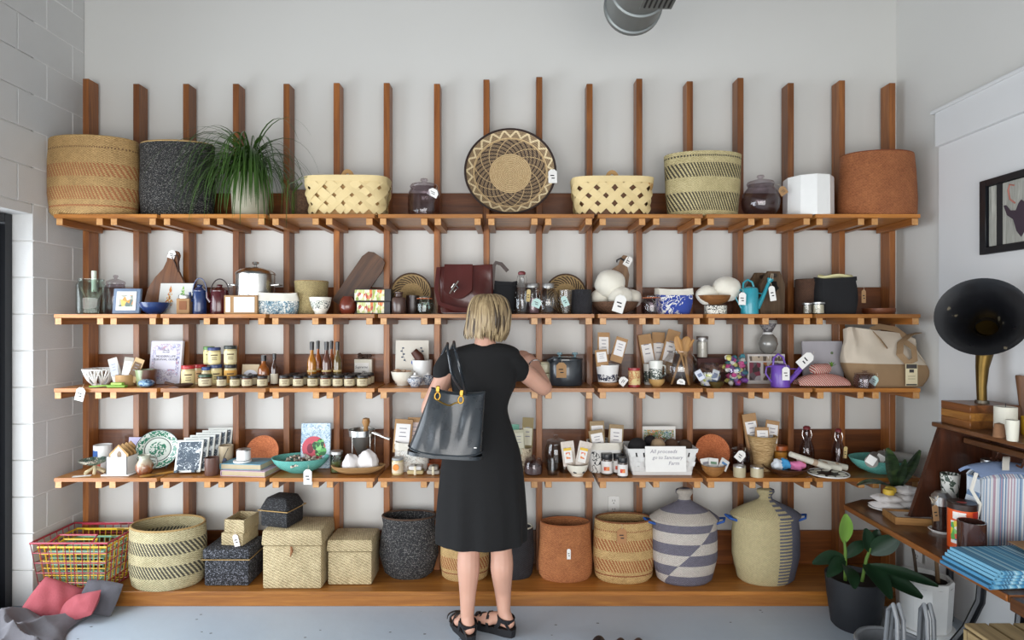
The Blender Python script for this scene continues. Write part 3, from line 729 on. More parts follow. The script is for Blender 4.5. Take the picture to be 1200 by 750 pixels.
# bottle-shaped cutting board
def plank(name, label, cat, poly, Y, Z, rz, lean, ry, mat, th=.02, loc=None):
    t = T(name, label, cat, loc, rz, None, -lean, ry)
    B('board', MB().prism(poly, th), mat, t, True, 30); return t
WALN = wood('8a5a36', '52301c', 2, 1.4, .4, name='walnut_board', rv=.1)
WOLD = wood('9c7550', '5b3d28', 2, 1.2, .5, name='aged_board', rv=.1)
pts = [(-.105, 0), (.105, 0), (.12, .06), (.115, .14), (.085, .21), (.045, .27), (.032, .32), (.034, .365), (.02, .385), (-.02, .385), (-.034, .365), (-.032, .32), (-.045, .27), (-.085, .21), (-.115, .14), (-.12, .06)]
t = plank('cutting_board', 'bottle-shaped wooden cutting board with a leather loop, leaning behind the tree card', 'cutting board', pts, 0, 0, 0, .10, .12, WALN, .022, (XP(190, 3.56), 3.565, Z2 + .003))
B('leather_loop', MB().tube([(0, -.004, .35), (.03, -.008, .36), (.045, -.006, .31), (.05, -.004, .26), (.03, -.004, .3), (0, -.006, .345)], .004, 6), plain('3a241b', .6, name='dark_leather'), t)
price_tag(t, (.0, -.008, .385), .045, .05, 0, .2, string=False)
b, w, h = book('greeting_card', 'pale card printed with an orange and a green tree, behind the navy bowl', 'card', (184, 223, 331), 3.52, Z2, plain('dfe0dc', .7, name='card_stock', var=.03), .2, 0, .003)
for dx, c1, c2 in ((-.035, 'd9a13a', 'c9742c'), (.04, '5fae4c', '9ccf62')):
    m = MB()
    for k in range(5): m.prism([(-.03 + .005 * k, 0), (.03 - .005 * k, 0), (0, .035)], .0008, (dx, -.001, .05 + .022 * k))
    m.box((dx, -.0006, .04), (.006, .0008, .03))
    B('printed_tree', m, patches((c1, c2, 'e8e4d8'), 120, name='printed_tree_ink'), b, False)
NAVY = plain('1d3566', .25, name='navy_enamel', coat=.6)
cy('enamel_bowl', 'navy blue enamel bowl in front of the tree card', 'bowl', (161, 201, 354), 3.47, Z2, BOWL, NAVY, t=.004)
t = T('candle_box', 'square kraft boxed candle with a silver lid, left of the blue canister', 'candle', (XP(217, 3.46), 3.46, Z2), .15)
B('box_sleeve', MB().box((0, 0, .045), (.07, .07, .09), .003), KRAFT, t); B('lid', MB().lathe([(0, .09), (.034, .09), (.036, .1), (.034, .11), (0, .112)], 24), TIN, t)
B('box_label', MB().box((0, -.0365, .05), (.04, .001, .05)), plain('8c5a3a', .8, name='brown_label'), t, False)
# two enamel canisters with arched wire handles
def canister(label, px, mat, Y=3.48):
    X, r = cyl(px[0], px[1], Y); h = (ZP(336, Y) - Z2)
    t = T('lidded_canister', label, 'canister', (X, Y, Z2), 0, 'enamel canisters with wire handles')
    B('can_body', MB().lathe([(0, 0), (r * .95, 0), (r, .006), (r * .9, h * .8), (r * .84, h * .84)], 30), mat, t)
    B('lid', MB().lathe([(r * .88, h * .82), (r * .9, h * .86), (r * .5, h * .96), (.012, h), (.012, h * 1.02), (.018, h * 1.06), (.01, h * 1.09), (0, h * 1.09)], 30), mat, t)
    hp = [(cos(pi * k / 14) * r * 1.02, 0, h * .78 + sin(pi * k / 14) * (ZP(px[2], Y) - Z2 - h * .78)) for k in range(15)]
    B('wire_handle', MB().tube(hp, .0035, 6), mat if mat is NAVY else plain('2a1719', .4, name='dark_wire'), t)
    B('spout', MB().tube([(-r * .9, -.01, h * .45), (-r * 1.25, -.012, h * .6), (-r * 1.3, -.012, h * .8)], [.012, .009, .007], 8), mat, t)
    return t
canister('dark blue enamel canister with an arched wire handle', (225, 243, 326), NAVY)
canister('dark red enamel canister with an arched wire handle', (246, 269, 327), plain('4a0f16', .25, name='oxblood_enamel', coat=.6))
X, w, h = boxpx(263, 301, 346, 3.39, Z2)
t = T('soap_box', 'kraft box with a white windowed front, in front of the steel pot', 'box', (X, 3.39, Z2), .06)
B('carton', MB().box((0, .0175, h / 2), (w, .035, h), .002), KRAFT, t)
B('card_face', MB().box((.02, -.001, h / 2), (w * .62, .002, h * .82)), PAPER, t, False); B('card_face', MB().box((-w * .38, -.001, h / 2), (w * .13, .002, h * .8)), PAPER, t, False)
# stainless stock pot
X, r = cyl(281, 327, 3.58); h = ZP(322, 3.56) - Z2
t = T('stock_pot', 'stainless steel stock pot with a domed lid and knob', 'pot', (X, 3.525, Z2))
B('pot_body', MB().lathe(hollow([(0, 0), (r * .97, 0), (r, .008), (r, h)], .003), 40), STEEL, t); ring(t, 'rim', r, h, .004, STEEL)
B('lid', MB().lathe([(r * 1.02, h + .002), (r * 1.0, h + .01), (r * .75, h + .03), (r * .3, h + .042), (0, h + .044), (0, h + .038), (r * .98, h + .002)], 40), STEEL, t)
B('lid_knob', MB().lathe([(0, h + .04), (.008, h + .042), (.007, h + .055), (.02, h + .062), (.018, h + .072), (0, h + .075)], 20), STEEL, t)
for s in (-1, 1): B('side_handle', MB().tube([(s * r * .97, -.035, h * .72), (s * (r + .035), -.03, h * .74), (s * (r + .035), .03, h * .74), (s * r * .97, .035, h * .72)], .006, 8), STEEL, t)
# fabric bins
def fbin(label, px, Y, Z, body, cuff, name='fabric_bin', cat='fabric bin', lump=.06, cuffh=.3, d=None, seed=1):
    random.seed(seed); X, w, h = boxpx(*px, Y, Z); d = d or w * .75; ph = R(0, 6)
    t = T(name, label, cat, (X, Y + d / 2, Z), R(-.04, .04))
    def sh(u, v, o=0):
        a = 2 * pi * u; k = 1 + lump * sin(3 * a + ph + 2 * v) * v + lump * .6 * sin(7 * a + 4 * v + ph) * v
        e = lambda c: (abs(c) ** .6) * (1 if c > 0 else -1)
        k *= (.95 + .1 * sin(pi * min(1, v * 1.1)))
        return ((w / 2 + o) * e(cos(a)) * k, (d / 2 + o) * e(sin(a)) * k, v * h * (1 + .03 * sin(2 * a + ph) * v))
    m = MB().grid(lambda u, v: sh(u, v * .98), 40, 8, .003); m.flat([sh(i / 40, 0)[:2] for i in range(40)], .003)
    B('bin_body', m, body, t); B('folded_cuff', MB().grid(lambda u, v: sh(u, 1 - cuffh + v * cuffh, .006), 40, 4, .005), cuff, t)
    return t, w, h, d
LINEN = plain('d9d4c8', .9, name='natural_linen', bump=.4, bs=300)
fbin('fabric bin printed with blue swirls and a white folded cuff', (300, 345, 343), 3.41, Z2, motif('dedcd4', ('5c8396', '7d9aa6', '44606f'), 30, .05, .9, 'blue_swirl_print', dist=2.5), LINEN, cuffh=.38, d=.085)
t = T('wooden_scoop', 'pale wooden scoop leaning between the steel pot and the olive basket', 'scoop', (XP(331, 3.60), 3.62, Z2 + .002), 0, None, -.1, .35)
B('scoop_handle', MB().tube([(0, 0, 0), (0, 0, .06)], [.008, .01], 8), wood('c08a58', '8d5c36', 2, 2, .6, name='scoop_wood'), t); B('scoop_bowl', MB().ball((0, 0, .1), (.028, .012, .045)), wood('c08a58', '8d5c36', 2, 2, .6, name='scoop_wood'), t)
basket('olive straw basket behind the small white floral bowl', (345, 385, 329), 3.57, Z2, OLIVE, prof=[(0, 0), (.88, 0), (.92, .04), (.96, .6), (1, .93), (1.02, 1)], rimc=RIMN, rimr=.005)
FLOR = motif('ece7da', ('3f4a4c', '5d6e60'), 34, .05, .3, 'grey_flower_glaze', coat=.4, dist=2.2, z0=.03, z1=.075)
cy('footed_bowl', 'cream footed bowl painted with grey flowers, in front of the olive basket', 'bowl', (362, 389, 348), 3.43, Z2, FOOTED, FLOR, t=.005)
cy('round_pot', 'round glossy reddish brown clay pot at the foot of the slanting board', 'pot', (397, 418, 347), 3.46, Z2, [(0, 0), (.7, 0), (.95, .25), (1, .5), (.85, .8), (.6, .97), (.58, 1)], plain('6e2f20', .2, name='red_brown_glaze', coat=.6), t=.005)
t = plank('serving_board', 'long dark wooden board with rounded end slanting behind the label boxes', 'board', [(-.075, 0), (.075, 0), (.075, .32), (.06, .365), (.03, .38), (-.03, .38), (-.06, .365), (-.075, .32)], 0, 0, 0, .02, .60, wood('6d4a30', '38231a', 2, 1.3, .5, name='dark_board', rv=.1), .018, (XP(402, 3.62), 3.60, Z2 + .045))
# two boxes with colourful jar labels
VEG = patches(('e8e2c8', 'c9cf86', '9fae54', 'd9773a', 'e6dc9a', 'b7483a', 'f0ecd8', '8d9a4a'), 70, name='jar_label_print', st=(1, 1, .6))
def labbox(label, x0, x1, Y, z, dep):
    X, w, h = XP((x0 + x1) / 2, Y), (x1 - x0) * Y / F, .072
    t = T('label_box', label, 'box', (X, Y, z), .05, 'black boxes with jar pictures')
    B('carton', MB().box((0, dep / 2, h / 2), (w, dep, h), .001), BLACKP, t, False)
    B('front_print', MB().box((-w * .08, -.001, h / 2), (w * .8, .002, h * .86)), VEG, t, False)
    m = MB()
    for k in range(9): m.box((-w * .45 + w * .09 * k, -.0022, h * .5), (.0012, .001, h * .84))
    B('jar_outline', m, PAPER, t, False)
labbox('lower of two black boxes printed with pictures of jars', 418, 457, 3.43, Z2, .1); labbox('upper of two black boxes printed with pictures of jars', 415, 458, 3.45, Z2 + .0735, .1)
BRG = plain('4a342d', .3, name='brown_glaze', coat=.5)
cy('glazed_bottle', 'squat brown glazed bottle right of the label boxes', 'bottle', (459, 476, 342), 3.45, Z2, [(0, 0), (.9, 0), (1, .08), (1, .62), (.9, .74), (.52, .8), (.5, .93), (.6, .96), (.6, 1)], BRG, t=.005)
cy('dark_canister', 'dark brown cup between the squat bottle and the clip jar', 'cup', (476, 492, 346), 3.50, Z2, CYL, plain('2a1b18', .4, name='dark_brown_glaze', coat=.3), t=.004)
gjar('clip-top glass jar with orange seal, in front of the left woven plate', (487, 508, 347), 3.44, Z2, JARP, 'clip', GLASSG)
def wplate(label, px, Y, Z, mat, lean=.2, name='woven_plate', rimc=None, dish=.03):
    X, w, h = boxpx(*px, Y, Z); r = min(w, 10) / 2
    t = T(name, label, 'plate', (X, Y, Z + r * cos(lean)), 0, None, -lean)
    B('plate_disc', MB().lathe([(0, 0), (r * .6, -.002), (r * .85, -dish * .5), (r, -dish), (r, -dish + .006), (r * .85, -dish * .5 + .007), (r * .6, .006), (0, .007)], 48, m=rotm(x=pi / 2)), mat, t)
    if rimc: B('rim', MB().tube([(r * cos(i * pi / 24), dish, r * sin(i * pi / 24)) if 0 else (r * cos(i * pi / 24), -(-dish), r * sin(i * pi / 24)) for i in range(48)], .005, 6, True), rimc, t)
    return t, r
PLW = weave('8d7146', 'c6a876', 60, .008, 'disc', bands=((.07, .11, '33241b', 26, 60, .55),), name='brown_edged_plate_weave')
# disc opening faces the room (local -y): flip with rz = pi
for lb, px, Y in (('round woven plate with dark leaf border, leaning behind the squat brown bottle', (460, 507, 322), 3.66), ('round woven plate with dark border, leaning behind the round tagged jar', (639, 685, 322), 3.66)):
    t, r = wplate(lb, px, Y, Z2, PLW, -.14, rimc=RIMD); t.rotation_euler = (.14, 0, pi); t.location.y = Y - .035
# oxblood leather bag
LEA = plain('4f211d', .28, name='oxblood_leather', coat=.25, bump=.25, bs=60, var=.3, scale=9)
X, w, h = boxpx(513, 577, 311, 3.44, Z2)
t = T('leather_bag', 'oxblood leather bag with a buckle and strap, on the second shelf above the woman', 'bag', (X, 3.5, Z2 + .004))
def bagf(u, v, o=0):
    a = 2 * pi * u; e = lambda c, p: (abs(c) ** p) * (1 if c > 0 else -1)
    k = 1.04 - .04 * v; dd = (.13 * (1 - v) ** .7 + .025) * (1 + .1 * sin(5 * a + 3 * v))
    return ((w / 2 * k + o) * e(cos(a), .7), (dd / 2 + o) * e(sin(a), .7) + .006 * sin(9 * v + 3 * cos(a)), v * h * (1 + .03 * cos(a)))
m = MB().grid(bagf, 44, 14, .003); m.flat([bagf(i / 44, 0)[:2] for i in range(44)], .004); B('bag_body', m, LEA, t)
B('front_flap', MB().grid(lambda u, v: ((u - .5) * w * .52 - .04, -.03 - .055 * (1 - v) - .004 * cos(6 * u), h * (.3 + .72 * v) + .05 * (1 - v) * (2 * u - 1) ** 2), 10, 6, .004), LEA, t)
B('buckle', MB().tube([(-.06, -.09, h * .45), (-.035, -.092, h * .52), (-.06, -.09, h * .6), (-.075, -.09, h * .52)], .006, 6, True).tube([(-.085, -.094, h * .40), (-.035, -.095, h * .66)], .005, 6), STEEL, t)
B('shoulder_strap', MB().tube([(-w * .5, -.02, h * .96), (-w * .53, -.055, h * .5), (-w * .46, -.09, h * .2), (-w * .2, -.105, h * .1), (.05, -.11, .012), (.16, -.11, .008)], 1, sec=[(-.012, -.002), (.012, -.002), (.012, .002), (-.012, .002)]), LEA, t)
B('side_strap', MB().tube([(w * .49, 0, h * .5), (w * .52, -.01, h * .98), (w * .56, -.01, h * 1.06), (w * .66, -.012, h * 1.03), (w * .78, -.015, h * .88)], 1, sec=[(-.011, -.002), (.011, -.002), (.011, .002), (-.011, .002)], up=(0, 1, 0)), plain('33201a', .5, name='dark_strap'), t)
BLF = plain('17171a', .9, name='black_felt', bump=.4, bs=300)
fbin('plain black felt bin right of the oxblood bag', (574, 606, 329), 3.5, Z2, BLF, BLF, lump=.01, d=.15, cuffh=.12)
BOT = [(0, 0), (.9, 0), (1, .04), (1, .42), (.9, .56), (.5, .78), (.36, .84), (.36, .95), (.42, .96), (.42, 1)]
def swing(label, px, Y, Z, mat=None, group='swing-top bottles', tg=True):
    t, r, h = gjar(label, px, Y, Z, BOT, None, mat, 'bottle', 'glass_bottle', group=group)
    B('stopper', MB().lathe([(0, h), (r * .45, h), (r * .48, h + .012), (r * .3, h + .02), (0, h + .021)], 18), plain('6a2226', .5, name='red_stopper'), t)
    B('wire_bail', MB().tube([(r * .5, 0, h - .005), (r * .62, -.004, h * .86), (r * .4, -.01, h * .74)], .0013, 5).tube([(-r * .5, 0, h - .005), (-r * .62, -.004, h * .86), (-r * .4, -.01, h * .74)], .0013, 5), STEEL, t)
    if tg: price_tag(t, (r * .75, -r * .8, h * .62), .022, .07, 0, .1, plain('cdb67e', .8, name='yellow_tag'), string=False)
    return t
swing('clear swing-top bottle with a red stopper and yellow tag, right of the black felt bin', (602, 621, 322), 3.44, Z2)
gjar('bottle of pinkish salt with a silver lid, behind the swing-top bottle', (614, 634, 332), 3.52, Z2, JARP, 'metal', fill=(plain('a07e86', .8, name='pink_salt'), .6), name='salt_bottle', cat='bottle')
PT = plain('b7d2cc', .7, name='pale_teal_tag', var=.03)
gjar('round glass jar with a silver screw lid and pale tag, right of the clear bottles', (629, 656, 332), 3.43, Z2, [(0, 0), (.6, 0), (.8, .06), (1, .35), (.98, .6), (.75, .85), (.5, .95), (.5, 1)], 'metal', tagp=((-.06, -.075, .085), .05, .05, 0, .4, PT))
gjar('open glass tumbler with a pale tag, left of the black woven cup', (653, 673, 340), 3.44, Z2, [(0, 0), (.75, 0), (.8, .04), (.95, .5), (1, 1)], None, name='glass_tumbler', cat='tumbler', tagp=((-.02, -.06, .10), .035, .06, 0, -.4, PT))
basket('black woven cup in front of the right-hand leaning plate', (669, 694, 339), 3.47, Z2, BLACKW, prof=[(0, 0), (.92, 0), (1, .06), (.98, .6), (.92, 1)], t=.006, cat='cup', name='woven_cup')
# paddle board
t = plank('paddle_board', 'small paddle-shaped wooden board with a black cord loop and white tag, behind the wool balls', 'cutting board', [(-.055, 0), (.05, 0), (.06, .1), (.052, .17), (.028, .215), (.022, .26), (.012, .28), (-.012, .28), (-.022, .26), (-.026, .215), (-.07, .165), (-.075, .1)], 0, 0, 0, .06, .25, wood('93714f', '6b4c34', 2, 1.4, .5, name='paddle_wood', rv=.1), .016, (XP(720, 3.64), 3.635, Z2 + .09))
B('cord_loop', MB().tube([(0, -.005, .245), (-.025, -.01, .255), (-.045, -.008, .235), (-.04, -.006, .225)], .005, 6).tube([(0, -.004, .25), (.02, -.008, .275), (.012, -.008, .235)], .005, 6), BLACKP, t)
price_tag(t, (.032, -.012, .275), .042, .062, 0, .3, string=False)
WOOL = plain('e2ddcf', .95, name='raw_wool', bump=.7, bs=40, var=.04, sheen=.5)
def wool(label, px, py, rp, Y, sx=1.0):
    c = W(px, py, Y); r = rp * Y / F; ph = R(0, 6)
    o = B('wool_ball', MB().ball((0, 0, 0), (r * sx, r, r), 20, 14, fn=lambda p: 1 + .05 * sin(5 * p[0] + ph) * cos(4 * p[2] + ph)), WOOL); o.location = c
    tag(o, label, 'wool', 'balls of raw white wool')
cy('dark_wood_bowl', 'dark brown textured bowl holding four wool balls', 'bowl', (693, 749, 353), 3.50, Z2, BOWL, weave('38241a', '7b5840', 40, .007, fleck=.7, name='brown_bowl_texture'), t=.008)
t = bpy.data.objects['dark_wood_bowl']; price_tag(t, (.015, -.145, .105), .062, .10, 0, .3)
wool('topmost raw wool ball on the pile in the dark brown bowl', 715, 333, 17, 3.50, 1.05); wool('wool ball low at the left of the dark brown bowl', 704, 350, 12, 3.53); wool('wool ball low at the front centre of the dark brown bowl', 727, 349, 13.5, 3.45, 1.05); wool('wool ball low at the right of the dark brown bowl', 741, 350, 11, 3.53)
gjar('small clip-top glass jar between the dark brown bowl and the blue bag', (751, 776, 346), 3.44, Z2, JARP, 'clip', GLASSP)
fbin('blue fabric bin printed with white plants and a linen cuff', (772, 812, 338), 3.42, Z2, motif('33489a', ('e4e2de', 'dcdde2'), 20, .045, .9, 'white_plant_print', dist=2), LINEN, lump=.1, cuffh=.24, seed=4, d=.14)
cy('leaf_planter', 'small white planter with black leaf sprigs carrying the wooden bowl of wool', 'planter', (825, 852, 358), 3.45, Z2, CYL, motif('e9e6da', ('2e2d2a',), 42, .05, .4, 'black_sprig_glaze', dist=2), t=.005)
h0 = H - (357 - 375) * 3.45 / F - Z2
X, r = cyl(815, 858, 3.45)
t = T('wooden_bowl', 'turned wooden bowl of wool standing on the white leaf planter', 'bowl', (X, 3.45, Z2 + .05 + .036)); 
B('bowl_body', MB().lathe(hollow(scl(BOWL, r, .052), .006), 36), wood('9c6a3c', '6d4424', 0, 2, .45, name='turned_wood', rv=.1), t)
t.location.z = Z2 + h0 + .0005
wool('smaller wool ball at the left of the wooden bowl on the planter', 829, 346, 11.5, 3.45, 1.15); wool('larger wool ball at the right of the wooden bowl on the planter', 851, 339, 15, 3.45, 1.1)
# watering cans
def watercan(label, px, Y, Z, mat, rosex, rosey, toph, tagside):
    x0, x1, yt = px; X, r = cyl(x0, x1, Y); h = hz(yt, Y, 0) - Z
    t = T('watering_can', label, 'watering can', (X, Y, Z))
    B('can_body', MB().lathe(hollow([(0, 0), (r, 0), (r * 1.02, .004), (r * .97, h * .92), (r * .9, h * .97), (r * .45, h * 1.03)], .002), 36), mat, t)
    B('top_handle', MB().tube([(-r * .8, 0, h * .9), (-r * .75, 0, h + toph * .6), (-r * .25, 0, h + toph), (r * .3, 0, h + toph * .7), (r * .55, 0, h * .98)], .006, 8), mat, t)
    B('rear_handle', MB().tube([(-r * .95, 0, h * .92), (-r * 1.55, 0, h * .88), (-r * 1.65, 0, h * .6), (-r * .98, 0, h * .22)], .005, 8), mat, t)
    e = Vector((XP(rosex, Y) - X, 0, H - (rosey - 375) * Y / F - Z)); a = Vector((r * .9, 0, h * .22))
    B('spout', MB().tube([tuple(a), tuple(a.lerp(e, .5) - Vector((0, 0, .006))), tuple(e)], [.016, .012, .009], 10), mat, t)
    d = (e - a).normalized(); m = Matrix.Translation(e) @ d.to_track_quat('Z', 'Y').to_matrix().to_4x4()
    B('spout_brace', MB().tube([(r * .85, 0, h * .8), tuple(a.lerp(e, .55))], .003, 6), mat, t)
    return t, r, h, e, m, a
TURQ = plain('2590a0', .35, name='turquoise_enamel', coat=.4); PURP = plain('6a45a8', .4, name='purple_enamel', coat=.3)
t, r, h, e, m, a = watercan('turquoise metal watering can with two white tags, left of the wooden bottle carrier', (868, 889, 337), 3.41, Z2, TURQ, 901, 331, .045, -1)
B('rose', MB().lathe([(0, 0), (.009, 0), (.018, .018), (.018, .022), (0, .024)], 18, m=m), TURQ, t)
price_tag(t, (-r * 1.25, -r * 1.1, h * .8), .04, .07, 0, .05); price_tag(t, (.115, -.02, h * 1.05), .035, .085, 0, -.15)
# wooden bottle carrier
DKW = wood('6e5640', '40301f', 2, 1.5, .75, name='weathered_dark_wood', rv=.15)
X = XP(911, 3.42)
t = T('bottle_carrier', 'weathered wooden bottle carrier with iron opener and dowel handle', 'carrier', (X + .0, 3.475, Z2), .22)
ep = [(-.085, 0), (.075, 0), (.08, .17), (.045, .25), (-.03, .25), (-.085, .17)]
B('end_board', MB().prism(ep, .018), DKW, t, False); B('end_board', MB().prism(ep, .018, (0, .12, 0)), DKW, t, False)
for s in (-.07, .063):
    for z in (.035, .10): B('side_slat', MB().box((s, .07, z), (.012, .11, .055), .001), DKW, t, False)
B('floor_board', MB().box((-.003, .07, .008), (.13, .11, .012)), DKW, t, False)
B('dowel_handle', MB().tube([(.008, -.01, .225), (.008, .15, .225)], .012, 12), plain('33261c', .6, name='dark_dowel'), t)
B('bottle_opener', MB().prism([(-.03, .15), (-.012, .135), (0, .115), (.012, .135), (.03, .15), (.018, .165), (.012, .19), (-.012, .19), (-.018, .165)], .012, (0, -.013, 0)), plain('14110f', .5, .6, name='cast_iron'), t)
B('carrier_string', MB().tube([(-.02, -.012, .235), (-.03, -.018, .2), (-.015, -.018, .19), (-.01, -.012, .235)], .0015, 4), STRING, t)
basket('dark brown woven basket right of the bottle carrier', (931, 964, 327), 3.60, Z2, BRNW, prof=CYL, rimc=RIMD, rimr=.005)
CLEARW = plain('c8c2a8', .5, name='cream_balm')
gjar('smaller of two silver-lidded balm jars before the dark brown basket', (940, 952, 355), 3.41, Z2, CYL, 'metal', fill=(plain('8f8a7a', .6, name='grey_balm'), .9), name='balm_jar', group='balm jars')
gjar('larger silver-lidded jar of pale balm before the black bin', (951, 967, 354), 3.40, Z2, CYL, 'metal', fill=(CLEARW, .9), name='balm_jar', group='balm jars')
t, w, h, d = fbin('black fabric bin with a pale yellow lining and kraft tag', (962, 1008, 325), 3.42, Z2, BLF, BLF, lump=.02, d=.11, cuffh=.1, seed=9)
B('lining', MB().tube([((w / 2 - .012) * cos(a) * .93, (d / 2 - .02) * sin(a), h + .008 + .006 * sin(3 * a)) for a in [i * pi / 12 for i in range(24)]], .009, 6, True), plain('d8d2a0', .9, name='yellow_lining'), t)
price_tag(t, (w / 2 + .018, -.06, h * .66), .03, .075, .3, 0, KRAFT)
cy('terracotta_saucer', 'flat reddish wooden tray at the right end of the second shelf', 'tray', (1010, 1050, 361), 3.52, Z2, [(0, 0), (.9, 0), (1, .4), (1, 1)], wood('8f5230', '6b361c', 0, 1.5, .5, name='red_tray_wood', rv=.1), t=.006)
# ---------------------------------------------------------------- third shelf
def yz3(py): return .385 * F / (py - 375)
def yz4(py): return .891 * F / (py - 375)
# lattice bowl
X, r = cyl(96, 137, 3.53); h = .095
t = T('lattice_bowl', 'white openwork bowl of crossed ribs at the left end of the third shelf', 'bowl', (X, 3.53, Z3))
pf_ = lambda v: r * (.42 + .58 * v ** .6)
m = MB()
for k in range(9):
    a0 = k * 2 * pi / 9
    for da in (-.45, -.15, .15, .45):
        m.tube([(pf_(v) * cos(a0 + da * v), pf_(v) * sin(a0 + da * v), .004 + v * (h - .004)) for v in (0, .3, .6, 1)], .0045, 5)
B('lattice', m, WHITEC, t); ring(t, 'rim', r, h, .005, WHITEC); ring(t, 'foot_ring', r * .42, .005, .005, WHITEC)
m = MB(); random.seed(2)
for i in range(9): m.ball((R(-.05, .05), R(-.05, .05), .06 + R(0, .03)), (.022, .02, .016), 10, 6)
B('contents', m, patches(('b9aa9a', '8f8378', 'd8cfc4', 'a58f80'), 40, name='shell_mix'), t)
LIME = plain('7fa83a', .5, name='lime_rubber')
t = T('lime_strap', 'lime green rubber strap with a white tag hanging over the shelf edge', 'strap', (XP(120, 3.41), 3.41, Z3))
B('strap_loop', MB().tube([(-.07, -.0, .006), (-.03, -.02, .008), (.02, -.015, .012), (.05, .01, .008), (.02, .025, .01), (-.04, .02, .006)], 1, closed=True, sec=[(-.006, -.004), (.006, -.004), (.006, .004), (-.006, .004)]), LIME, t)
price_tag(t, (-.075, -.06, .005), .05, .075, 0, .25)
t = T('lime_eraser', 'pair of stacked lime green bars beside the lime strap', 'eraser', (XP(136, 3.40), 3.41, Z3), .05)
B('lower_bar', MB().box((0, 0, .007), (.10, .03, .014), .002), LIME, t); B('upper_bar', MB().box((.0, .004, .021), (.062, .028, .013), .002), plain('a5c95a', .5, name='pale_lime_rubber'), t)
TANB = plain('b48d5e', .6, name='pale_wood_box', var=.15)
cy('wooden_tub', 'round pale wooden tub holding packets, beside the lattice bowl', 'tub', (135, 159, 438), 3.50, Z3, CYL, TANB, t=.005)
for i, (px, rz, lab) in enumerate(((139, .3, 'slim white packet leaning left in the pale wooden tub'), (148, -.1, 'middle paper packet in the pale wooden tub'), (154, -.35, 'kraft packet leaning right in the pale wooden tub'))):
    packet(None, lab, px, 447, 11, 28, 3.50, 0, rz * -1, ('cfcac2', 'a9a39a', 'c2a478')[i], ('b9bcc8', 'e9e6e4', '6b5138')[i], 'packets in the wooden tub', .05)
GRB = N('green_brown_glaze'); z = GRB.xyz(); GRB = GRB.set(GRB.ramp(GRB.ma('ADD', GRB.ma('MULTIPLY', z[0], 6), GRB.ma('MULTIPLY', GRB.noise(scale=14), .5)), [(.2, C('8c9a72')), (.32, C('5d3a2b'))]), .3, Coat_Weight=.4)
cy('glazed_pot', 'ceramic pot half green and half brown glaze, before the survival book', 'pot', (158, 185, 432), 3.49, Z3, POT, GRB, t=.006)
o = B('paperweight', MB().ball((0, 0, .024), (.043, .04, .024), 20, 12), motif('4f7398', ('2d4a70', '8fb0c8'), 30, .06, .15, 'blue_glass_swirl', coat=.8)); o.location = (XP(169, 3.40), 3.42, Z3); tag(o, 'blue glass domed paperweight in front of the green and brown pot', 'paperweight')
b, w, h = book('book', 'white book with hand-drawn title about modern life survival, standing behind the two-tone pot', 'book', (174, 210, 400), 3.57, Z3, plain('cfcddb', .6, name='lilac_white_cover', var=.05), .16, .05, .02, motif('d4d2e0', ('b48c9c', '8f93b8', 'a09ab0'), 26, .03, .7, 'scribbled_cover'))
B('title_panel', MB().box((0, -.0026, h * .56), (w * .66, .001, h * .44)), plain('d9d7e4', .7, name='pale_title_panel', var=.03), b, False)
text(b, 'title_lettering', 'MODERN LIFE\nSURVIVAL GUIDE', .0185, (0, -.0036, h * .6), INK)
text(b, 'subtitle_lettering', 'how to\nlive with', .012, (0, -.0036, h * .76), INK)
t = T('wooden_scoop', 'small dark wooden scoop lying before the red-lidded tins', 'scoop', (XP(213, 3.40), 3.42, Z3), .2)
B('scoop_bowl', MB().lathe(hollow(scl(BOWL, .042, .02), .004), 20, sx=1.3), wood('5d3a25', '2e1b12', 0, 2, .5, name='dark_scoop_wood'), t)
B('scoop_handle', MB().tube([(-.05, 0, .017), (-.10, .005, .028)], [.006, .008], 8), wood('5d3a25', '2e1b12', 0, 2, .5, name='dark_scoop_wood'), t)
# lidded food tins
def lab(hexc, name='label_paper'): return plain(hexc, .7, name=name, var=.05)
def tinjar(label, px, Y, Z, lid, labc, group, glassy='c9b98a', lidh=.16, prt=True, h=None, rz=0):
    X, r = cyl(px[0], px[1], Y); h = h or (H - (px[2] - 375) * Y / F - Z)
    t = T('labelled_jar', label, 'jar', (X, Y, Z), rz, group)
    bh = h * (1 - lidh)
    B('jar_body', MB().lathe([(0, 0), (r * .92, 0), (r * .96, .004), (r * .96, bh * .92), (r * .88, bh), (0, bh)], 22), plain(glassy, .25, name='filled_glass', coat=.5), t)
    B('lid', MB().lathe([(r * .95, bh * .98), (r * .98, bh), (r * .98, h * .97), (r * .93, h), (0, h)], 22), plain(lid, .4, name='jar_lid', coat=.2), t)
    B('label', MB().lathe([(r * .975, bh * .12), (r * .975, bh * .86)], 22), lab(labc), t)
    if prt:
        a = -pi / 2 - atan((X) / Y) * -1 * 0 - math.atan2(X, Y) * 1
        m = MB(); q = lambda a_, z_: (r * .985 * cos(a_), r * .985 * sin(a_), z_)
        for z_, wd, th in ((.62, .55, .07), (.46, .38, .04), (.34, .42, .04)):
            m.grid(lambda u, v: q(a + (u - .5) * 2 * wd, bh * (z_ + th * v)), 6, 1)
        B('label_print', m, plain('5e4a3a', .8, name='brown_print'), t, False)
    return t
G = 'cream label tins stacked on the third shelf'
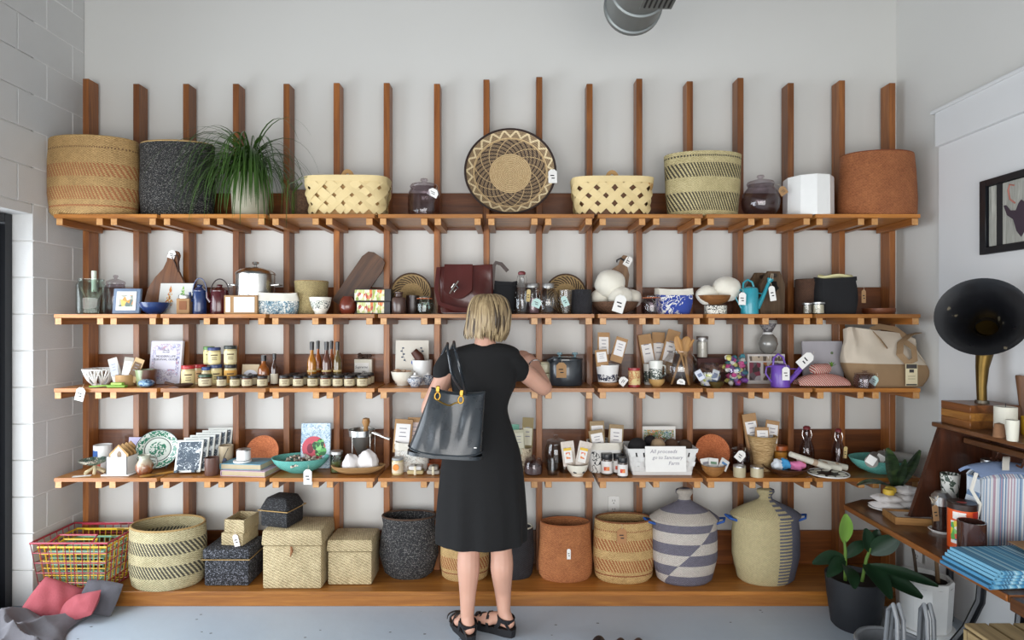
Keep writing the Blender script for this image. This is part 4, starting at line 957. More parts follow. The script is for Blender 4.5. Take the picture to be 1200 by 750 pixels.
tins = [((212, 229, 428), 3.50, 0, 'b02a2c', 'e0cf9d', 'front red-lidded cream tin, left end of the tin stack'),
        ((226, 243, 427), 3.62, 0, 'b02a2c', 'd9b07a', 'second red-lidded tin, behind the blue-lidded small tin'),
        ((236, 247, 430), 3.53, 0, '2b4a86', 'e4d8b4', 'small blue-lidded tin in the lower tin row'),
        ((246, 261, 427), 3.56, 0, '24345f', 'dfcf94', 'navy-lidded cream tin of the lower tin row'),
        ((262, 278, 427), 3.57, 0, '23262b', 'd8a552', 'black-lidded orange label tin, right end of the lower tin row')]
tins_ = [tinjar(l, p, Y, Z3, c, lc, G) for p, Y, z_, c, lc, l in tins]
hl = max(H - (427 - 375) * 3.56 / F - Z3, .05)
tinjar('green-lidded cream tin, left on top of the tin stack', (238, 252, 406), 3.63, Z3 + H - (427 - 375) * 3.62 / F - Z3 + .001, '5d8a4a', 'dcd69a', G)
tinjar('navy-lidded cream tin, middle of the top row of the tin stack', (243, 259, 407), 3.555, Z3 + hl + .001, '2a3c72', 'e3d6a4', G)
tinjar('dark-lidded cream tin, right on top of the tin stack', (262, 278, 405), 3.57, H - (427 - 375) * 3.57 / F + .001, '2a3330', 'ded3a6', G)
# rows of preserve jars
G = 'black-lidded preserve jars'
cols2 = [(232, 249, 438), (253.5, 266, 440), (269, 281.5, 440), (283, 296, 439.5), (301, 314, 439.5)]
cols3 = [(327, 340, 439), (343, 356, 439), (360, 373, 439), (375, 388, 439), (389.5, 402, 439), (403, 416, 439), (418, 431.5, 439)]
od = ['first', 'second', 'third', 'fourth', 'fifth', 'sixth', 'seventh']
for pl_, cols in (('second', cols2), ('third', cols3)):
    for i, c in enumerate(cols):
        for k in range(3 if pl_ == 'third' else (2 if i in (2, 3) else 1)):
            Y = 3.455 + .078 * k
            X, r = cyl(c[0], c[1], 3.455)
            wd = ('front', 'middle', 'rear')[k]
            big = pl_ == 'second' and i == 0
            lb = 'wider green-lidded preserve jar, first of the jar row on the second plank' if big else f'black-lidded preserve jar, {wd} row, {od[i]} from the left on the {pl_} plank'
            px0 = 600 + X * F / Y; dr = r * F / Y
            t = tinjar(lb, (c[0], c[1], c[2] + .6), 3.455, Z3, '2e4a34' if big else '17181b', 'cfc3a2', G, ('5a3d26', '4c2c1e', '6e5a2e', '6b3a22')[(i + k) % 4], .2, k == 0)
            t.location = (X, Y, Z3)
# oval sign card
b, w, h = book('shop_card', 'small kraft card with a white oval label, behind the jars', 'card', (283, 303, 427), 3.60, Z3, plain('c9b79a', .8, name='card_stock_tan'), .1, 0, .004)
b.location.z = Z3; B('oval_label', MB().lathe([(0, 0), (.042, 0), (.042, .001), (0, .0015)], 28, c=(0, 0, 0), sx=1, sy=.75, m=Matrix.Translation((0, 0, h * .45)) @ rotm(x=pi / 2)), plain('d5d7de', .7, name='grey_oval'), b)
B('oval_print', MB().ball((0, -.0016, h * .45), (.015, .001, .012), 10, 6), INK, b)
def sauce(label, px, Y, liq, cap='17181b', lb='d8d0bc', group='dark sauce and oil bottles', labz=(.12, .38), neck=.3):
    X, r = cyl(px[0], px[1], Y); h = H - (px[2] - 375) * Y / F - Z3
    t = T('sauce_bottle', label, 'bottle', (X, Y, Z3), R(-.2, .2), group)
    hb = h * (1 - neck)
    B('glass_body', MB().lathe([(0, 0), (r * .95, 0), (r, .004), (r, hb * .72), (r * .85, hb * .85), (r * .42, hb), (r * .38, h * .84), (0, h * .84)], 20), liq, t)
    B('cap', MB().lathe([(r * .46, h * .80), (r * .5, h * .99), (0, h)], 16), plain(cap, .35, name='bottle_cap', coat=.3), t)
    if lb: B('label', MB().lathe([(r * 1.02, h * labz[0]), (r * 1.02, h * labz[1])], 20), lab(lb), t)
    return t
def liquid(h, name): return plain(h, .08, name=name, coat=1.0, var=.25, scale=40)
sauce('wide amber vinegar bottle with a black cap, left of the dark sauce bottle', (302, 316, 416), 3.55, liquid('8a4a12', 'amber_liquid'), labz=(.1, .32))
sauce('dark brown sauce bottle with a cream label, left of the jar columns', (317, 326, 414), 3.54, liquid('3a1f12', 'brown_sauce'), labz=(.05, .36))
GLD = liquid('a66a12', 'golden_oil'); AMB = liquid('a2530c', 'orange_oil'); HRB = liquid('5d4a1e', 'herb_oil'); BRN = liquid('5a3122', 'brown_oil')
for px, Y, lq, l in (((360, 371, 400), 3.56, GLD, 'golden oil bottle with herbs, first of the tall bottles from the left'), ((368.5, 377, 399), 3.68, AMB, 'orange oil bottle behind the first tall bottle'),
                 ((377, 388.5, 400), 3.57, BRN, 'brown oil bottle, third of the tall bottles from the left'), ((384.5, 392.5, 399), 3.68, AMB, 'orange oil bottle behind the third and fifth tall bottles'),
                 ((390.5, 400.5, 400), 3.57, HRB, 'dark herb oil bottle, rightmost of the tall bottles before the stud')):
    t = sauce(l, px, Y, lq, lb='c9b07a', labz=(.30, .34)); t.location.z = Z3
X, w, h = boxpx(413.5, 434, 421, 3.69, Z3)
t = T('sign_box', 'small white box with a handwritten sign standing behind the jar columns', 'box', (X + .01, 3.685, Z3), 0)
B('carton', MB().box((0, .02, h / 2), (w, .04, h), .001), plain('d9d4c6', .7, name='cream_carton'), t, False); B('sign_card', MB().box((-w * .06, -.0012, h * .55), (w * .82, .002, h * .6)), PAPER, t, False)
text(t, 'handwriting', 'Supreme', .022, (-w * .1, -.0026, h * .66), INK, shear=.3); text(t, 'handwriting', 'Mix', .02, (w * .08, -.0026, h * .45), INK, shear=.3)
m = MB(); random.seed(8)
for i in range(10): m.ball((R(-.03, .04), R(0, .03), h + R(.006, .03)), (.013, .012, .01), 8, 6)
B('dried_pods', m, plain('3d2a20', .8, name='dried_pod'), t)
# fourth plank, left of the woman
b, w, h = book('art_tile', 'cream tile painted with a blue heart and sprigs, leaning behind the cream bowl', 'tile', (463, 502, 399), 3.60, Z3, plain('cfc9bd', .5, name='cream_tile', var=.04), .08, 0, .012)
heart = [(0, -.05), (.03, -.02), (.05, .015), (.045, .04), (.022, .05), (0, .032), (-.022, .05), (-.045, .04), (-.05, .015), (-.03, -.02)]
B('painted_heart', MB().prism([(x * 1.15 + .005, z * 1.2 + h * .42) for x, z in heart], .001, (0, -.0011, 0)), plain('8fa6cf', .6, name='pale_blue_paint'), b, False)
B('painted_heart', MB().prism([(x * .5 + .02, z * .5 + h * .45) for x, z in heart], .001, (0, -.0016, 0)), plain('2f56a8', .6, name='blue_paint'), b, False)
m = MB()
for s in (-1, 1):
    m.tube([(s * .035, -.001, h * .5), (s * .055, -.001, h * .65), (s * .06, -.001, h * .8)], .0012, 4)
    for k in range(5): m.ball((s * (.045 + .012 * (k % 2)) + .008 * k * s * .3, -.001, h * (.54 + .07 * k)), (.008, .001, .005), 8, 5)
B('painted_sprig', m, plain('39465a', .6, name='slate_paint'), b)
t, r, h = cy('footed_bowl', 'cream footed bowl painted with a small black clover, before the heart tile', 'bowl', (458, 486, 434), 3.53, Z3, FOOTED, CREAM, t=.005)
B('painted_clover', MB().ball((-.01, -r * .72, h * .5), (.009, .004, .009), 8, 6), INK, t); m = MB(); random.seed(3)
for i in range(8): m.ball((R(-.05, .05), R(-.05, .05), h + R(-.012, .008)), (.018, .016, .008), 8, 6)
B('contents', m, patches(('c9a58a', 'b98f70', 'd8c0a8'), 50, name='wooden_beads'), t)
t, r, h = cy('white_planter', 'plain white planter holding a brush, left of the woman', 'planter', (483, 507, 421), 3.60, Z3, POT, WHITEC, t=.006)
B('brush_handle', MB().tube([(.02, 0, h * .3), (-.02, -.01, h + .02), (-.05, -.015, h + .055)], [.02, .03, .022], 10), plain('4e261a', .5, name='brush_wood'), t)
DELFT = motif('e3e4e6', ('5b6c8c', '8391a8'), 40, .05, .25, 'blue_white_glaze', coat=.5)
for px, Y, l in (((477, 496, 436), 3.46, 'round lidded pot in blue and white glaze, before the white planter'), ((495, 508, 433), 3.55, 'smaller blue and white lidded pot beside the white planter')):
    X, r = cyl(px[0], px[1], Y); h = H - (px[2] - 375) * Y / F - Z3
    t = T('lidded_pot', l, 'pot', (X, Y, Z3)); B('pot_body', MB().lathe([(0, 0), (r * .55, 0), (r * .6, h * .08), (r, h * .38), (r * .9, h * .58), (r * .5, h * .68), (0, h * .68)], 28), DELFT, t)
    B('lid', MB().lathe([(r * .56, h * .66), (r * .55, h * .72), (r * .2, h * .82), (r * .16, h * .88), (r * .22, h * .95), (0, h)], 20), WHITEC, t)
# right of the woman
for k, (px, l) in enumerate((((634, 648, 438), 'cream square canister, lower of the stacked pair behind the forearm'), ((633, 645, 424), 'cream square canister, upper of the stacked pair behind the forearm'))):
    X, w, h = XP((px[0] + px[1]) / 2, 3.56), (px[1] - px[0]) * 3.56 / F, .066
    t = T('cream_canister', l, 'canister', (X, 3.60, Z3 + k * .068), 0, 'cream canisters behind the forearm')
    B('canister_body', MB().box((0, 0, h / 2), (w, w, h), .006), plain('c5bd9d', .4, name='cream_enamel', coat=.3), t); B('lid_seam', MB().box((0, 0, h * .8), (w * 1.01, w * 1.01, .003)), plain('8d866c', .5, name='dark_seam_band'), t)  # darker band marks the seam of the lid
DKG = plain('2c3238', .3, name='dark_grey_enamel', coat=.5)
X, w, h = boxpx(645, 685, 423, 3.43, Z3)
t = T('bread_crock', 'dark grey lidded crock with glass knobs and a kraft tag', 'crock', (X, 3.53, Z3), 0)
B('crock_body', MB().lathe(hollow([(0, 0), (w * .46, 0), (w * .5, .01), (w * .5, h * .96), (w * .48, h)], .006), 40, sy=.8), DKG, t)
B('lid', MB().lathe([(w * .51, h), (w * .51, h + .008), (w * .4, h + .018), (0, h + .02)], 40, sy=.8), DKG, t)
for x in (-.04, .05): B('lid_knob', MB().lathe([(.008, h + .018), (.006, h + .028), (.018, h + .034), (.016, h + .046), (0, h + .05)], 16, c=(x, -.03, 0)), plain('6f8a92', .15, name='glass_knob', coat=1), t)
B('carry_handle', MB().tube([(-w * .48, -.03, h * .9), (-w * .56, -.05, h * 1.02), (-w * .4, -.06, h * 1.12), (-w * .25, -.05, h * 1.08)], .008, 8), DKG, t)
price_tag(t, (-w * .17, -w * .41, h * .93), .058, .088, 0, .0, KRAFT)
# white pot with packets on a wooden dish
t, r, h = cy('wooden_dish', 'round wooden dish under the white packet pot', 'dish', (701, 727, 446), 3.48, Z3, [(0, 0), (.8, 0), (1, .6), (1, 1)], wood('b07c4c', '80522e', 0, 2, .5, name='dish_wood'), t=.006)
price_tag(t, (.05, -r - .004, .05), .05, .045, .1, -.9)
zb = Z3 + h + .001
X, r = cyl(697, 727, 3.48); ht = hz(426, 3.48, r) - zb
t = T('packet_pot', 'white ceramic pot painted with dark lavender, full of kraft packets', 'pot', (X, 3.48, zb)); B('pot_body', MB().lathe(hollow(scl(POT, r * .9, ht), .005), 32), motif('e6e4e2', ('3a3f58', '2c2f42'), 38, .07, .4, 'lavender_glaze', z0=.008, z1=.045), t)
G = 'kraft packets in the white pot'
for px, py, hh, ti, l, Y in ((707, 424, 34, .02, 'tallest kraft packet in the lavender pot', 3.53), (721, 424, 29, .3, 'kraft packet leaning right in the lavender pot', 3.49), (706, 429, 19, -.1, 'short kraft packet at the front of the lavender pot', 3.445)):
    packet(None, l, px, py, 14, hh, Y, 0, ti, group=G, lean=.03)
def labtin(label, px, Y, Z, cream, red):
    X, r = cyl(px[0], px[1], Y); h = H - (px[2] - 375) * Y / F - Z
    t = T('food_tin', label, 'tin', (X, Y, Z)); B('tin_body', MB().lathe([(0, 0), (r, 0), (r, h * .08), (r * .97, h * .09), (r * .97, h * .88), (r, h * .89), (r, h), (0, h)], 26), plain(red, .4, name='red_tin', coat=.3), t)
    B('label', MB().lathe([(r * .985, h * .12), (r * .985, h * .86)], 26), motif(cream, ('a05a3a', 'c08a5a'), 36, .06, .7, 'cream_tin_label'), t)
labtin('cream label tin with red rims between two packet pots', (736, 750.5, 431), 3.45, Z3, 'd9c48c', '9a1f24')
G = 'kraft packets behind the floral mugs'
for px, py, hh, ti, l, Y in ((762, 436, 44, -.15, 'kraft packet leaning left behind the floral mug', 3.62), (771, 436, 46, .02, 'narrow white labelled packet behind the floral mug', 3.66), (777, 436, 50, .28, 'tallest kraft packet leaning right towards the spoon vase', 3.60)):
    packet(None, l, px, py, 15, hh, Y, 0, ti, group=G, lean=.03)
FLM = motif('dedfd8', ('26302f', '3c4a44'), 40, .085, .3, 'dark_flower_glaze', coat=.4, z0=.015, z1=.08)
X, r = cyl(759, 778, 3.47)
t, rr, h = cy('tan_bowl', 'tan glazed bowl under the floral mug', 'bowl', (760, 779, 443), 3.47, Z3, [(0, 0), (.55, 0), (.6, .08), (.95, .5), (1, 1)], plain('bf9a62', .3, name='tan_glaze', coat=.5), t=.005)
zb = Z3 + h * .55
t = T('floral_mug', 'white mug with dark flowers nested in the tan bowl', 'mug', (X, 3.47, zb)); hh = hz(422, 3.47, rr) - zb; B('mug_body', MB().lathe(hollow(scl(CUP, rr * .88, hh), .004), 30), FLM, t)
B('mug_handle', MB().tube([(rr * .8, 0, hh * .8), (rr * 1.2, 0, hh * .75), (rr * 1.2, 0, hh * .35), (rr * .76, 0, hh * .25)], .005, 8), FLM, t)
cy('floral_cup', 'second white floral cup half hidden behind the mug in the tan bowl', 'mug', (754, 765, 426), 3.57, Z3, CUP, FLM, t=.004)
# spoon vase
t, r, h = gjar('large round clear glass vase holding wooden spoons', (776, 819, 411), 3.49, Z3, ROUNDJ, None, GLASS, 'vase', 'glass_vase', tagp=((-.01, -.10, .05), .045, .03, 0, .1))
SPN = wood('c89a5e', '9c6c3a', 2, 2, .55, name='spoon_wood', rv=.15)
def spoon(label, x, y0, base, a, L, fork=False, bw=.028):
    o = T('wooden_spoon', label, 'spoon', (t.location.x + base[0], t.location.y + base[1], Z3 + .008), 0, 'wooden spoons in the glass vase', base[2], a)
    B('spoon_handle', MB().tube([(0, 0, 0), (0, 0, L * .7)], [.006, .007], 8), SPN, o)
    B('spoon_bowl', MB().ball((0, 0, L * .84), (bw, .007, L * .2), 16, 12), SPN, o)
    if fork: B('spoon_lug', MB().tube([(bw * .8, 0, L * .86), (bw * 1.1, 0, L * 1.02)], [.010, .006], 8), SPN, o)
spoon('narrow wooden spoon leaning left in the glass vase', 0, 0, (.045, -.02, .02), -.26, .285, bw=.024)
spoon('broad wooden spoon leaning right in the glass vase', 0, 0, (-.05, .01, .02), .33, .285, True, .034)
spoon('third wooden spoon, lower and between the other two', 0, 0, (.06, .03, -.05), -.12, .24, bw=.02)
# dark red box with shaker
X, w, h = boxpx(818, 860, 420, 3.62, Z3)
t = T('lettered_box', 'dark red printed wooden box carrying the shaker jar', 'box', (X, 3.625, Z3)); B('box_body', MB().box((0, .045, h / 2), (w, .09, h), .002), plain('4a1f1c', .6, name='dark_red_box'), t, False)
B('box_print', MB().box((0, -.001, h * .6), (w * .85, .0015, h * .3)), motif('5a2a24', ('a87a6a',), 60, .1, .8, 'box_lettering_print'), t, False)
gjar('glass shaker jar with a metal lid and pale powder, on the dark red box', (816, 830, 394), 3.66, Z3 + h + .001, CYL, 'metal', fill=(plain('d9d5c8', .9, name='pale_powder'), .85), name='shaker_jar')
gjar('small round glass jar of folded papers, beside the spoon vase', (816, 846, 425), 3.46, Z3, [(0, 0), (.5, 0), (.7, .06), (1, .45), (.9, .75), (.7, 1)], None, tagp=None, fill=(patches(('d8d6c0', 'c9d06a', 'e8e8ea', '8a9ab8'), 45, name='folded_papers'), .55), n=32)
for dx, ti, c in ((-.045, -.5, 'd5d9e4'), (.02, .35, 'dfe3e8')):
    o = T('tea_sachet', f'{"left" if dx < 0 else "right"} white sachet on the mouth of the small paper jar', 'sachet', (XP(830, 3.44) + dx, 3.40, Z3 + .045), 0, 'white sachets in the small jar', -.3, ti)
    B('sachet_body', MB().box((0, 0, .03), (.04, .006, .06), .002), plain(c, .7, name='sachet_paper'), o); B('sachet_print', MB().box((0, -.0036, .03), (.024, .001, .02)), plain('7a86a0', .8, name='sachet_print'), o, False)
cy('dark_dish', 'small dark brass dish at the shelf edge before the paper jar', 'dish', (830, 849, 446), 3.385, Z3, BOWL, plain('5b4a22', .4, .5, name='dark_brass'), t=.003)
# cloche of paper scraps
t, r, h = gjar('large round glass bowl of crumpled multicoloured paper', (847, 877, 418), 3.48, Z3, [(0, 0), (.5, 0), (.7, .05), (1, .45), (.95, .7), (.7, .92), (.66, 1)], None, cat='bowl', name='glass_bowl')
m = [MB() for _ in range(5)]; random.seed(11)
for i in range(60):
    a, q, z_ = R(0, 6.28), sqrt(R(0, 1)), R(.1, 1.05); rr = r * .86 * q * (1 - .6 * abs(z_ - .5) ** 1.5)
    m[i % 5].ball((rr * cos(a), rr * sin(a), h * z_), (.018, .018, .015), 7, 5, fn=lambda p: R(.7, 1.2))
for q, c in zip(m, ('d6cf7a', 'e2e0da', '3f7a86', '6d3f8a', 'b5437c')): B('paper_scrap', q, plain(c, .8, name='scrap_paper'), t, True, 20, 'stuff')
# picture box with round dark necked vase
X, w, h = boxpx(876, 920, 415, 3.60, Z3)
t = T('picture_box', 'white box printed with photographs behind the purple watering can', 'box', (X, 3.60, Z3)); B('box_body', MB().box((0, .06, h / 2), (w, .12, h), .002), plain('cfcac6', .6, name='white_box'), t, False)
B('box_picture', MB().box((-w * .3, -.001, h * .42), (w * .3, .0015, h * .6)), patches(('3a2a2c', '7a2f44', 'a8a4a8', '5d5258', 'c9c4c0'), 30, name='flower_photo'), t, False)
B('box_picture', MB().box((w * .12, -.001, h * .42), (w * .4, .0015, h * .6)), patches(('8c8078', '5c4a3e', 'c2b8ae', 'a8683a'), 28, name='pattern_photo'), t, False); B('box_picture', MB().box((0, -.001, h * .85), (w * .9, .0015, h * .16)), patches(('b8a894', '5d5044', 'ddd8d0'), 60, name='strip_photo', st=(1, 1, .3)), t, False)
zb = Z3 + h + .001; X, r = cyl(888, 912, 3.66); hv = H - (379 - 375) * 3.66 / F - zb
t = T('round_vase', 'round grey glass vase with a dark flared neck, standing on the picture box', 'vase', (X, 3.66, zb))
B('vase_body', MB().lathe(hollow([(0, 0), (r * .4, 0), (r * .8, hv * .12), (r, hv * .32), (r * .85, hv * .52), (r * .45, hv * .66)], .004), 32), plain('8b8984', .12, name='smoked_glass', coat=1, k=.8), t)
B('vase_neck', MB().lathe([(r * .47, hv * .64), (r * .42, hv * .72), (r * .9, hv * 1.0), (r * .86, hv * 1.0), (r * .36, hv * .72), (r * .4, hv * .64)], 32), motif('4a4648', ('8a8688',), 60, .1, .5, 'dark_neck'), t)
B('neck_band', MB().lathe([(r * .5, hv * .63), (r * .52, hv * .66), (r * .5, hv * .70), (r * .44, hv * .71)], 32), plain('d8d8d8', .4, name='pale_band'), t)
t, r, h, e, m, a = watercan('purple metal watering can with a white tag, right of the picture box', (903, 926, 427), 3.44, Z3, PURP, 949, 420, .06, 1)
B('side_rose', MB().lathe([(0, 0), (.006, 0), (.007, .05), (.022, .066), (.022, .07), (0, .07)], 18, m=Matrix.Translation((r * 1.55, -.004, h * .62)) @ rotm(y=.75)), PURP, t)
price_tag(t, (.004, -r - .01, h * .92), .042, .075)
# tea towel card, twine, big tag
b, w, h = book('calendar_card', 'grey card printed with a small green plant, behind the striped twine', 'card', (942, 989, 400), 3.60, Z3, plain('a9a6ac', .7, name='grey_card', var=.05), .08, 0, .012)
m = MB()
for k in range(5): dleaf(m, (.05, -.003, h * .40), (cos(k * .7 + .2) * .5, -.05, abs(sin(k * .7 + .2)) * .5 + .2), .03, .012, 0)
B('printed_plant', m, plain('6e9a3a', .7, name='printed_green'), b); B('printed_flower', MB().ball((.055, -.002, h * .72), (.009, .001, .009), 8, 5), plain('5e7050', .7, name='printed_dull_green'), b)
TWN = N('red_white_twine'); q = TWN.xyz(); s = TWN.ma('FRACT', TWN.ma('MULTIPLY', TWN.ma('ADD', q[0], TWN.ma('MULTIPLY', q[2], .8)), 75)); TWN.bump(TWN.ma('SINE', TWN.ma('MULTIPLY', s, pi)), .7, .004); TWN = TWN.set(TWN.mix(TWN.ma('LESS_THAN', s, .45), C('dcc6b8'), C('b04a44')), .85)
t = T('twine_bundle', 'flat bundle of red and white striped twine with a loose roll on top', 'twine', (XP(966, 3.44), 3.47, Z3 + .004))
X0 = 60 * 3.44 / F
B('flat_skein', MB().grid(lambda u, v: ((u - .5) * X0, .11 * .5 * cos(pi * v) * (.75 + .25 * sin(pi * u)) * -1, .004 + .068 * sin(pi * v) * (sin(pi * (u * .94 + .03)) ** .35)), 36, 10, .003), TWN, t)
B('twine_roll', MB().lathe([(0, -.055), (.024, -.055), (.030, -.03), (.030, .05), (.024, .06), (.01, .058), (0, .04)], 24, m=rotm(y=pi / 2, z=.3, c=(-.01, .0, .098))), TWN, t)
price_tag(t, (-.085, -.06, .185), .058, .10, 0, .85)
gjar('small lidded glass jar of grey sachets before the canvas tote', (1000, 1027, 434), 3.385, Z3, [(0, 0), (.9, 0), (1, .1), (1, .75), (.9, 1)], 'glass', GLASSP, tagp=((.035, -.05, .068), .045, .05, 0, .6, PT))
# canvas tote
CANV = plain('c8bcab', .9, name='natural_canvas', bump=.4, bs=260, var=.06); TAN = plain('94795a', .85, name='tan_canvas', bump=.4, bs=260, var=.08)
X = XP(1042, 3.50); t = T('tote_bag', 'cream canvas tote bag with tan base and handles, right end of third shelf', 'bag', (X - .012, 3.525, Z3), 0)
def tote(u, v, o=0):
    a = 2 * pi * u; e = lambda c, p: (abs(c) ** p) * (1 if c > 0 else -1)
    wv = .20 + .045 * sin(pi * min(1, v * 1.25)) * (1 if v < .8 else 1) + .03 * max(0, v - .6)
    dv = .10 * (1 - .72 * v ** 1.6)
    lean = -.03 * v ** 2 + .012 * sin(7 * v)
    wr_ = .010 * sin(6 * a + 9 * v) * v + .008 * sin(11 * a) * v
    return ((wv + o) * e(cos(a), .6) + lean, (dv + o) * e(sin(a), .75) + wr_, v * (.29 + .045 * cos(a - pi) * v - .03 * v * sin(a)))
B('tan_base', MB().grid(lambda u, v: tote(u, v * .43), 48, 8, .003), TAN, t); B('canvas_body', MB().grid(lambda u, v: tote(u, .42 + v * .58, -.001), 48, 10, .003), CANV, t); B('bag_bottom', MB().flat([tote(i / 48, 0)[:2] for i in range(48)], .004), TAN, t)
hs = [(-.018, -.002), (.018, -.002), (.018, .002), (-.018, .002)]
B('handle', MB().tube([(-.03, -.075, .22), (-.06, -.05, .28), (-.09, -.02, .33), (-.03, .0, .346), (.06, -.01, .33), (.1, -.03, .29)], 1, sec=hs), TAN, t)
B('handle', MB().tube([(.19, -.02, .31), (.12, -.05, .30), (.04, -.085, .255), (.015, -.115, .19), (.055, -.122, .14), (.10, -.118, .16), (.105, -.10, .225), (.06, -.08, .265)], 1, sec=hs), TAN, t)
hg = B('swing_label', MB().box((0, 0, -.062), (.068, .002, .125)), plain('d2c6a4', .7, name='cream_label'), t, False); hg.location = (.075, -.126, .135)
for z, w, q in ((-.014, .06, .024), (-.118, .06, .008), (-.04, .026, .018)): B('label_print', MB().box((0, -.0016, z), (w, .001, q)), plain('3a3636', .8, name='label_dark_print'), hg, False)
for z in (-.07, -.085): B('label_rule', MB().box((0, -.0016, z), (.04, .001, .003)), plain('8a826c', .8, name='label_grey_print'), hg, False)
# ---------------------------------------------------------------- fourth shelf
# driftwood stand with a dark bead dish
t = T('driftwood_stand', 'small crossed driftwood stand with a dark beaded dish, left end of fourth shelf', 'stand', (XP(110, 3.46), 3.47, Z4))
DRW = plain('c9b894', .8, name='driftwood', var=.2, bump=.3)
for a in (0, 1.05, 2.1): B('leg', MB().tube([(.055 * cos(a), .055 * sin(a), .008), (0, 0, .035 + .006 * a), (-.055 * cos(a), -.055 * sin(a), .008)], .008, 6), DRW, t)
B('dish', MB().lathe(hollow(scl(BOWL, .075, .03), .004), 24, c=(-.015, .01, .05)), motif('241f1c', ('c9c2b0', '4f6a5a'), 60, .1, .6, 'beaded_dish'), t)
o = B('paper_tag', MB().box((0, 0, .001), (.09, .03, .0015)), PAPER); o.location = (XP(96, 3.41), 3.41, Z4); o.rotation_euler = (0, 0, .35); tag(o, 'narrow white paper label lying in front of the driftwood stand', 'tag')
t, r, h = cy('enamel_mug', 'white mug with a blue and red print, behind the driftwood stand', 'mug', (109, 132, 519), 3.62, Z4, CYL, WHITEC, t=.004)
a = -pi / 2 - .75 + .3
B('mug_print', MB().lathe([(r * 1.01, h * .3), (r * 1.01, h * .8)], 12, a0=a - .6, a1=a + .5), plain('2e5a9a', .5, name='blue_print'), t); B('mug_print', MB().lathe([(r * 1.015, h * .12), (r * 1.015, h * .36)], 12, a0=a - .2, a1=a + .8), plain('c9573a', .5, name='red_print'), t)
# white planter with house-shaped wooden cards
X, w, h = boxpx(125, 144, 536, 3.42, Z4)
t = T('white_planter', 'square white planter holding house-shaped wooden cards', 'planter', (X + .012, 3.49, Z4)); w = .12; h = .10
m = MB()
for s in (-1, 1): m.box((s * (w / 2 - .003), 0, h / 2 + .006), (.006, .15, h), .001); m.box((0, s * .072, h / 2 + .006), (w, .006, h), .001)
m.box((0, 0, .012), (w - .004, .146, .006)); B('planter_body', m, WHITEC, t, False); B('saucer', MB().box((0, 0, .0045), (w + .04, .18, .008), .002), WHITEC, t)
for k in range(4):
    hs_ = [(-.055, .04), (.055, .04), (.055, h + .02), (0, h + .075), (-.055, h + .02)]
    c = B('house_card', MB().prism(hs_, .006, (0, -.055 + .035 * k, 0)), wood('c9a26a', '97703f', 2, 2, .7, name='card_wood', rv=.1), t, False)
    if k == 0: B('card_face', MB().prism([(x * .82, z * .9 + .006) for x, z in hs_], .001, (0, -.0565, 0)), plain('e3dfe0', .7, name='white_card_face'), c, False); B('printed_flame', MB().ball((.005, -.057, h + .018), (.014, .001, .02), 10, 6), plain('8d7a66', .8, name='brown_flame'), c)
b, w, h = book('greeting_card', 'lilac card printed with yellow flowers, half hidden by the green plate', 'card', (149, 175, 513), 3.62, Z4, plain('bdb6d4', .7, name='lilac_card', var=.04), .1, 0, .004)
B('printed_flowers', MB().box((.01, -.0012, h * .4), (w * .7, .001, h * .4)), patches(('bdb6d4', 'c9c24a', '4f6a3c', 'e0d890', 'bdb6d4'), 60, name='yellow_flower_print'), b, False)
# green leaf plate on stand
Yp = 3.58; X = XP(185, Yp); rp = 21 * Yp / F * 1.06
t = T('painted_plate', 'large white plate painted with green leaves on a dark stand', 'plate', (X, Yp, Z4 + rp * .98 + .004), .42, None, -.28)
n = N('green_leaf_glaze'); x, y, z = n.xyz(); rr = n.ma('DIVIDE', n.ma('SQRT', n.ma('ADD', n.ma('MULTIPLY', x, x), n.ma('MULTIPLY', z, z))), rp)
q = n.noise(scale=34, det=1.5, dist=1.5); lf = n.ma('LESS_THAN', n.ma('ABSOLUTE', n.ma('SUBTRACT', q, .5)), .07)
bd = n.ma('MULTIPLY', n.ma('GREATER_THAN', rr, .68), n.ma('LESS_THAN', rr, .95)); cn = n.ma('LESS_THAN', rr, .4)
col = n.mix(n.ma('MULTIPLY', lf, n.ma('MAXIMUM', bd, cn)), C('d9e0d8'), C('2f7a5e')); ln = n.ma('LESS_THAN', n.ma('ABSOLUTE', n.ma('SUBTRACT', rr, .6)), .02)
col = n.mix(n.ma('MAXIMUM', ln, n.ma('GREATER_THAN', rr, .965)), col, C('2c3f3a'))
B('plate_disc', MB().lathe([(0, 0), (rp * .62, .0), (rp * .7, .008), (rp, .022), (rp, .017), (rp * .7, .002), (rp * .62, -.006), (0, -.006)], 48, m=rotm(x=pi / 2)), n.set(col, .25, Coat_Weight=.5), t)
B('plate_stand', MB().tube([(-.05, -.035, -rp - .0), (-.05, .03, -rp + .01), (-.05, .04, .05)], .004, 6).tube([(.05, -.035, -rp), (.05, .03, -rp + .01), (.05, .04, .05)], .004, 6), BLACKP, t)
n = N('runny_brown_glaze'); z = n.xyz()[2]; col = n.ramp(n.ma('ADD', n.ma('MULTIPLY', z, 5), n.ma('MULTIPLY', n.noise(scale=22, dist=1), .5)), [(.3, C('5b2a14')), (.5, C('8d5330')), (.62, C('b9a58c')), (.8, C('b8b8a4'))])
t, r, h = cy('glazed_jug', 'small jug in runny brown and grey glaze with a handle, before the green plate', 'jug', (158, 181, 531), 3.42, Z4, [(0, 0), (.6, 0), (.7, .05), (1, .35), (.95, .55), (.6, .8), (.58, .88), (.68, 1)], n.set(col, .2, Coat_Weight=.6), t=.005)
B('jug_handle', MB().tube([(r * .6, 0, h * .9), (r * 1.25, .01, h * .85), (r * 1.35, .01, h * .55), (r * .9, 0, h * .35)], .006, 8), plain('6b6a60', .3, name='grey_glaze', coat=.5), t)
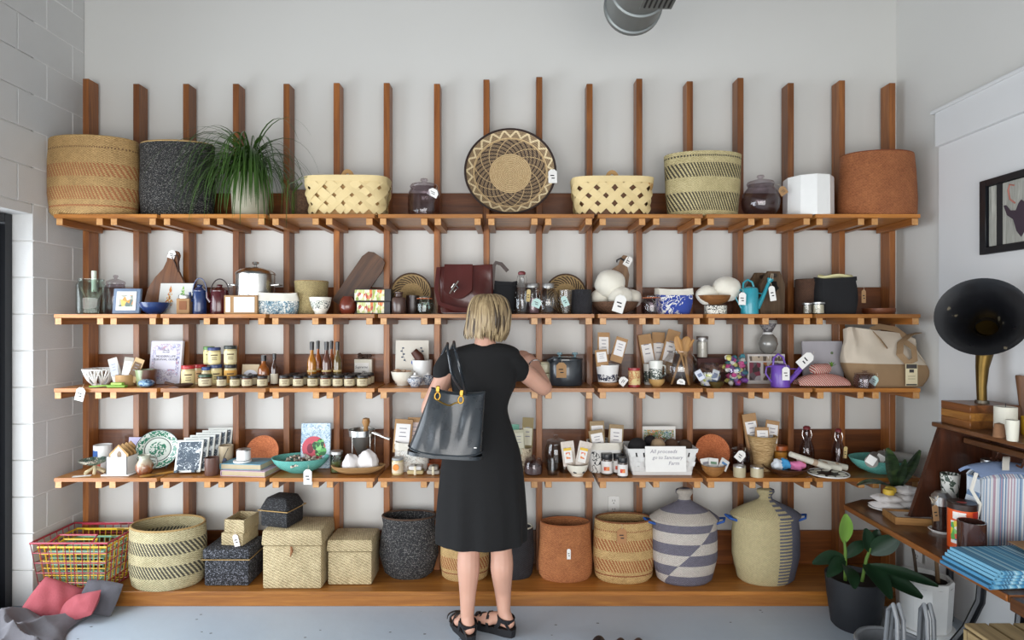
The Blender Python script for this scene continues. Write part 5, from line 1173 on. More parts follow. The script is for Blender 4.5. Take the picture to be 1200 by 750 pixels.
t = T('carved_spoon', 'yellow wooden spoon lying at the shelf edge below the green plate', 'spoon', (XP(187, 3.42), 3.42, Z4 + .009), .55)
YW = wood('c08a34', '91601f', 0, 2, .5, name='yellow_wood'); B('spoon_handle', MB().tube([(-.02, 0, 0), (.10, 0, .006)], [.007, .006], 8), YW, t); B('spoon_bowl', MB().ball((-.055, 0, 0), (.045, .017, .008), 16, 8), YW, t)
# stack of woodcut cards
PRT = motif('d9dfe2', ('3c4856', '55616c', '47525e'), 34, .09, .7, 'woodcut_print', dist=2)
for k in range(6):
    Y = 3.445 + .034 * k
    X, w, h = XP(219 + 7 * k, Y), 29 * 3.46 / F, .185 + .008 * k
    ods = ['front', 'second', 'third', 'fourth', 'fifth', 'rear'][k]
    t = T('print_card', f'{ods} of six cream framed woodcut prints leaning in a row', 'print', (X, Y, Z4 + .012), .12, 'woodcut prints in a row', -.3)
    B('print_board', MB().box((0, .006, h / 2), (w, .012, h), .001), plain('dfe3de', .7, name='print_board', var=.03), t, False); B('woodcut', MB().box((0, -.001, h / 2), (w * .86, .0015, h * .88)), PRT, t, False)
    if k == 0: B('easel_foot', MB().box((-w * .36, -.01, .004), (.018, .04, .012), .001).box((w * .3, -.01, .004), (.018, .04, .012), .001), plain('4d5a66', .5, name='grey_easel'), t, False)
cy('brown_cup', 'straight brown clay cup in front of the woodcut prints', 'cup', (239.5, 257, 534), 3.44, Z4, CYL, plain('5e3f33', .4, name='brown_clay', coat=.2, bump=.1), t=.004)
t, r, h = cy('bird_vase', 'cream vase painted with a bird on a branch, behind the brown cup', 'vase', (256, 274, 520), 3.58, Z4, POT, plain('b9a88c', .4, name='cream_stoneware', coat=.2), t=.005)
a = -pi / 2 - math.atan2(X, 3.58) * 0 - .5
q = lambda s, z_: (r * .99 * cos(-pi / 2 + s) * (1 if z_ > .6 else .95), r * .99 * sin(-pi / 2 + s) * (1 if z_ > .6 else .95), h * z_)
B('painted_branch', MB().tube([q(-.5, .05), q(-.1, .35), q(.2, .6), q(.7, .92)], .0022, 5).tube([q(-.1, .35), q(.4, .4)], .002, 5), INK, t); B('painted_bird', MB().ball(q(.25, .38), (.014, .006, .02), 10, 6), plain('4a5268', .6, name='slate_bird'), t)
# books and candle
def flatbook(label, px0, px1, Y, z, dep, th, rz, hexc):
    X = XP((px0 + px1) / 2, Y); w = (px1 - px0) * Y / F
    t = T('book', label, 'book', (X, Y + dep / 2, z), rz)
    mt = plain(hexc, .6, name='book_cloth', var=.05)
    B('cover', MB().box((0, 0, .0012), (w, dep, .0024)).box((0, 0, th - .0012), (w, dep, .0024)).box((-w / 2 + .0012, 0, th / 2), (.0024, dep, th)), mt, t, False)
    B('pages', MB().box((.002, 0, th / 2), (w - .007, dep - .008, th - .005)), plain('b7a98c', .9, name='book_page_edges'), t, False)
flatbook('pink covered book, lower of the two lying books', 259, 314, 3.40, Z4, .19, .03, -.12, 'd0b3c6'); flatbook('sky blue covered book, upper of the two lying books', 258, 308, 3.43, Z4 + .0305, .17, .032, -.1, '6fa8be')
zb = Z4 + .0635
t, r, h = cy('white_coaster', 'round white coaster on the sky blue book', 'coaster', (273, 295, 541), 3.49, zb, [(0, 0), (.95, 0), (1, .5), (1, 1)], WHITEC, t=.003, solid=True)
t.scale.z = 1; B('coaster_top', MB().lathe([(0, .010), (r, .010), (r, .0), (0, 0)], 30), WHITEC, t)
gjar('white candle jar with a grey metal lid, standing on the white coaster', (277, 294, 526), 3.49, zb + .0125, CYL, 'metal', WHITEC, 'candle', 'candle_jar')
ORW = weave('b4532a', 'dd8a58', 50, .009, 'disc', (), fleck=.6, name='orange_plate_weave', swirl=1.5)
for lb, px, Y in (('orange woven plate leaning behind the sky blue book', (292, 330, 521), 3.63), ('orange woven plate leaning behind the small wooden bowl of sachets', (812, 852, 507), 3.62)):
    t, r = wplate(lb, px, Y, Z4, ORW, -.3, dish=.02); t.rotation_euler = (.3, 0, pi); t.location.y = Y - .03
# teal bowls
TEAL = weave('3f9a92', '7cc9bd', 60, .008, 'cyl', (), fleck=.35, bs=.5, name='teal_coiled_fibre')
t, r, h = cy('coiled_bowl', 'wide teal coiled bowl of pale beads, with a white tag', 'bowl', (318, 385, 530), 3.52, Z4, BOWL, TEAL, t=.007)
m = MB(); random.seed(4)
for i in range(120):
    a, q = R(0, 6.28), sqrt(R(0, 1)) * r * .72; m.ball((q * cos(a), q * sin(a), h * .62 + R(0, .03) * (1 - q / r) * 1.6), .0085, 6, 4)
B('beads', m, patches(('c9bfae', 'ddd6c8', '8d7a6a', 'b9ad9c', '4e3d36'), 50, name='bead_mix'), t, kind='stuff'); price_tag(t, (.10, -.168, h * .62), .046, .085)
t, r, h = cy('coiled_bowl', 'wide teal coiled bowl of felt rolls, at the right end of the fourth shelf', 'bowl', (994, 1074, 530), 3.50, Z4, BOWL, TEAL, t=.007)
TB = t.location.copy(); FELT = plain('8d8a84', .95, name='grey_felt', bump=.4)
for i, (dx, dy, rz, l) in enumerate(((-.085, -.06, .9, 'grey felt roll at the left of the right-hand teal bowl'), (-.02, -.03, .95, 'grey felt roll in the middle of the right-hand teal bowl'), (.09, -.02, -.5, 'grey felt roll lying across the right-hand teal bowl'))):
    o = T('felt_roll', l, 'felt roll', TB + Vector((dx, dy, h * .62 + .035)), rz, 'felt rolls in the teal bowl'); mr = rotm(y=pi / 2, c=(0, 0, 0))
    B('roll', MB().lathe([(.016, -.07), (.034, -.07), (.035, 0), (.034, .07), (.016, .07), (.015, 0), (.016, -.07)], 20, m=mr), FELT, o)
    tg = B('price_tag', MB().box((0, 0, 0), (.002, .045, .05)), PAPER, o, False); tg.location = (-.074, -.0, .01); tg.rotation_euler = (.5, 0, 0)
FRU = motif('9fb8c9', ('d8e2ea', '7d9cb4', 'c2d2de'), 28, .07, .6, 'blue_pattern_cover')
b, w, h = book('book', 'blue patterned cookbook with a pink disc of fruit, behind the left teal bowl', 'book', (352, 386, 497), 3.60 - .02, Z4, FRU, .10, .03, .016, edge=PAPER)
B('cover_disc', MB().lathe([(0, 0), (w * .40, 0), (w * .40, .001), (0, .0012)], 32, m=Matrix.Translation((-.01, -.0013, h * .45)) @ rotm(x=pi / 2)), plain('c2505e', .6, name='pink_disc'), b)
m = MB()
for x, z in ((.0, .5), (.03, .46), (.045, .38), (.02, .36), (.03, .56)): m.ball((x, -.0026, h * z), (.022, .001, .026), 10, 6)
B('printed_leaf', m, patches(('2f6a3c', '5aa85a', '1f4a2c', '86c47a'), 60, name='green_leaf_print'), b); B('printed_fruit', MB().ball((-.03, -.0026, h * .44), (.02, .001, .03), 10, 6), plain('7a2a3c', .6, name='dark_pink_print'), b)
text(b, 'title_lettering', 'the kitchen', .022, (0, -.0014, h * .88), PAPER)
gjar('small clear jar of olive seeds with a cork lid, beside the left teal bowl', (387, 402, 528), 3.50, Z4, CYL, 'metal', GLASSG, fill=(plain('6e6c3a', .7, name='olive_seeds', bump=.5), .6), name='seed_jar')
# conical food mill
X, r = cyl(408, 440, 3.60); zt = H - (503 - 375) * 3.60 / F - Z4
t = T('conical_sieve', 'steel conical sieve on a wire stand with a wooden pestle', 'sieve', (X, 3.60, Z4))
B('ring_band', MB().lathe([(r, zt - .035), (r * 1.02, zt), (r * .98, zt), (r * .96, zt - .035)], 36), STEEL, t); B('cone', MB().lathe([(r * .95, zt - .03), (.012, zt - .185), (0, zt - .188)], 36), plain('8f8d88', .4, .8, name='perforated_steel'), t)
for a in (.5, 2.6, 4.2, 5.6): B('stand_leg', MB().tube([(r * cos(a), r * sin(a), zt - .02), (r * cos(a), r * sin(a), .003)], .003, 6), STEEL, t)
ring(t, 'stand_ring', r, .004, .003, STEEL)
PSW = wood('c89656', '9c6c34', 2, 2, .45, name='pestle_wood'); B('pestle', MB().lathe([(0, zt - .12), (.012, zt - .1), (.016, zt - .01), (.012, zt + .015), (.024, zt + .045), (.02, zt + .068), (0, zt + .074)], 20, c=(.03, -.02, 0)), PSW, t)
B('sieve_handle', MB().tube([(r * .9, -.03, zt - .012), (r + .10, -.05, zt - .05)], 1, sec=[(-.012, -.004), (.012, -.004), (.012, .004), (-.012, .004)]), STEEL, t)
t = T('brown_soap', 'dull brown soap bar behind the leaf-shaped bowl', 'soap', (XP(404, 3.60), 3.50, Z4 + .0)); B('soap_bar', MB().box((0, .0, .03), (.05, .03, .06), .008), plain('7a5a4a', .6, name='brown_soap'), t)
# leaf-shaped wooden bowl with cloth bags
X = XP(419, 3.44); t = T('leaf_bowl', 'leaf-shaped pale wooden bowl holding white cloth bags', 'bowl', (X, 3.46, Z4), .1); L = .155
B('bowl_body', MB().grid(lambda u, v: ((u * 2 - 1) * L, (v * 2 - 1) * .07 * (1 - (u * 2 - 1) ** 2) ** .6, .006 + .05 * max(((u * 2 - 1) ** 2) ** 1.2, (v * 2 - 1) ** 2 * .9)), 24, 10, .006), wood('c9a372', '9c7446', 0, 2, .55, name='pale_bowl_wood'), t)
COT = plain('dedad8', .9, name='white_cotton', bump=.5, bs=200, var=.04)
def lump(label, name, cat, c, r, mat, group=None, seed=0, sq_=0.35, rz=0, fold=.12):
    random.seed(seed); ph = [R(0, 6) for _ in range(4)]
    fn = lambda p: 1 + fold * (sin(5 * p[0] + 3 * p[2] + ph[0]) * .5 + sin(9 * p[1] + 6 * p[0] + ph[1]) * .35 + sin(13 * p[2] + 7 * p[0] + ph[2]) * .25)
    o = B(name, MB().ball((0, 0, 0), r, 24, 16, fn=fn), mat); o.location = c; o.rotation_euler.z = rz; return tag(o, label, cat, group)
lump('left white cloth bag in the leaf-shaped bowl', 'cloth_bag', 'bag', (XP(411, 3.44), 3.455, Z4 + .062), (.05, .045, .055), COT, 'cloth bags in the leaf bowl', 1); lump('right white cloth bag in the leaf-shaped bowl', 'cloth_bag', 'bag', (XP(430, 3.44), 3.465, Z4 + .07), (.062, .045, .066), COT, 'cloth bags in the leaf bowl', 2)
# left of the woman, fourth plank
G = 'kraft packets in the sprig fabric bin'
packet(None, 'kraft packet with white label at the left of the sprig bin', 471, 530, 21, 38, 3.56, 0, .06, group=G, lean=.05); packet(None, 'kraft packet at the right of the sprig bin, beside the handbag', 487, 530, 20, 40, 3.58, 0, .02, lab='cdbab4', group=G, lean=.05)
fbin('white fabric bin printed with fine sprigs, holding two kraft packets', (462, 500, 519), 3.50, Z4, motif('dedcd6', ('9a9c98', 'b9a99a'), 40, .03, .9, 'fine_sprig_print'), LINEN, cuffh=.25, d=.14, seed=3)
t = tinjar('cream candle tin with an orange round logo and grey lid', (459, 473, 536), 3.46, Z4, '8d8f90', 'd8c9ae', None, lidh=.12, prt=False)
r = .036; B('orange_logo', MB().lathe([(0, 0), (.018, 0), (.018, .004), (0, .0045)], 24, m=Matrix.Translation((-.004, -.0335, .045)) @ rotm(x=pi / 2)), plain('dd8a3a', .6, name='orange_print'), t)
for k, (px, l) in enumerate(((487, 'small wrapped soap bundle tied with ribbon, left of the pair before the sprig bin'), (508, 'small grey stone-like bundle, right of the pair before the sprig bin'))):
    t = T('soap_bundle', l, 'soap', (XP(px, 3.45), 3.46, Z4))
    for j in range(2): B('wrapped_bar', MB().box((0, 0, .014 + .024 * j), (.095 - .02 * j - .02 * k, .06, .024), .009), plain(('b7a57a', 'd3d0cc')[j] if k == 0 else 'a39b90', .8, name='soap_wrap', bump=.3), t)
    B('ribbon', MB().box((0, -.001, .025), (.014, .064, .05), .002), plain('d9cfb4', .8, name='ribbon'), t)
cy('terracotta_dish', 'terracotta dish half hidden by the woman on the fourth shelf', 'dish', (498, 522, 538), 3.60, Z4, BOWL, plain('b0603a', .6, name='terracotta'), t=.005)
# right of the woman
G = 'kraft packets in the patterned pot'
t, r, h = cy('patterned_pot', 'tan patterned pot of packets right of the woman', 'pot', (606, 624, 522), 3.55, Z4, POT, motif('a8947a', ('6b5a48', 'c9bba0'), 50, .08, .6, 'tan_pattern_glaze'), t=.005)
for px, hh, ti, c, l in ((617, 42, .05, '8d7d58', 'tall patterned packet in the tan pot right of the woman'), (609, 28, -.05, 'b9b49c', 'short pale packet in the tan pot right of the woman')):
    packet(None, l, px, 532, 13, hh, 3.55 if hh > 30 else 3.52, 0, ti, c, 'cfcab4', G, .02)
packet(None, 'mint green packet beside the woman on the fourth shelf', 604, 530, 9, 32, 3.62, 0, 0, '7fb8a0', '9fd0bc', None, .05)
gjar('small square glass jar with a knob lid, right of the woman', (614, 636, 533), 3.46, Z4, [(0, 0), (.8, 0), (.95, .06), (1, .3), (.95, .85), (.8, 1)], 'glass', GLASSP, fill=(plain('8d857f', .8, name='grey_salt'), .6))
gjar('tall lidded clear glass jar behind the two glass cups', (638, 665, 509), 3.58, Z4, JARP, 'glass', GLASS)
gjar('left clear glass cup before the tall lidded jar', (640, 655, 539), 3.44, Z4, CUP, None, GLASS, 'cup', 'glass_cup', group='clear glass cups'); gjar('right clear glass cup before the tall lidded jar', (654, 669, 538), 3.50, Z4, CUP, None, GLASS, 'cup', 'glass_cup', group='clear glass cups')
t, r, h = cy('footed_bowl', 'white footed bowl with a black mark, holding two seed packets', 'bowl', (663, 690, 540), 3.43, Z4, FOOTED, CREAM, t=.005)
B('painted_mark', MB().ball((-.015, -r * .68, h * .42), (.014, .006, .008), 8, 5), INK, t); B('painted_mark', MB().ball((.03, -r * .62, h * .40), (.008, .006, .007), 8, 5), INK, t)
for px, py, ti, l in ((668, 546, -.12, 'clear seed packet with yellow header, left in the footed bowl'), (681, 546, .22, 'clear seed packet leaning right in the footed bowl')):
    o = T('seed_packet', l, 'packet', W(px, py, 3.43), 0, 'seed packets in the footed bowl', -.1, ti)
    B('film_bag', MB().grid(lambda u, v: ((u - .5) * .075, -.008 * sin(pi * u) * (1 - v), v * .14), 6, 6, .004), plain('a99a8c', .3, name='film_over_seeds', coat=.5, var=.3, scale=80), o)
    B('label', MB().box((-.004, -.010, .06), (.045, .001, .08)), PAPER, o, False); B('yellow_header', MB().box((-.004, -.011, .096), (.045, .001, .015)), plain('e0b93a', .6, name='yellow_print'), o, False); B('logo', MB().box((-.004, -.011, .06), (.024, .001, .036)), patches(('d2553a', 'e0894a', 'e8e2dc'), 60, name='orange_red_logo'), o, False)
# bay right of the stud: fabric bin with packets, small shakers
G = 'kraft packets in the white bird bin'
fbin('white fabric bin printed with black birds, holding packets', (691, 731, 520), 3.47, Z4, motif('d8d6d2', ('2f3034',), 16, .035, .9, 'black_bird_print', dist=2), LINEN, cuffh=.22, d=.16, seed=6)
for px, py, hh, ti, l, Y in ((701, 532, 38, -.04, 'kraft packet at the back left of the white bird bin', 3.57), (703, 532, 28, -.18, 'white labelled packet at the front left of the white bird bin', 3.52), (720, 532, 34, .08, 'kraft packet at the right of the white bird bin', 3.55)):
    packet(None, l, px, py, 17, hh, Y, 0, ti, '9a8464', group=G, lean=.03)
for px, Y, l in (((704, 718, 531), 3.45, 'black-capped spice shaker, left of the three before the bird bin'), ((718, 730, 531), 3.47, 'black-capped spice shaker, middle of the three before the bird bin'), ((723.5, 736, 535.5), 3.395, 'black-capped spice shaker, front right of the three before the bird bin')):
    t = tinjar(l, px, Y, Z4, '17181b', 'e2dedb', 'black-capped spice shakers', '4a3d36', .24, False); X = t.location.x; r = cyl(px[0], px[1], Y)[1]
    aa = -pi / 2 - math.atan2(X, Y) * 1.0
    B('orange_logo', MB().lathe([(r * .985, .028), (r * .985, .05)], 8, a0=aa - .5, a1=aa + .5), patches(('d2553a', 'c23a2c', 'e0894a'), 90, name='orange_red_mark'), t)
# white woven basket with sign
X0_, Yb = XP(777, 3.41), 3.41; wt, wb, hb, dp = .405, .335, .155, .22
t = T('slatted_basket', 'white basket of woven strips with a handwritten sign about proceeds', 'basket', (X0_ - .0, Yb + dp / 2, Z4))
def bw(s, z, off=0):
    k = (wb + (wt - wb) * z / hb) / 2 + off; d = (dp * .82 + dp * .18 * z / hb) / 2 + off
    s = (s % 1) * 4; i = int(s); f = s - i; c = [(-k, -d), (k, -d), (k, d), (-k, d)]
    a, b_ = c[i % 4], c[(i + 1) % 4]; return (a[0] + (b_[0] - a[0]) * f, a[1] + (b_[1] - a[1]) * f, z)
WPL = plain('d9d8d6', .45, name='white_strip', var=.05)
for z0, z1, nm in ((.0, .022, 'base_band'), (.024, .050, 'weave_band'), (.053, .079, 'weave_band'), (.081, .107, 'weave_band'), (.132, .155, 'rim_band')):
    wv = .003 if nm == 'weave_band' else 0
    B(nm, MB().grid(lambda u, v: bw(u, z0 + v * (z1 - z0), wv * cos(2 * pi * u * 28 + z0 * 110)), 112, 1, .004), WPL, t, False)
m = MB()
for i in range(4):
    for k in range(9 if i % 2 == 0 else 6):
        n_ = 9 if i % 2 == 0 else 6; s = (i + (k + .5) / n_) / 4
        a = bw(s - .011, .0, -.002); b_ = bw(s + .011, .0, -.002); c = bw(s + .011, .14, -.002); d = bw(s - .011, .14, -.002)
        m.grid(lambda u, v: tuple(Vector(a).lerp(Vector(b_), u).lerp(Vector(d).lerp(Vector(c), u), v)), 1, 1, .003)
B('upright_strips', m, WPL, t, False, kind='stuff'); B('basket_floor', MB().box((0, 0, .004), (wb - .01, dp * .8, .006)), WPL, t, False)
sg = B('sign', MB().box((0, 0, 0), (.232, .003, .143)), PAPER, t, False); sg.location = (.012, -dp / 2 - .012, .1); sg.rotation_euler = (-.09, 0, 0)
PEN = plain('8d8794', .8, name='pencil_grey')
for body, x, z, s in (('All proceeds', -.012, .042, .03), ('go to Sanctuary', .01, .008, .027), ('Farm', .045, -.024, .03)): text(sg, 'sign_writing', body, s, (x, -.0022, z), PEN, shear=.25)
YARN = [plain(c, .95, name='yarn', bump=.8, bs=90, var=.2) for c in ('1d1a1b', '241f22', 'b59c7c', '5b4434', '4e3a2c')]
for i, (px, py, rp, Y, l) in enumerate(((747, 524, 11, 3.50, 'black yarn ball at the left of the white strip basket'), (762, 517, 7, 3.58, 'small black yarn ball at the back of the white strip basket'), (771, 522, 8.5, 3.53, 'tan yarn ball in the middle of the white strip basket'), (787, 523, 9, 3.55, 'brown yarn ball in the white strip basket, right of the tan one'), (803, 524, 9, 3.54, 'dark brown yarn ball at the right of the white strip basket'))):
    o = B('yarn_ball', MB().ball((0, 0, 0), rp * Y / F, 18, 12), YARN[i]); o.location = W(px, py, Y); tag(o, l, 'yarn', 'yarn balls in the white basket')
b, w, h = book('art_card', 'white card printed with scattered colourful figures, behind the white strip basket', 'card', (753, 792, 500), 3.66, Z4, PAPER, .05, 0, .004)
B('colour_print', MB().box((0, -.001, h * .7), (w * .9, .001, h * .42)), motif('e3e4e4', ('c9442f', '3d5f9a', 'd99a3a', '4f8a5a'), 44, .055, .7, 'colourful_figure_print'), b, False); B('blue_strip', MB().box((0.02, -.001, h * .42), (w * .7, .001, h * .07)), plain('5a6fa8', .7, name='blue_strip'), b, False)
# small bowl of sachets
t, r, h = cy('wooden_bowl', 'small oval wooden bowl of white sachets before the orange plate', 'bowl', (821, 851, 541), 3.42, Z4, BOWL, wood('a9763f', '7a4f28', 0, 2, .5, name='bowl_wood2'), t=.005)
for i, (px, ti, rz) in enumerate(((829, -.15, .1), (836, .1, -.1), (846, .6, .1))):
    o = T('tea_sachet', ('left', 'middle', 'right')[i] + ' white sachet in the small oval wooden bowl', 'sachet', W(px, 550, 3.42 + .012 * (1 - i)), rz, 'white sachets in the oval bowl', -.35, ti)
    B('sachet_body', MB().box((0, 0, .032), (.055, .006, .064), .002), plain('dcdad6', .7, name='sachet_white'), o); B('sachet_print', MB().box((0, -.0036, .036), (.034, .001, .014)), plain(('8a8890', '6a8a70', '5a86b4')[i], .8, name='sachet_mark'), o, False)
gjar('square-shouldered glass jar with knob lid and white tag, left of the tan flower-pot basket', (855, 881, 520), 3.54, Z4, [(0, 0), (.95, 0), (1, .05), (1, .85), (.9, 1)], 'glass', GLASSP, tagp=((-.015, -.09, .13), .05, .06, 0, .7))
for px, l in (((859, 874, 545), 'left silver-lidded balm tin before the knob-lid jar'), ((879, 895, 546), 'right silver-lidded balm tin before the tan basket')):
    gjar(l, px, 3.40, Z4, CYL, 'metal', plain('b9ad8e', .3, name='balm_glass', coat=.4), 'tin', 'balm_tin', group='balm tins')
TWV = N('rippled_tan_weave'); z = TWV.xyz(); q = TWV.noise(TWV.map(TWV.co(), (8, 8, 40)), 2.5, 3, 1.5); TWV.bump(q, .8, .006); TWV = TWV.set(TWV.ramp(q, [(.3, C('8a6a40')), (.6, C('c2a272')), (.8, C('d4c4a0'))]), .75)
basket('tan rippled basket holding kraft packets, beside the knob-lid jar', (876, 911, 508), 3.57, Z4, TWV, prof=[(0, 0), (.62, 0), (.66, .05), (.75, .5), (1, 1)], rimc=RIMN, t=.007)
G = 'kraft packets in the tan rippled basket'
for px, hh, ti, l, Y in ((884, 42, -.15, 'tallest kraft packet leaning left in the tan rippled basket', 3.60), (901, 34, .15, 'kraft packet leaning right in the tan rippled basket', 3.59), (893, 26, .0, 'front kraft packet with a white label in the tan rippled basket', 3.53)):
    packet(None, l, px, 527, 16, hh, Y, 0, ti, group=G, lean=.02)
t, r, h = cy('wooden_bowl', 'dark turned wooden bowl of bright sponges on the fourth shelf', 'bowl', (893, 949, 540), 3.46, Z4, [(0, 0), (.5, 0), (.52, .18), (.7, .35), (.92, .7), (1, 1)], wood('6e4224', '42240f', 0, 2, .45, name='dark_turned_wood'), t=.007); BL = t.location.copy()
for dx, dy, dz, s, c, l in ((-.055, -.02, .012, (.03, .028, .032), 'd5dbe2', 'white crumpled sponge in the turned bowl'), (-.015, -.02, .015, (.036, .03, .03), '3f8fc2', 'blue crumpled sponge in the turned bowl'), (.05, -.03, .008, (.045, .03, .026), 'd77aa8', 'pink crumpled sponge in the turned bowl'), (.085, 0, .006, (.03, .025, .022), 'd98258', 'orange crumpled sponge in the turned bowl')):
    lump(l, 'sponge', 'sponge', BL + Vector((dx, dy, h + dz)), s, plain(c, .85, name='sponge_colour', bump=.4), 'sponges in the turned bowl', int(dx * 1000), fold=.25)
t = cy('honey_jar', 'small round jar of orange honey behind the turned bowl', 'jar', (906, 923, 527), 3.60, Z4, [(0, 0), (.9, 0), (1, .15), (1, .6), (.9, .7), (.95, .75), (.95, 1)], plain('c98a3a', .3, name='orange_honey', coat=.5), solid=True)[0]; B('lid', MB().lathe([(0, t.location.z * 0 + .135), (.04, .135), (.042, .125), (.042, .11), (0, .11)], 20), plain('a8541f', .4, name='orange_lid'), t)
swing('clear swing-top bottle with a red stopper behind the dark lace plate', (936, 955, 503), 3.58, Z4, GLASSP, tg=False); swing('clear swing-top bottle with a red stopper beside the right teal bowl', (974, 991, 506), 3.60, Z4, GLASSP)
# lace plate with tapers
t, r, h = cy('lace_plate', 'dark plate edged with white lace, carrying rolled white tapers', 'plate', (946, 996, 549), 3.44, Z4, [(0, 0), (.6, 0), (.98, .75), (1, 1)], plain('14171c', .4, name='dark_plate', coat=.3), t=.004)
ring(t, 'lace_rim', r, h, .004, WHITEC); m = MB()
for k in range(10): m.ball((r * .72 * cos(k * .63), r * .72 * sin(k * .63), h * .85), (.022, .016, .006), 8, 5)
B('lace_scallop', m, plain('d8d6c8', .8, name='cream_lace'), t)
for k, (a, b_, l) in enumerate(((W(926, 532, 3.42), W(972, 548, 3.44), 'longest white wrapped taper lying across the lace plate'), (W(935, 537, 3.47), W(985, 549, 3.47), 'second white wrapped taper behind the longest one'), (W(960, 541, 3.50), W(992, 548, 3.50), 'short white wrapped taper at the right of the lace plate'))):
    o = T('candle_taper', l, 'candle', a, 0, 'white tapers on the lace plate'); d = b_ - a
    B('taper_wrap', MB().tube([(0, 0, 0), tuple(d * .45), tuple(d)], [.016, .018, .018], 10), plain('d5d2c4', .7, name='wrapped_taper', var=.06), o); B('paper_band', MB().tube([tuple(d * .55), tuple(d * .66)], .0195, 10), plain('b39c84', .8, name='tan_band'), o)
# ---------------------------------------------------------------- plinth
def wire(label, x0, x1, y0, y1, zb, h, taper, mat, loc, nx=9, ny=7, nz=5, wr=.0028, rimr=.006, group='wire shopping baskets'):
    t = T('wire_basket', label, 'basket', loc, 0, group); w, d = (x1 - x0) / 2, (y1 - y0) / 2
    def p(sx, sy, v): k = 1 - taper * (1 - v); return (sx * w * k, sy * d * k, zb + v * h)
    m = MB()
    for s in (-1, 1):
        for i in range(nx + 1): q = -1 + 2 * i / nx; m.tube([p(q, s, 0), p(q, s, 1)], wr, 4)
        for i in range(ny + 1): q = -1 + 2 * i / ny; m.tube([p(s, q, 0), p(s, q, 1)], wr, 4)
    for i in range(1, nx): q = -1 + 2 * i / nx; m.tube([p(q, -1, 0), p(q, 1, 0)], wr, 4)
    for i in range(1, ny): q = -1 + 2 * i / ny; m.tube([p(-1, q, 0), p(1, q, 0)], wr, 4)
    for j in range(nz): v = j / nz; m.tube([p(-1, -1, v), p(1, -1, v), p(1, 1, v), p(-1, 1, v)], wr, 4, True)
    B('wire_grid', m, mat, t, kind='stuff'); B('rim_wire', MB().tube([p(-1, -1, 1), p(1, -1, 1), p(1, 1, 1), p(-1, 1, 1)], rimr, 6, True), mat, t)
    for q in (-1, 1): B('handle', MB().tube([p(-.55, q * .9, 1), (-.5 * w, q * .55 * d, zb + h + .02), (.5 * w, q * .55 * d, zb + h + .02), p(.55, q * .9, 1)], rimr * .9, 6), mat, t)
RDW = plain('a3283c', .4, name='red_wire', coat=.3); YLW = plain('e0b927', .4, name='yellow_wire', coat=.3); MNT = plain('8fc2a4', .4, name='mint_wire', coat=.3)
wx = -2.452
wire('red wire basket at the left end of the plinth', -.212, .215, -.17, .165, .004, .285, .16, RDW, (wx, 3.472, Z5)); wire('yellow wire basket nested inside the red one', -.185, .195, -.155, .145, .016, .245, .15, YLW, (wx + .006, 3.472, Z5), 11, 8, 6); wire('mint green wire basket nested inside the yellow one', -.155, .155, -.12, .115, .034, .19, .12, MNT, (wx + .004, 3.472, Z5), 10, 8, 5)
basket('oval straw basket with two black diagonal bands, right of the wire baskets', (150, 242, 603), 3.485, Z5,
       weave('988b60', 'd6caa2', 56, .011, bands=((.075, .145, '2a2824', 52, 30, .55), (.205, .275, '2a2824', 52, 30, .55), (.335, .345, '2a2824', 60, 0, .5), (.395, .5, '3a3428', 40, 0, .5)), name='straw_striped_weave'), prof=[(0, 0), (.86, 0), (.93, .04), (1, .3), (1, .7), (.97, 1)], rimc=RIMN, rimr=.007)
def lidbox(label, w, d, h, loc, mat, rz=0, lidh=.25, trim_=None, puff=.0, over=.008, name='lidded_box'):
    t = T(name, label, 'box', loc, rz); hl = h * lidh
    B('box_body', MB().box((0, 0, (h - hl) / 2), (w, d, h - hl), .012), mat, t); 
    B('lid', MB().box((0, 0, h - hl / 2), (w + over * 2, d + over * 2, hl), .014, top=(1 - puff, 1 - puff)), mat, t)
    if trim_: B('lid_edge', MB().tube([(s * (w / 2 + over + .001), q * (d / 2 + over + .001), h - hl) for s, q in ((-1, -1), (1, -1), (1, 1), (-1, 1))], .003, 5, True), trim_, t)
    return t
CHB = weave('15171d', '9496a0', nv=.014, mode='box', fleck=1.0, name='charcoal_box_weave', bs=.9); STB = weave('9a865e', 'd6c49c', nv=.016, mode='box', fleck=.55, name='straw_box_weave', bs=.9)
tb = lidbox('large charcoal woven box with a lid, right of the striped oval basket', .255, .21, .215, (XP(265, 3.43) + .005, 3.525, Z5), CHB, 0, .28, RIMN)
zc = Z5 + .2155
t = T('straw_tray_box', 'lower of two small straw boxes on the charcoal box, with a tag', 'box', (XP(277, 3.5), 3.55, zc), -.12, 'small straw boxes')
B('box_body', MB().box((0, 0, .036), (.135, .17, .072), .006), STB, t); price_tag(t, (.025, -.098, .07), .035, .07, 0, -.25, plain('e2d8d4', .7, name='pale_tag'))
t = T('straw_tray_box', 'upper open straw box of the small pair on the charcoal box', 'box', (XP(279, 3.5), 3.55, zc + .0725), -.12, 'small straw boxes')
m = MB()
for s in (-1, 1): m.box((s * .058, 0, .038), (.008, .16, .076), .002); m.box((0, s * .076, .038), (.12, .008, .076), .002)
m.box((0, 0, .004), (.115, .15, .006)); B('box_body', m, STB, t, False)
t = lidbox('largest straw woven lidded box with a leather pull, under the small black box', .335, .24, .335, (XP(342, 3.39) + .002, 3.505, Z5), STB, 0, .27, None, .04); B('leather_pull', MB().tube([(0, -.130, .245), (.006, -.136, .22), (-.004, -.134, .19)], [.006, .009, .003], 6), plain('8a5a34', .6, name='tan_leather'), t)
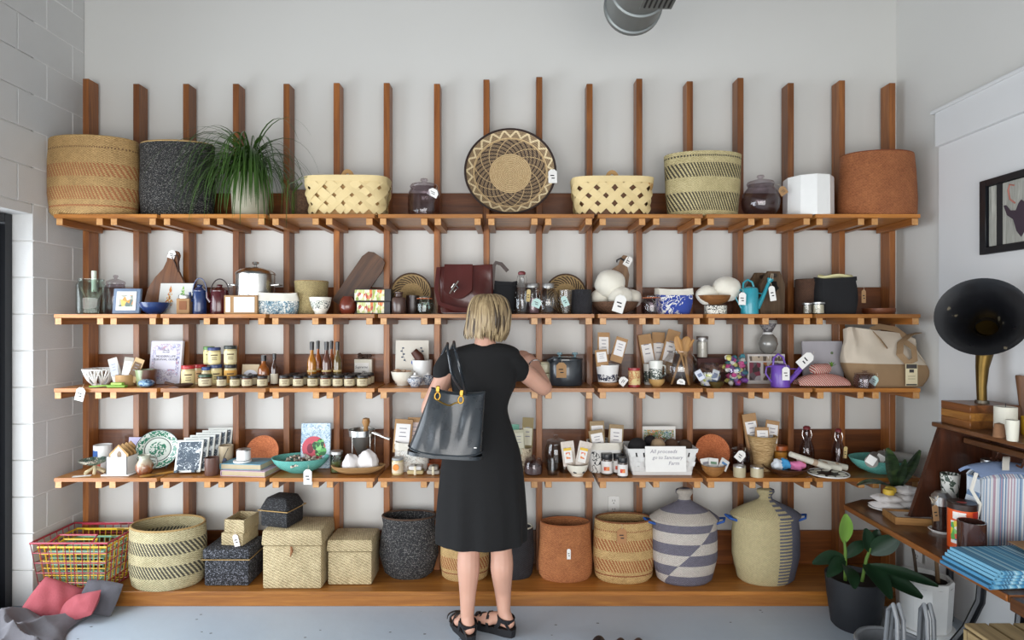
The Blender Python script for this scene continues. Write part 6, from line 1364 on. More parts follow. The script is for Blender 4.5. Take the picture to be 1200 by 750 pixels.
t = lidbox('small black woven lidded box on top of the largest straw box', .175, .165, .165, (XP(331, 3.5), 3.50, Z5 + .3357), weave('101013', '5d5d60', nv=.012, mode='box', fleck=.9, name='black_box_weave', bs=.9), -.25, .42, RIMN, .32)
lidbox('plain straw woven lidded box, left of the charcoal round basket', .255, .20, .262, (XP(410, 3.44), 3.535, Z5), STB, 0, .27, None, .04)
t, r, h = basket('round charcoal woven basket with a dark rim, left of the woman', (445, 513, 597), 3.57, Z5, CHAR, prof=[(0, 0), (.62, 0), (.82, .08), (1, .38), (.96, .62), (.86, .86), (.92, 1)], rimc=RIMD, rimr=.006)
TANW = weave('a37c44', 'd9b880', 56, .010, bands=((.07, .14, '8a4a26', 46, 28, .5), (.19, .255, '8a4a26', 46, 28, .5), (.045, .052, '7a3d22', 0, 0, 0), (.30, .308, '7a3d22', 80, 0, .5)), name='tan_red_band_weave')
basket('tan banded basket half hidden behind the woman\'s legs', (516, 573, 620), 3.55, Z5, TANW, prof=[(0, 0), (.82, 0), (.92, .06), (1, .4), (.97, 1)], rimc=RIMN)
basket('black woven basket with a pale rim, behind the woman\'s right leg', (573, 626, 611), 3.57, Z5, BLACKW, prof=[(0, 0), (.84, 0), (.92, .06), (1, .4), (.95, 1)], rimc=plain('b9b4a4', .8, name='pale_binding', bump=.4))
t, r, h = basket('rust orange woven basket with a white label, right of the woman', (631, 694, 605), 3.55, Z5, weave('96502a', 'c98552', 54, .008, fleck=.6, name='bright_rust_weave', bs=1), prof=[(0, 0), (.86, 0), (.97, .08), (1, .3), (.94, .7), (.92, 1)], rimc=plain('9a5a30', .8, name='rust_binding2', bump=.4)); price_tag(t, (.012, -r * t['sq'][1] * .985 - .002, h * .62), .022, .06, 0, 0, string=False)
t, r, h = basket('tan basket with two red brown bands, left of the grey striped hamper', (696, 766, 600), 3.535, Z5, TANW, prof=[(0, 0), (.82, 0), (.93, .06), (1, .35), (.98, .75), (.94, 1)], rimc=plain('7a4a28', .8, name='brown_binding', bump=.4)); price_tag(t, (-.03, -r * t['sq'][1] * .99 - .004, h * .93), .055, .085, 0, 0, plain('a87a52', .85, name='brown_tag'))
def hamper(label, px, Y, body, lidm, knobm, strap, prof, ytop, yk):
    X, r = cyl(px[0], px[1], Y); h = H - (ytop - 375) * Y / F - Z5; hk = H - (yk - 375) * Y / F - Z5
    t = T('lidded_hamper', label, 'hamper', (X, Y, Z5)); t.scale = (1.03, (3.637 - Y) / (r * 1.07), 1); B('basket_wall', MB().lathe(hollow(scl(prof, r, h), .01), 48), body, t); rt = prof[-1][0] * r
    B('lid', MB().lathe([(rt * .9, h - .004), (rt * 1.08, h - .006), (rt * 1.10, h + .006), (rt * 1.02, h + .018), (rt * .8, h + (hk - h) * .26), (rt * .45, h + (hk - h) * .45), (rt * .22, h + (hk - h) * .58), (.034, h + (hk - h) * .68), (.038, h + (hk - h) * .74), (.050, h + (hk - h) * .84), (.048, h + (hk - h) * .93), (.03, hk - .004), (0, hk)], 48), lidm, t)
    for s in (-1, 1): B('handle', MB().tube([(s * rt * .92, -.05, h * .93), (s * (rt + .035), -.045, h * .97), (s * (rt + .05), 0, h * 1.0), (s * (rt + .035), .045, h * .97), (s * rt * .92, .05, h * .93)], .007, 8), strap, t)
    return t
def hmat(name, a, b, kind, ph=0):
    n = N(name); x, y, z = n.xyz(); an = n.ma('DIVIDE', n.ma('ARCTAN2', y, x), 2 * pi); u = n.ma('MULTIPLY', an, 70); v = n.ma('DIVIDE', z, .011)
    ab = n.ma('MULTIPLY_ADD', n.ma('MULTIPLY', n.ma('SINE', n.ma('MULTIPLY', u, 2 * pi)), n.ma('SINE', n.ma('MULTIPLY', v, 2 * pi))), .5, .5)
    if kind == 'spiral': # grey blocks that step in a diagonal
        k = n.ma('FLOOR', n.ma('DIVIDE', n.ma('ADD', z, ph), .062)); side = n.ma('LESS_THAN', n.ma('FRACT', n.ma('ADD', n.ma('ADD', an, .42), n.ma('MULTIPLY', z, -.9))), .5)
        f = n.ma('MODULO', n.ma('ADD', n.ma('ADD', k, side), 40), 2)
    else:                # straw, then striped, then grey round the body
        s = n.ma('FRACT', n.ma('DIVIDE', z, .019)); f = n.ma('GREATER_THAN', an, -.155)
        st = n.ma('MULTIPLY', n.ma('GREATER_THAN', an, -.225), n.ma('GREATER_THAN', s, .5)); f = n.ma('MAXIMUM', f, st); f = n.ma('MULTIPLY', f, n.ma('LESS_THAN', an, .3))
    fl = n.noise(scale=70, det=2)
    col = n.mix(n.nd('ShaderNodeClamp', Value=f), n.mix(fl, C(a, .75), C(a, 1.2)), n.mix(fl, C(b, .75), C(b, 1.3))); col = n.mix(n.ma('MULTIPLY', n.ma('SUBTRACT', 1.0, ab), .35), col, (.05, .04, .04, 1))
    n.bump(ab, .8, .004); return n.set(col, .7)
BLU = plain('1f4f9a', .6, name='blue_cord')
hamper('grey and white stepped-pattern lidded hamper with blue handles', (764, 841), 3.505, hmat('stepped_grey_weave', 'cfc6bd', '6d6a78', 'spiral'), hmat('stepped_grey_lid', 'c4bbb0', '6d6a78', 'spiral', .02), None, BLU, [(0, 0), (.72, 0), (.84, .05), (1, .4), (1, .75), (.97, 1)], 607, 571)
hamper('straw and slate lidded hamper at the right end of the plinth', (857, 939), 3.505, hmat('straw_slate_weave', 'c4b68a', '5d5f6e', 'side'), hmat('straw_slate_lid', 'c4b68a', '5d5f6e', 'side'), None, BLU, [(0, 0), (.72, 0), (.84, .05), (1, .4), (1, .75), (.95, 1)], 603, 571)
# ---------------------------------------------------------------- floor, left corner
GRYC = plain('6a686d', .9, name='grey_cloth', bump=.5, bs=60, var=.1); PNK = plain('a8525a', .9, name='rose_linen', bump=.5, bs=90, var=.1)
def pillow(label, c, w, h, d, rot, mat, group=None, seed=0):
    random.seed(seed); ph = R(0, 6)
    def fn(sx):
        def g(u, v):
            x, z = 2 * u - 1, 2 * v - 1; e = ((1 - x * x) * (1 - z * z)) ** .5
            return (x * w / 2 * (1 - .16 * (1 - z * z) * 0 - .05 * abs(x * z) ** 2), sx * d / 2 * e * (1 + .14 * sin(5 * x + ph) * cos(4 * z) + .08 * sin(9 * x + 5 * z + ph)), z * h / 2 * (1 - .05 * abs(x * z) ** 2))
        return g
    m = MB().grid(fn(-1), 18, 14).grid(lambda u, v: fn(1)(1 - u, v), 18, 14)
    o = B('cushion', m, mat); o.location = c; o.rotation_euler = rot; return tag(o, label, 'cushion', group)
pillow('rose pink cushion leaning against the left wall corner of the plinth', (-2.47, 3.235, .085), .25, .20, .09, (-.75, .5, .3), PNK, None, 1)
pillow('smaller rose pink cushion lying in front of the grey one by the plinth', (-2.32, 3.205, .072), .22, .14, .09, (-.8, -.3, -.15), PNK, None, 2)
pillow('dark grey cushion tucked between the two rose cushions and the plinth', (-2.27, 3.285, .085), .22, .17, .07, (-.5, .1, -.1), plain('55545a', .9, name='slate_linen', bump=.5, bs=90), None, 3)
random.seed(12)
def heap(u, v):
    x, y = (u - .5) * .66, (v - .5) * .5; e = max(0, 1 - (2 * u - 1) ** 4) * max(0, 1 - (2 * v - 1) ** 4)
    rg = (1 - abs(sin(8 * u + 6 * v + 1.5 * sin(4 * v)))) * .5 + (1 - abs(sin(5 * v - 9 * u + 1.3 + sin(5 * u)))) * .36 + (1 - abs(sin(17 * u + 13 * v + 2 * sin(5 * u)))) * .13 + .3 * sin(3 * u + 1) * sin(4 * v)
    return (x + .03 * sin(7 * v), y + .03 * sin(6 * u), .012 + e * (.05 + .11 * rg))
o = B('blanket', MB().grid(heap, 90, 70, .008), GRYC); o.location = (-2.56, 2.93, 0); o.rotation_euler.z = .25; tag(o, 'crumpled grey blanket heaped on the floor by the garden door', 'blanket')
o = B('folded_cloth', MB().grid(lambda u, v: ((u - .5) * .34, (v - .5) * .2, .008 + .045 * max(0, 1 - (2 * u - 1) ** 6) * max(0, 1 - (2 * v - 1) ** 4) * (1 + .2 * sin(8 * u + 3 * v))), 20, 14, .006), PNK); o.location = (-2.43, 2.735, 0); tag(o, 'rose pink cloth at the front edge of the grey blanket', 'cloth')
# dark shoes at the lower edge of the view
for px, w, l in ((702, .085, 'black shoe on the floor, nearest the woman of the dark shoes'), (728, .06, 'brown-black shoe on the floor, middle of the three'), (749, .06, 'brown-black shoe on the floor, farthest from the woman')):
    Ys = 2.90; t = T('shoe', l, 'shoe', (XP(px, Ys), Ys, 0), R(-.2, .2), 'dark shoes on the floor')
    s = plain('1a1719' if px == 702 else '3a2a26', .5, name='shoe_leather'); hh = .060 if px == 702 else .048
    B('upper', MB().grid(lambda u, v: (w / 2 * cos(pi * v) * -1 * (.75 + .25 * sin(pi * u)), -.02 - u * .24 + .06, .02 + hh * sin(pi * v) * (1 - .35 * u) * min(1, 6 * u + .35) * (1 if u < .96 else .5)), 14, 10, .004), s, t); B('sole', MB().flat([(w / 2 * cos(a) * 1.02, -.08 + .125 * sin(a)) for a in [i * pi / 10 for i in range(20)]], .02), BLACKP, t)
# ---------------------------------------------------------------- right-hand furniture
DKT = wood('724828', '3e2413', 1, 1.0, .35, name='dark_table_wood', rv=.08, coat=.25, end='7a4a28'); DKZ = wood('552c18', '2c150b', 2, 1.0, .4, name='dark_panel_wood', rv=.08, coat=.15)
TZ = .606; TX = 1.815
tb = T('console_table', 'dark stained wooden table on black iron legs along the right wall', 'table', (TX, 2.8, 0))
def tl(x, y): return (x - TX, y - 2.8)
B('tabletop', MB().flat([tl(TX, 3.26), tl(TX, 2.18), tl(2.398, 2.18), tl(2.398, 3.345), tl(1.96, 3.345)], .028, (0, 0, TZ - .028)), DKT, tb, False)
B('painted_lit_edge', MB().box((-.004, -.08, TZ - .014), (.008, 1.07, .026), .002), wood('a0622c', '6b3c1a', 1, 1, .4, name='lit_edge_wood', end='a0622c'), tb)  # paler orange wood paints the light on the tabletop edge into its colour
B('end_block', MB().box((.06, -.655, TZ - .03), (.12, .07, .05), .003), DKT, tb)
def iron(y, s):
    p = [(.10, y, TZ - .03), (.09, y, TZ - .14), (.05, y + s * .02, TZ - .26), (-.0, y + s * .05, TZ - .36), (.0, y + s * .03, .22), (.09, y, .12), (.06, y - s * .02, .02)]
    B('leg', MB().tube([(a, b - 2.8, c) for a, b, c in p], .017, 8), BLKM, tb)
iron(2.43, 1); iron(2.24, -1)
B('leg', MB().tube([(.53, .40, TZ - .03), (.53, .40, .0)], .017, 8), BLKM, tb); B('leg', MB().tube([(.53, -.5, TZ - .03), (.53, -.5, .0)], .017, 8), BLKM, tb)
# hutch
HZ = 1.10; hx = 2.126
hu = T('hutch_shelf', 'dark wooden hutch with a slanted side panel standing on the table', 'hutch', (hx, 2.6, TZ))
B('top_shelf', MB().box(((2.41 - hx) / 2 - .01, -.02, HZ - TZ - .011), (2.41 - hx + .02, .84, .022), .003), DKT, hu)
B('side_panel', MB().prism([(2.13 - hx, HZ - TZ - .023), (2.40 - hx, HZ - TZ - .023), (2.40 - hx, .001), (1.974 - hx, .001)], .022, (0, .37, 0)), DKZ, hu, False)
B('back_board', MB().box((2.387 - hx, -.04, (HZ - TZ) / 2 - .012), (.018, .80, HZ - TZ - .026)), DKZ, hu, False); B('hook_rail', MB().box((2.25 - hx, -.03, HZ - TZ - .085), (.03, .78, .03), .004), DKT, hu)
for y in (.16, .02, -.12): B('hook', MB().tube([(2.25 - hx, y, HZ - TZ - .09), (2.245 - hx, y, HZ - TZ - .115), (2.225 - hx, y - .01, HZ - TZ - .135), (2.205 - hx, y - .01, HZ - TZ - .125)], .005, 6), plain('4a2a1c', .5, name='hook_brown'), hu)
# gramophone
gp = T('gramophone_speaker', 'old black horn with a brass neck on a striped wooden box', 'gramophone', (2.14, 2.79, HZ))
for k, (a, b_) in enumerate((('8d5a2c', '4f2c14'), ('b07a38', '6b3f1a'), ('8a5328', '4a2812'))): B('box_layer', MB().box((.115, .095, .018 + .037 * k), (.23, .19, .0365), .002), wood(a, b_, 1, 1, .35, name='box_veneer', rv=.05), gp)
def gl(p): return tuple(Vector(p) - gp.location)
mc = W(1150, 371, 2.63); th_ = Vector((2.262, 2.845, 1.575)); ax = (mc - th_).normalized(); Lh = (mc - th_).length
q = ax.to_track_quat('Z', 'Y').to_matrix().to_4x4(); n = 12
HB = N('worn_black_lacquer'); k = HB.noise(scale=11, det=6, dist=.6); HB = HB.set(HB.mix(HB.ma('GREATER_THAN', k, .685), C('131316'), C('6b6250')), HB.ma('MULTIPLY_ADD', k, .4, .15), Coat_Weight=.2)
pr = [(.048, 0), (.052, Lh * .25), (.066, Lh * .5), (.1, Lh * .75), (.14, Lh * .92), (.168, Lh)]
B('horn', MB().lathe(pr + [(.173, Lh + .003)] + [(r + .004, z - .004) for r, z in reversed(pr)], 56, m=Matrix.Translation(gl(th_)) @ q), HB, gp)
B('throat', MB().lathe([(.05, .002), (.04, -.02), (.036, -.05), (0, -.055)], 28, m=Matrix.Translation(gl(th_)) @ q), plain('0c0c0e', .6, name='black_throat'), gp)
B('brass_neck', MB().tube([gl(p) for p in ((2.262, 2.875, HZ + .11), (2.262, 2.878, HZ + .19), (2.272, 2.886, HZ + .28), (2.292, 2.892, HZ + .37), (2.292, 2.892, 1.545), (2.27, 2.855, 1.575))], [.02, .021, .027, .038, .044, .044], 18), plain('5e4a22', .35, .85, .25, name='aged_brass'), gp)
B('neck_collar', MB().lathe([(0, 0), (.03, 0), (.028, .014), (0, .014)], 20, c=gl((2.262, 2.875, HZ + .11))), plain('6b6458', .4, .8, name='dull_metal'), gp)
# candles and things beside the horn
WAXM = plain('d6d3c4', .5, name='ivory_wax', var=.03)
def yh(py): return .51 * F / (py - 375)
t, r, h = cy('pillar_candle', 'wide ivory pillar candle on the hutch beside the gramophone box', 'candle', (1164, 1193, 475), 2.68, HZ, CYL, WAXM, 'wax', solid=True); B('wax_top', MB().lathe([(0, h - .002), (r * .98, h)], 24), WAXM, t); B('wick', MB().tube([(0, 0, h - .003), (0, 0, h + .015)], .0015, 5), BLACKP, t)
t, r, h = cy('votive_candle', 'small ivory votive candle in front of the pillar candle', 'candle', (1178, 1195, 491), 2.52, HZ, CUP, WAXM, 'wax', solid=True); B('wax_top', MB().lathe([(0, h - .002), (r * .98, h)], 24), WAXM, t)
cy('cork_block', 'lumpy tan cork piece left of the votive candle', 'cork', (1163, 1179, 494), 2.60, HZ, [(0, 0), (1, 0), (.9, .5), (.75, .9), (0, 1)], plain('8d6648', .9, name='tan_cork', bump=.9, bs=60, var=.3), solid=True)
t = T('wooden_tray', 'red brown wooden tray at the front of the hutch shelf', 'tray', (2.31, 2.36, HZ)); B('tray_body', MB().box((0, 0, .018), (.14, .22, .036), .003), wood('6b2e1c', '40180e', 1, 1.5, .4, name='red_brown_wood'), t)
cy('mustard_candle', 'mustard yellow candle at the right edge, on the hutch shelf', 'candle', (1196, 1216, 487), 2.66, HZ, CYL, plain('b08a1e', .5, name='mustard_wax'), 'wax', solid=True)
CRW = wood('7d5638', '4f3220', 2, 1.5, .6, name='carved_wood')
X, r = cyl(1189, 1208, 2.80); h = H - (440 - 375) * 2.80 / F - HZ
t = T('carved_figure', 'tall carved brown wooden flared vase on the hutch, right of the horn neck', 'vase', (X, 2.80, HZ)); B('vase_body', MB().lathe(scl([(0, 0), (.9, 0), (.95, .1), (.55, .3), (.5, .45), (.7, .7), (.95, .97), (.9, 1), (0, .98)], r, h), 28), CRW, t); B('side_lug', MB().ball((-r * .8, 0, h * .28), (.02, .015, .04), 10, 8), CRW, t)
# things on the table
def yt_(py): return (H - TZ) * F / (py - 375)
BAM = motif('dfe0da', ('2e3d34', '46554a'), 26, .07, .35, 'bamboo_leaf_glaze', coat=.4, dist=1.0)
FL = [(0, 0), (.78, 0), (.8, .3), (.82, .6), (1, 1)]
cy('bamboo_cup', 'white flared cup painted with dark bamboo leaves, by the slanted side panel', 'cup', (1101, 1126, 552), 2.915, TZ + .07, FL, BAM, t=.005)
cup = bpy.data.objects['bamboo_cup']; cup.location.z = TZ; 
for ch in cup.children: ch.scale.z = (ZP(553, 2.915) - TZ) / (ZP(553, 2.915) - TZ - .07)
cy('bamboo_cup', 'white flared cup with bamboo leaves, below the white lidded candle', 'cup', (1138, 1165, 557), 2.72, TZ, FL, BAM, t=.005)
B1 = lambda l, px, Y, z: gjar(l, px, Y, z, CYL, 'metal', WHITEC, 'candle', 'candle_jar', t=.003)
o = T('candle_crate', 'dark box under the two candle jars behind the bamboo cup', 'box', (2.325, 2.855, TZ)); B('crate_body', MB().box((0, 0, .115), (.10, .19, .23), .003), DKZ, o)
B1('white candle jar with a silver lid, behind the second bamboo cup', (1149, 1171, 538), 2.90, TZ + .2305); B1('white candle jar with a silver lid, at the right behind the striped towels', (1174, 1196, 548), 2.81, TZ + .2305)
X, r = cyl(1096, 1121, 2.80); h = H - (577 - 375) * 2.80 / F - TZ - .006
t = T('brown_jar', 'dark brown jar with a silver lid and kraft tag on a white saucer', 'jar', (X, 2.83, TZ)); B('saucer', MB().lathe([(0, 0), (r * 1.0, 0), (r * 1.3, .012), (r * 1.25, .014), (r * .9, .005), (0, .005)], 30), WHITEC, t); B('jar_body', MB().lathe([(0, .006), (r * .9, .006), (r * .95, h * .7), (0, h * .7)], 30), plain('2c1a14', .25, name='dark_brown_glass', coat=.6), t); B('lid', MB().lathe([(r * .98, h * .68), (r * 1.0, h * .9), (r * .6, h), (0, h)], 30), TIN, t)
price_tag(t, (-.065, -.05, h * .75), .028, .075, 0, -.1, KRAFT); B('string_bow', MB().tube([(-.07, -.045, h * .8), (-.09, -.05, h * .95), (-.06, -.05, h * .85), (-.05, -.05, h * .98)], .003, 5), STRING, t)
X, r = cyl(1109, 1147, 2.64); h = H - (588 - 375) * 2.64 / F - TZ; r *= .97
t = T('coffee_tin', 'orange printed cocoa tin with a dark brown lid, behind the brown mug', 'tin', (X, 2.64, TZ)); B('tin_body', MB().lathe([(0, 0), (r, 0), (r, h * .88), (0, h * .88)], 36), plain('d8541c', .4, name='orange_tin', coat=.3), t); B('lid', MB().lathe([(r * 1.02, h * .86), (r * 1.03, h * .98), (r * .97, h), (0, h * .985)], 36), plain('2c1c18', .35, name='brown_lid', coat=.3), t)
B('lid_print', MB().ball((-.005, 0, h * .985), (r * .5, r * .3, .002), 14, 6), plain('a8423a', .5, name='red_print2'), t)
a = -pi / 2 - .7; B('tin_label', MB().lathe([(r * 1.008, h * .2), (r * 1.008, h * .62)], 14, a0=a - .75, a1=a + .45), patches(('5aa84a', '8ac46a', 'e0c93a', '2f7aa8', 'd85a3a', '3d8a4a', 'e8e2d8'), 46, name='jungle_print'), t); B('white_band', MB().lathe([(r * 1.006, h * .13), (r * 1.006, h * .2)], 14, a0=a - .75, a1=a + .45), PAPER, t); B('white_lettering', MB().lathe([(r * 1.006, h * .66), (r * 1.006, h * .82)], 14, a0=a - .6, a1=a + .3), motif('d8541c', ('ece6e0', 'ece6e0'), 60, .12, .5, 'white_lettering_print'), t); B('red_panel', MB().lathe([(r * 1.006, h * .62), (r * 1.006, h * .84)], 10, a0=-pi / 2 + .05, a1=-pi / 2 + .75), plain('b02a1c', .5, name='red_panel'), t)
t, r, h = cy('brown_mug', 'glossy dark brown mug in front of the cocoa tin', 'mug', (1121, 1157, 606), 2.515, TZ, CYL, plain('3f2823', .15, name='glossy_brown', coat=.9), t=.006)
t.location.z = TZ
# white pouches on plate
X = XP(1051, 3.17); t = T('white_plate', 'white plate with a brown rim under the stacked pouches', 'plate', (X, 3.16, TZ)); B('plate_body', MB().lathe([(0, 0), (.09, 0), (.135, .014), (.13, .017), (.085, .005), (0, .005)], 40, sx=1.1, sy=.75), WHITEC, t)
for k, (dx, dz, w, l) in enumerate(((-.07, 0, .15, 'bottom pouch of the left white pile'), (-.065, .035, .13, 'top pouch of the left white pile, under the yellow soaps'), (.06, .002, .15, 'bottom pouch of the right white pile'), (.065, .036, .145, 'middle pouch of the right white pile'), (.062, .07, .135, 'top pouch of the right white pile'))):
    o = pillow(l, (X + dx, 3.15 + .006 * k, TZ + .028 + dz), w, .10, .042, (pi / 2, 0, R(-.12, .12)), COT, 'white cloth pouches on the plate', k); o.name = 'cloth_pouch'; o['category'] = 'pouch'
for dx, dy, l in ((-.065, -.02, 'front yellow round soap on the left pouch pile'), (-.03, .02, 'rear yellow round soap on the left pouch pile')):
    o = B('yellow_soap', MB().lathe([(0, 0), (.024, 0), (.027, .006), (.027, .02), (.022, .027), (0, .028)], 20), plain('c9a83a', .5, name='yellow_soap')); o.location = (X + dx, 3.155 + dy, TZ + .089); tag(o, l, 'soap', 'yellow round soaps')
X = XP(1069, 2.98); t = T('shadow_box', 'flat pale wooden box frame with a grey print, lying on the table', 'box', (X, 2.99, TZ), -.18)
m = MB()
for s in (-1, 1): m.box((s * .095, 0, .017), (.012, .15, .034)).box((0, s * .069, .017), (.178, .012, .034))
B('frame_sides', m, wood('b98a52', '8a5e32', 0, 2, .5, name='frame_wood'), t, False); B('print_face', MB().box((0, 0, .014), (.178, .126, .02)), plain('cfcac6', .6, name='pale_print'), t, False); B('printed_stone', MB().ball((.01, 0, .024), (.04, .028, .002), 14, 6), plain('7d6e68', .7, name='grey_stone_print'), t)
# snake plant
X = XP(1052, 3.27); sp = T('snake_plant', 'snake plant with broad dark upright leaves behind the white pouches', 'plant', (X, 3.285, TZ))
B('pot', MB().lathe(hollow([(0, 0), (.04, 0), (.048, .09)], .004), 24), plain('6b6a3a', .5, name='olive_glaze', coat=.3), sp); B('soil', MB().lathe([(0, .08), (.044, .08)], 18), plain('2b2019', .95, name='potting_soil', bump=.8), sp)
SNK = N('snake_plant_leaf'); q = SNK.noise(SNK.map(SNK.co(), (8, 8, 30)), 1.5, 3, 1.0); SNK = SNK.set(SNK.ramp(q, [(.35, C('1c2a1c')), (.55, C('33462c')), (.7, C('4a5a34'))]), .3, Coat_Weight=.3)
for d, L, w, b_, up in (((-.35, -.25, 1), .26, .085, .02, (0, -1, .3)), ((.5, -.1, 1), .24, .055, .0, (0, -1, .2)), ((.05, -.3, 1), .19, .05, .05, (0, -1, .2)), ((-1, -.25, .55), .27, .05, .35, (0, -.3, 1)), ((-.15, .1, 1), .20, .05, .0, (0, -1, 0))):
    B('leaf', dleaf(MB(), (.0 + d[0] * .02, d[1] * .02, .08), d, L, w, b_, up, 4, 10, .35), SNK, sp)
# striped towels and napkins
STR = stripes(('c9d2dc', '5f86b0', 'e3e4e6', '8aa4c2', 'b08a9c', 'd8dde4', '46709c', 'e8e6e4'), 0, .006, name='blue_stripe_linen'); NAP = stripes(('6fa8c4', '2f6f9a', 'b4d2de', '3f86b0', '1f4f7a', '8fc0d2'), 0, .006, name='teal_stripe_cotton')
t = T('striped_towels', 'bundle of blue and white striped towels at the right end of the table', 'towels', (2.165, 2.72, TZ)); mt = MB()
mt.grid(lambda u, v: (-.09 + .30 * u, -.06 + .03 * sin(5 * u) * .3 - (.02 + .04 * v) + .05 * v, .30 * (1 - v) + .004), 24, 14, .006); mt.grid(lambda u, v: (-.09 + .30 * u, -.08 + .09 * v, .304 + .03 * sin(pi * v)), 24, 10, .006); mt.grid(lambda u, v: (-.09 + .01 * sin(9 * v), -.07 + .07 * u, .30 * v + .004), 10, 10, .006); mt.grid(lambda u, v: (-.09 + .30 * u, .0, .30 * v + .004), 24, 4, .006)
B('hanging_fold', mt, STR, t)
BCH = plain('7f92b4', .9, name='blue_chambray', bump=.4, var=.1); B('top_cloth', MB().grid(lambda u, v: (-.11 + .34 * u, -.10 + .13 * v, .316 + .03 * sin(pi * u) ** .7 + .03 * sin(pi * v) - .02 * u), 20, 12, .012), BCH, t)
B('cotton_strap', MB().grid(lambda u, v: (-.02 + .11 * v + .03 * u, -.108 + .13 * v, .364 - .10 * (v - .4) ** 2 + .03 * sin(pi * v)), 3, 12, .004).tube([(-.12, -.09, .33), (-.15, -.1, .26), (-.12, -.11, .2), (-.14, -.11, .12)], .008, 6), plain('d6d3ca', .9, name='white_strap'), t)
t = T('napkin_stack', 'stack of folded teal striped napkins at the near end of the table', 'napkins', (1.925, 2.33, TZ + .004), .04); t['group'] = 'table linen'
for k in range(5):
    nb = MB().grid(lambda u, v: (-.155 + .42 * u + .006 * k, -.10 + .24 * v - .006 * k, .011 + .0165 * k + .004 * sin(3 * u + k)), 14, 8, .012)
    nb.grid(lambda u, v: (-.155 + .42 * u + .006 * k, -.10 - .006 * k + .012 * -sin(pi * v), .011 + .0165 * k - .012 * v + .004 * sin(3 * u + k)), 14, 4, .003); B('napkin', nb, NAP, t)
del t['group']
B('kraft_band', MB().grid(lambda u, v: (.06 + .30 * u * .5 + .06 * v, -.135 + .26 * v, .09 + .006 * sin(pi * v)), 6, 6, .002), KRAFT, t)
# ---------------------------------------------------------------- plants on the floor
X, r = cyl(966, 1039, 3.15); r *= 1.0
rp_ = T('rubber_plant', 'rubber plant with glossy dark leaves in a matte black pot under the table', 'plant', (X, 3.15, 0)); h = .262
B('pot', MB().lathe(hollow([(0, 0), (r * .74, 0), (r * .80, .01), (r * .94, h * .6), (r, h)], .008), 40), plain('1d1f24', .6, name='matte_black_pot', bump=.1), rp_); B('soil', MB().lathe([(0, h * .9), (r * .94, h * .9)], 24), plain('2b2019', .95, name='potting_soil', bump=.8), rp_)
RUB = N('rubber_leaf'); q = RUB.noise(scale=6, det=2); RUB = RUB.set(RUB.mix(q, C('0d1f14'), C('223f26')), .42, Coat_Weight=.0, Specular_IOR_Level=.35); RUBL = leafm('bright_rubber_leaf', '4f7a2a', '7fa24a', .25); STM = plain('5a7a2e', .6, name='green_stem')
def rub(st, leaves):
    B('stem', MB().tube(st, [.009, .008, .006][:len(st)], 8), STM, rp_)
    for p, d, L, w, b_, m_ in leaves: B('leaf', dleaf(MB(), p, d, L, w, b_, (0, -.8, .6), 4, 10, .3), m_, rp_)
rub([(-.05, 0, h * .85), (-.055, -.01, .40), (-.06, -.01, .45)], [((-.06, -.01, .44), (-.05, -.15, 1), .16, .075, .0, RUBL), ((-.06, -.01, .44), (.1, .1, 1), .13, .06, .0, RUB), ((-.058, -.01, .36), (-1, -.2, .25), .20, .07, .3, RUB), ((-.058, -.01, .35), (-.8, -.55, .05), .18, .07, .3, RUB), ((-.055, -.01, .36), (.75, .1, .75), .16, .06, .2, RUB), ((-.05, -.01, .32), (-.3, -.9, .1), .17, .085, .4, RUB)])
rub([(.03, -.01, h * .85), (.05, -.02, .36), (.065, -.03, .42)], [((.06, -.03, .40), (-.25, -.1, 1), .13, .075, .0, RUB), ((.065, -.03, .39), (.55, -.4, .7), .18, .095, .1, RUB), ((.065, -.03, .39), (.35, .1, .9), .13, .07, .0, RUB), ((.05, -.05, .34), (.85, -.7, .0), .29, .06, .1, RUB), ((.045, -.05, .32), (.7, -.8, -.15), .24, .085, .15, RUB), ((.04, -.02, .33), (.1, -1, .0), .19, .10, .5, RUB)])
X, r = cyl(1047, 1120, 3.12); t = T('faceted_pot', 'white faceted floor pot with two bare stems under the table', 'planter', (X, 3.12, .012)); h = .262; r *= .98
B('pot_body', MB().lathe(hollow([(0, 0), (r * .86, 0), (r * .9, .008), (r, h * .97), (r * .97, h)], .014), 10), WHITEC, t, True, 20); B('saucer', MB().lathe([(0, -.012), (r * 1.0, -.012), (r * 1.04, .012), (r * .95, .012), (0, -.002)], 32), WHITEC, t); B('soil', MB().lathe([(0, h * .9), (r * .96, h * .9)], 24), plain('2b2019', .95, name='potting_soil', bump=.8), t)
B('stem', MB().tube([(-.04, -.01, h * .88), (-.05, 0, h + .10), (-.07, .02, .55)], [.008, .007, .006], 8), plain('3a2c20', .8, name='dark_stem'), t); B('stem', MB().tube([(.06, -.02, h * .88), (.06, -.01, h + .06), (.055, 0, .53)], [.011, .009, .008], 8), plain('6b5238', .8, name='brown_stem', bump=.6, bs=60), t)
# grey tub with loop handles
t = T('grey_trug', 'grey flexible tub with tall loop handles at the lower right', 'tub', (1.60, 2.50, 0)); GRT = plain('6d7176', .4, name='grey_rubber', coat=.2)
B('tub_body', MB().lathe(hollow([(0, 0), (.105, 0), (.11, .01), (.14, .25)], .006), 36), GRT, t); ring(t, 'rim', .14, .25, .009, GRT)
for s in (-1, 1):
    for dx in (0, .025): B('handle', MB().tube([(s * .06 - .012 + dx, -.135, .20), (s * .06 - .012 + dx, -.13, .42), (s * .062 + dx * .9 - .01, -.105, .47), (s * .066 + dx * .8, -.065, .43), (s * .07 + dx * .6, -.04, .20)], .0085, 8), GRT, t)
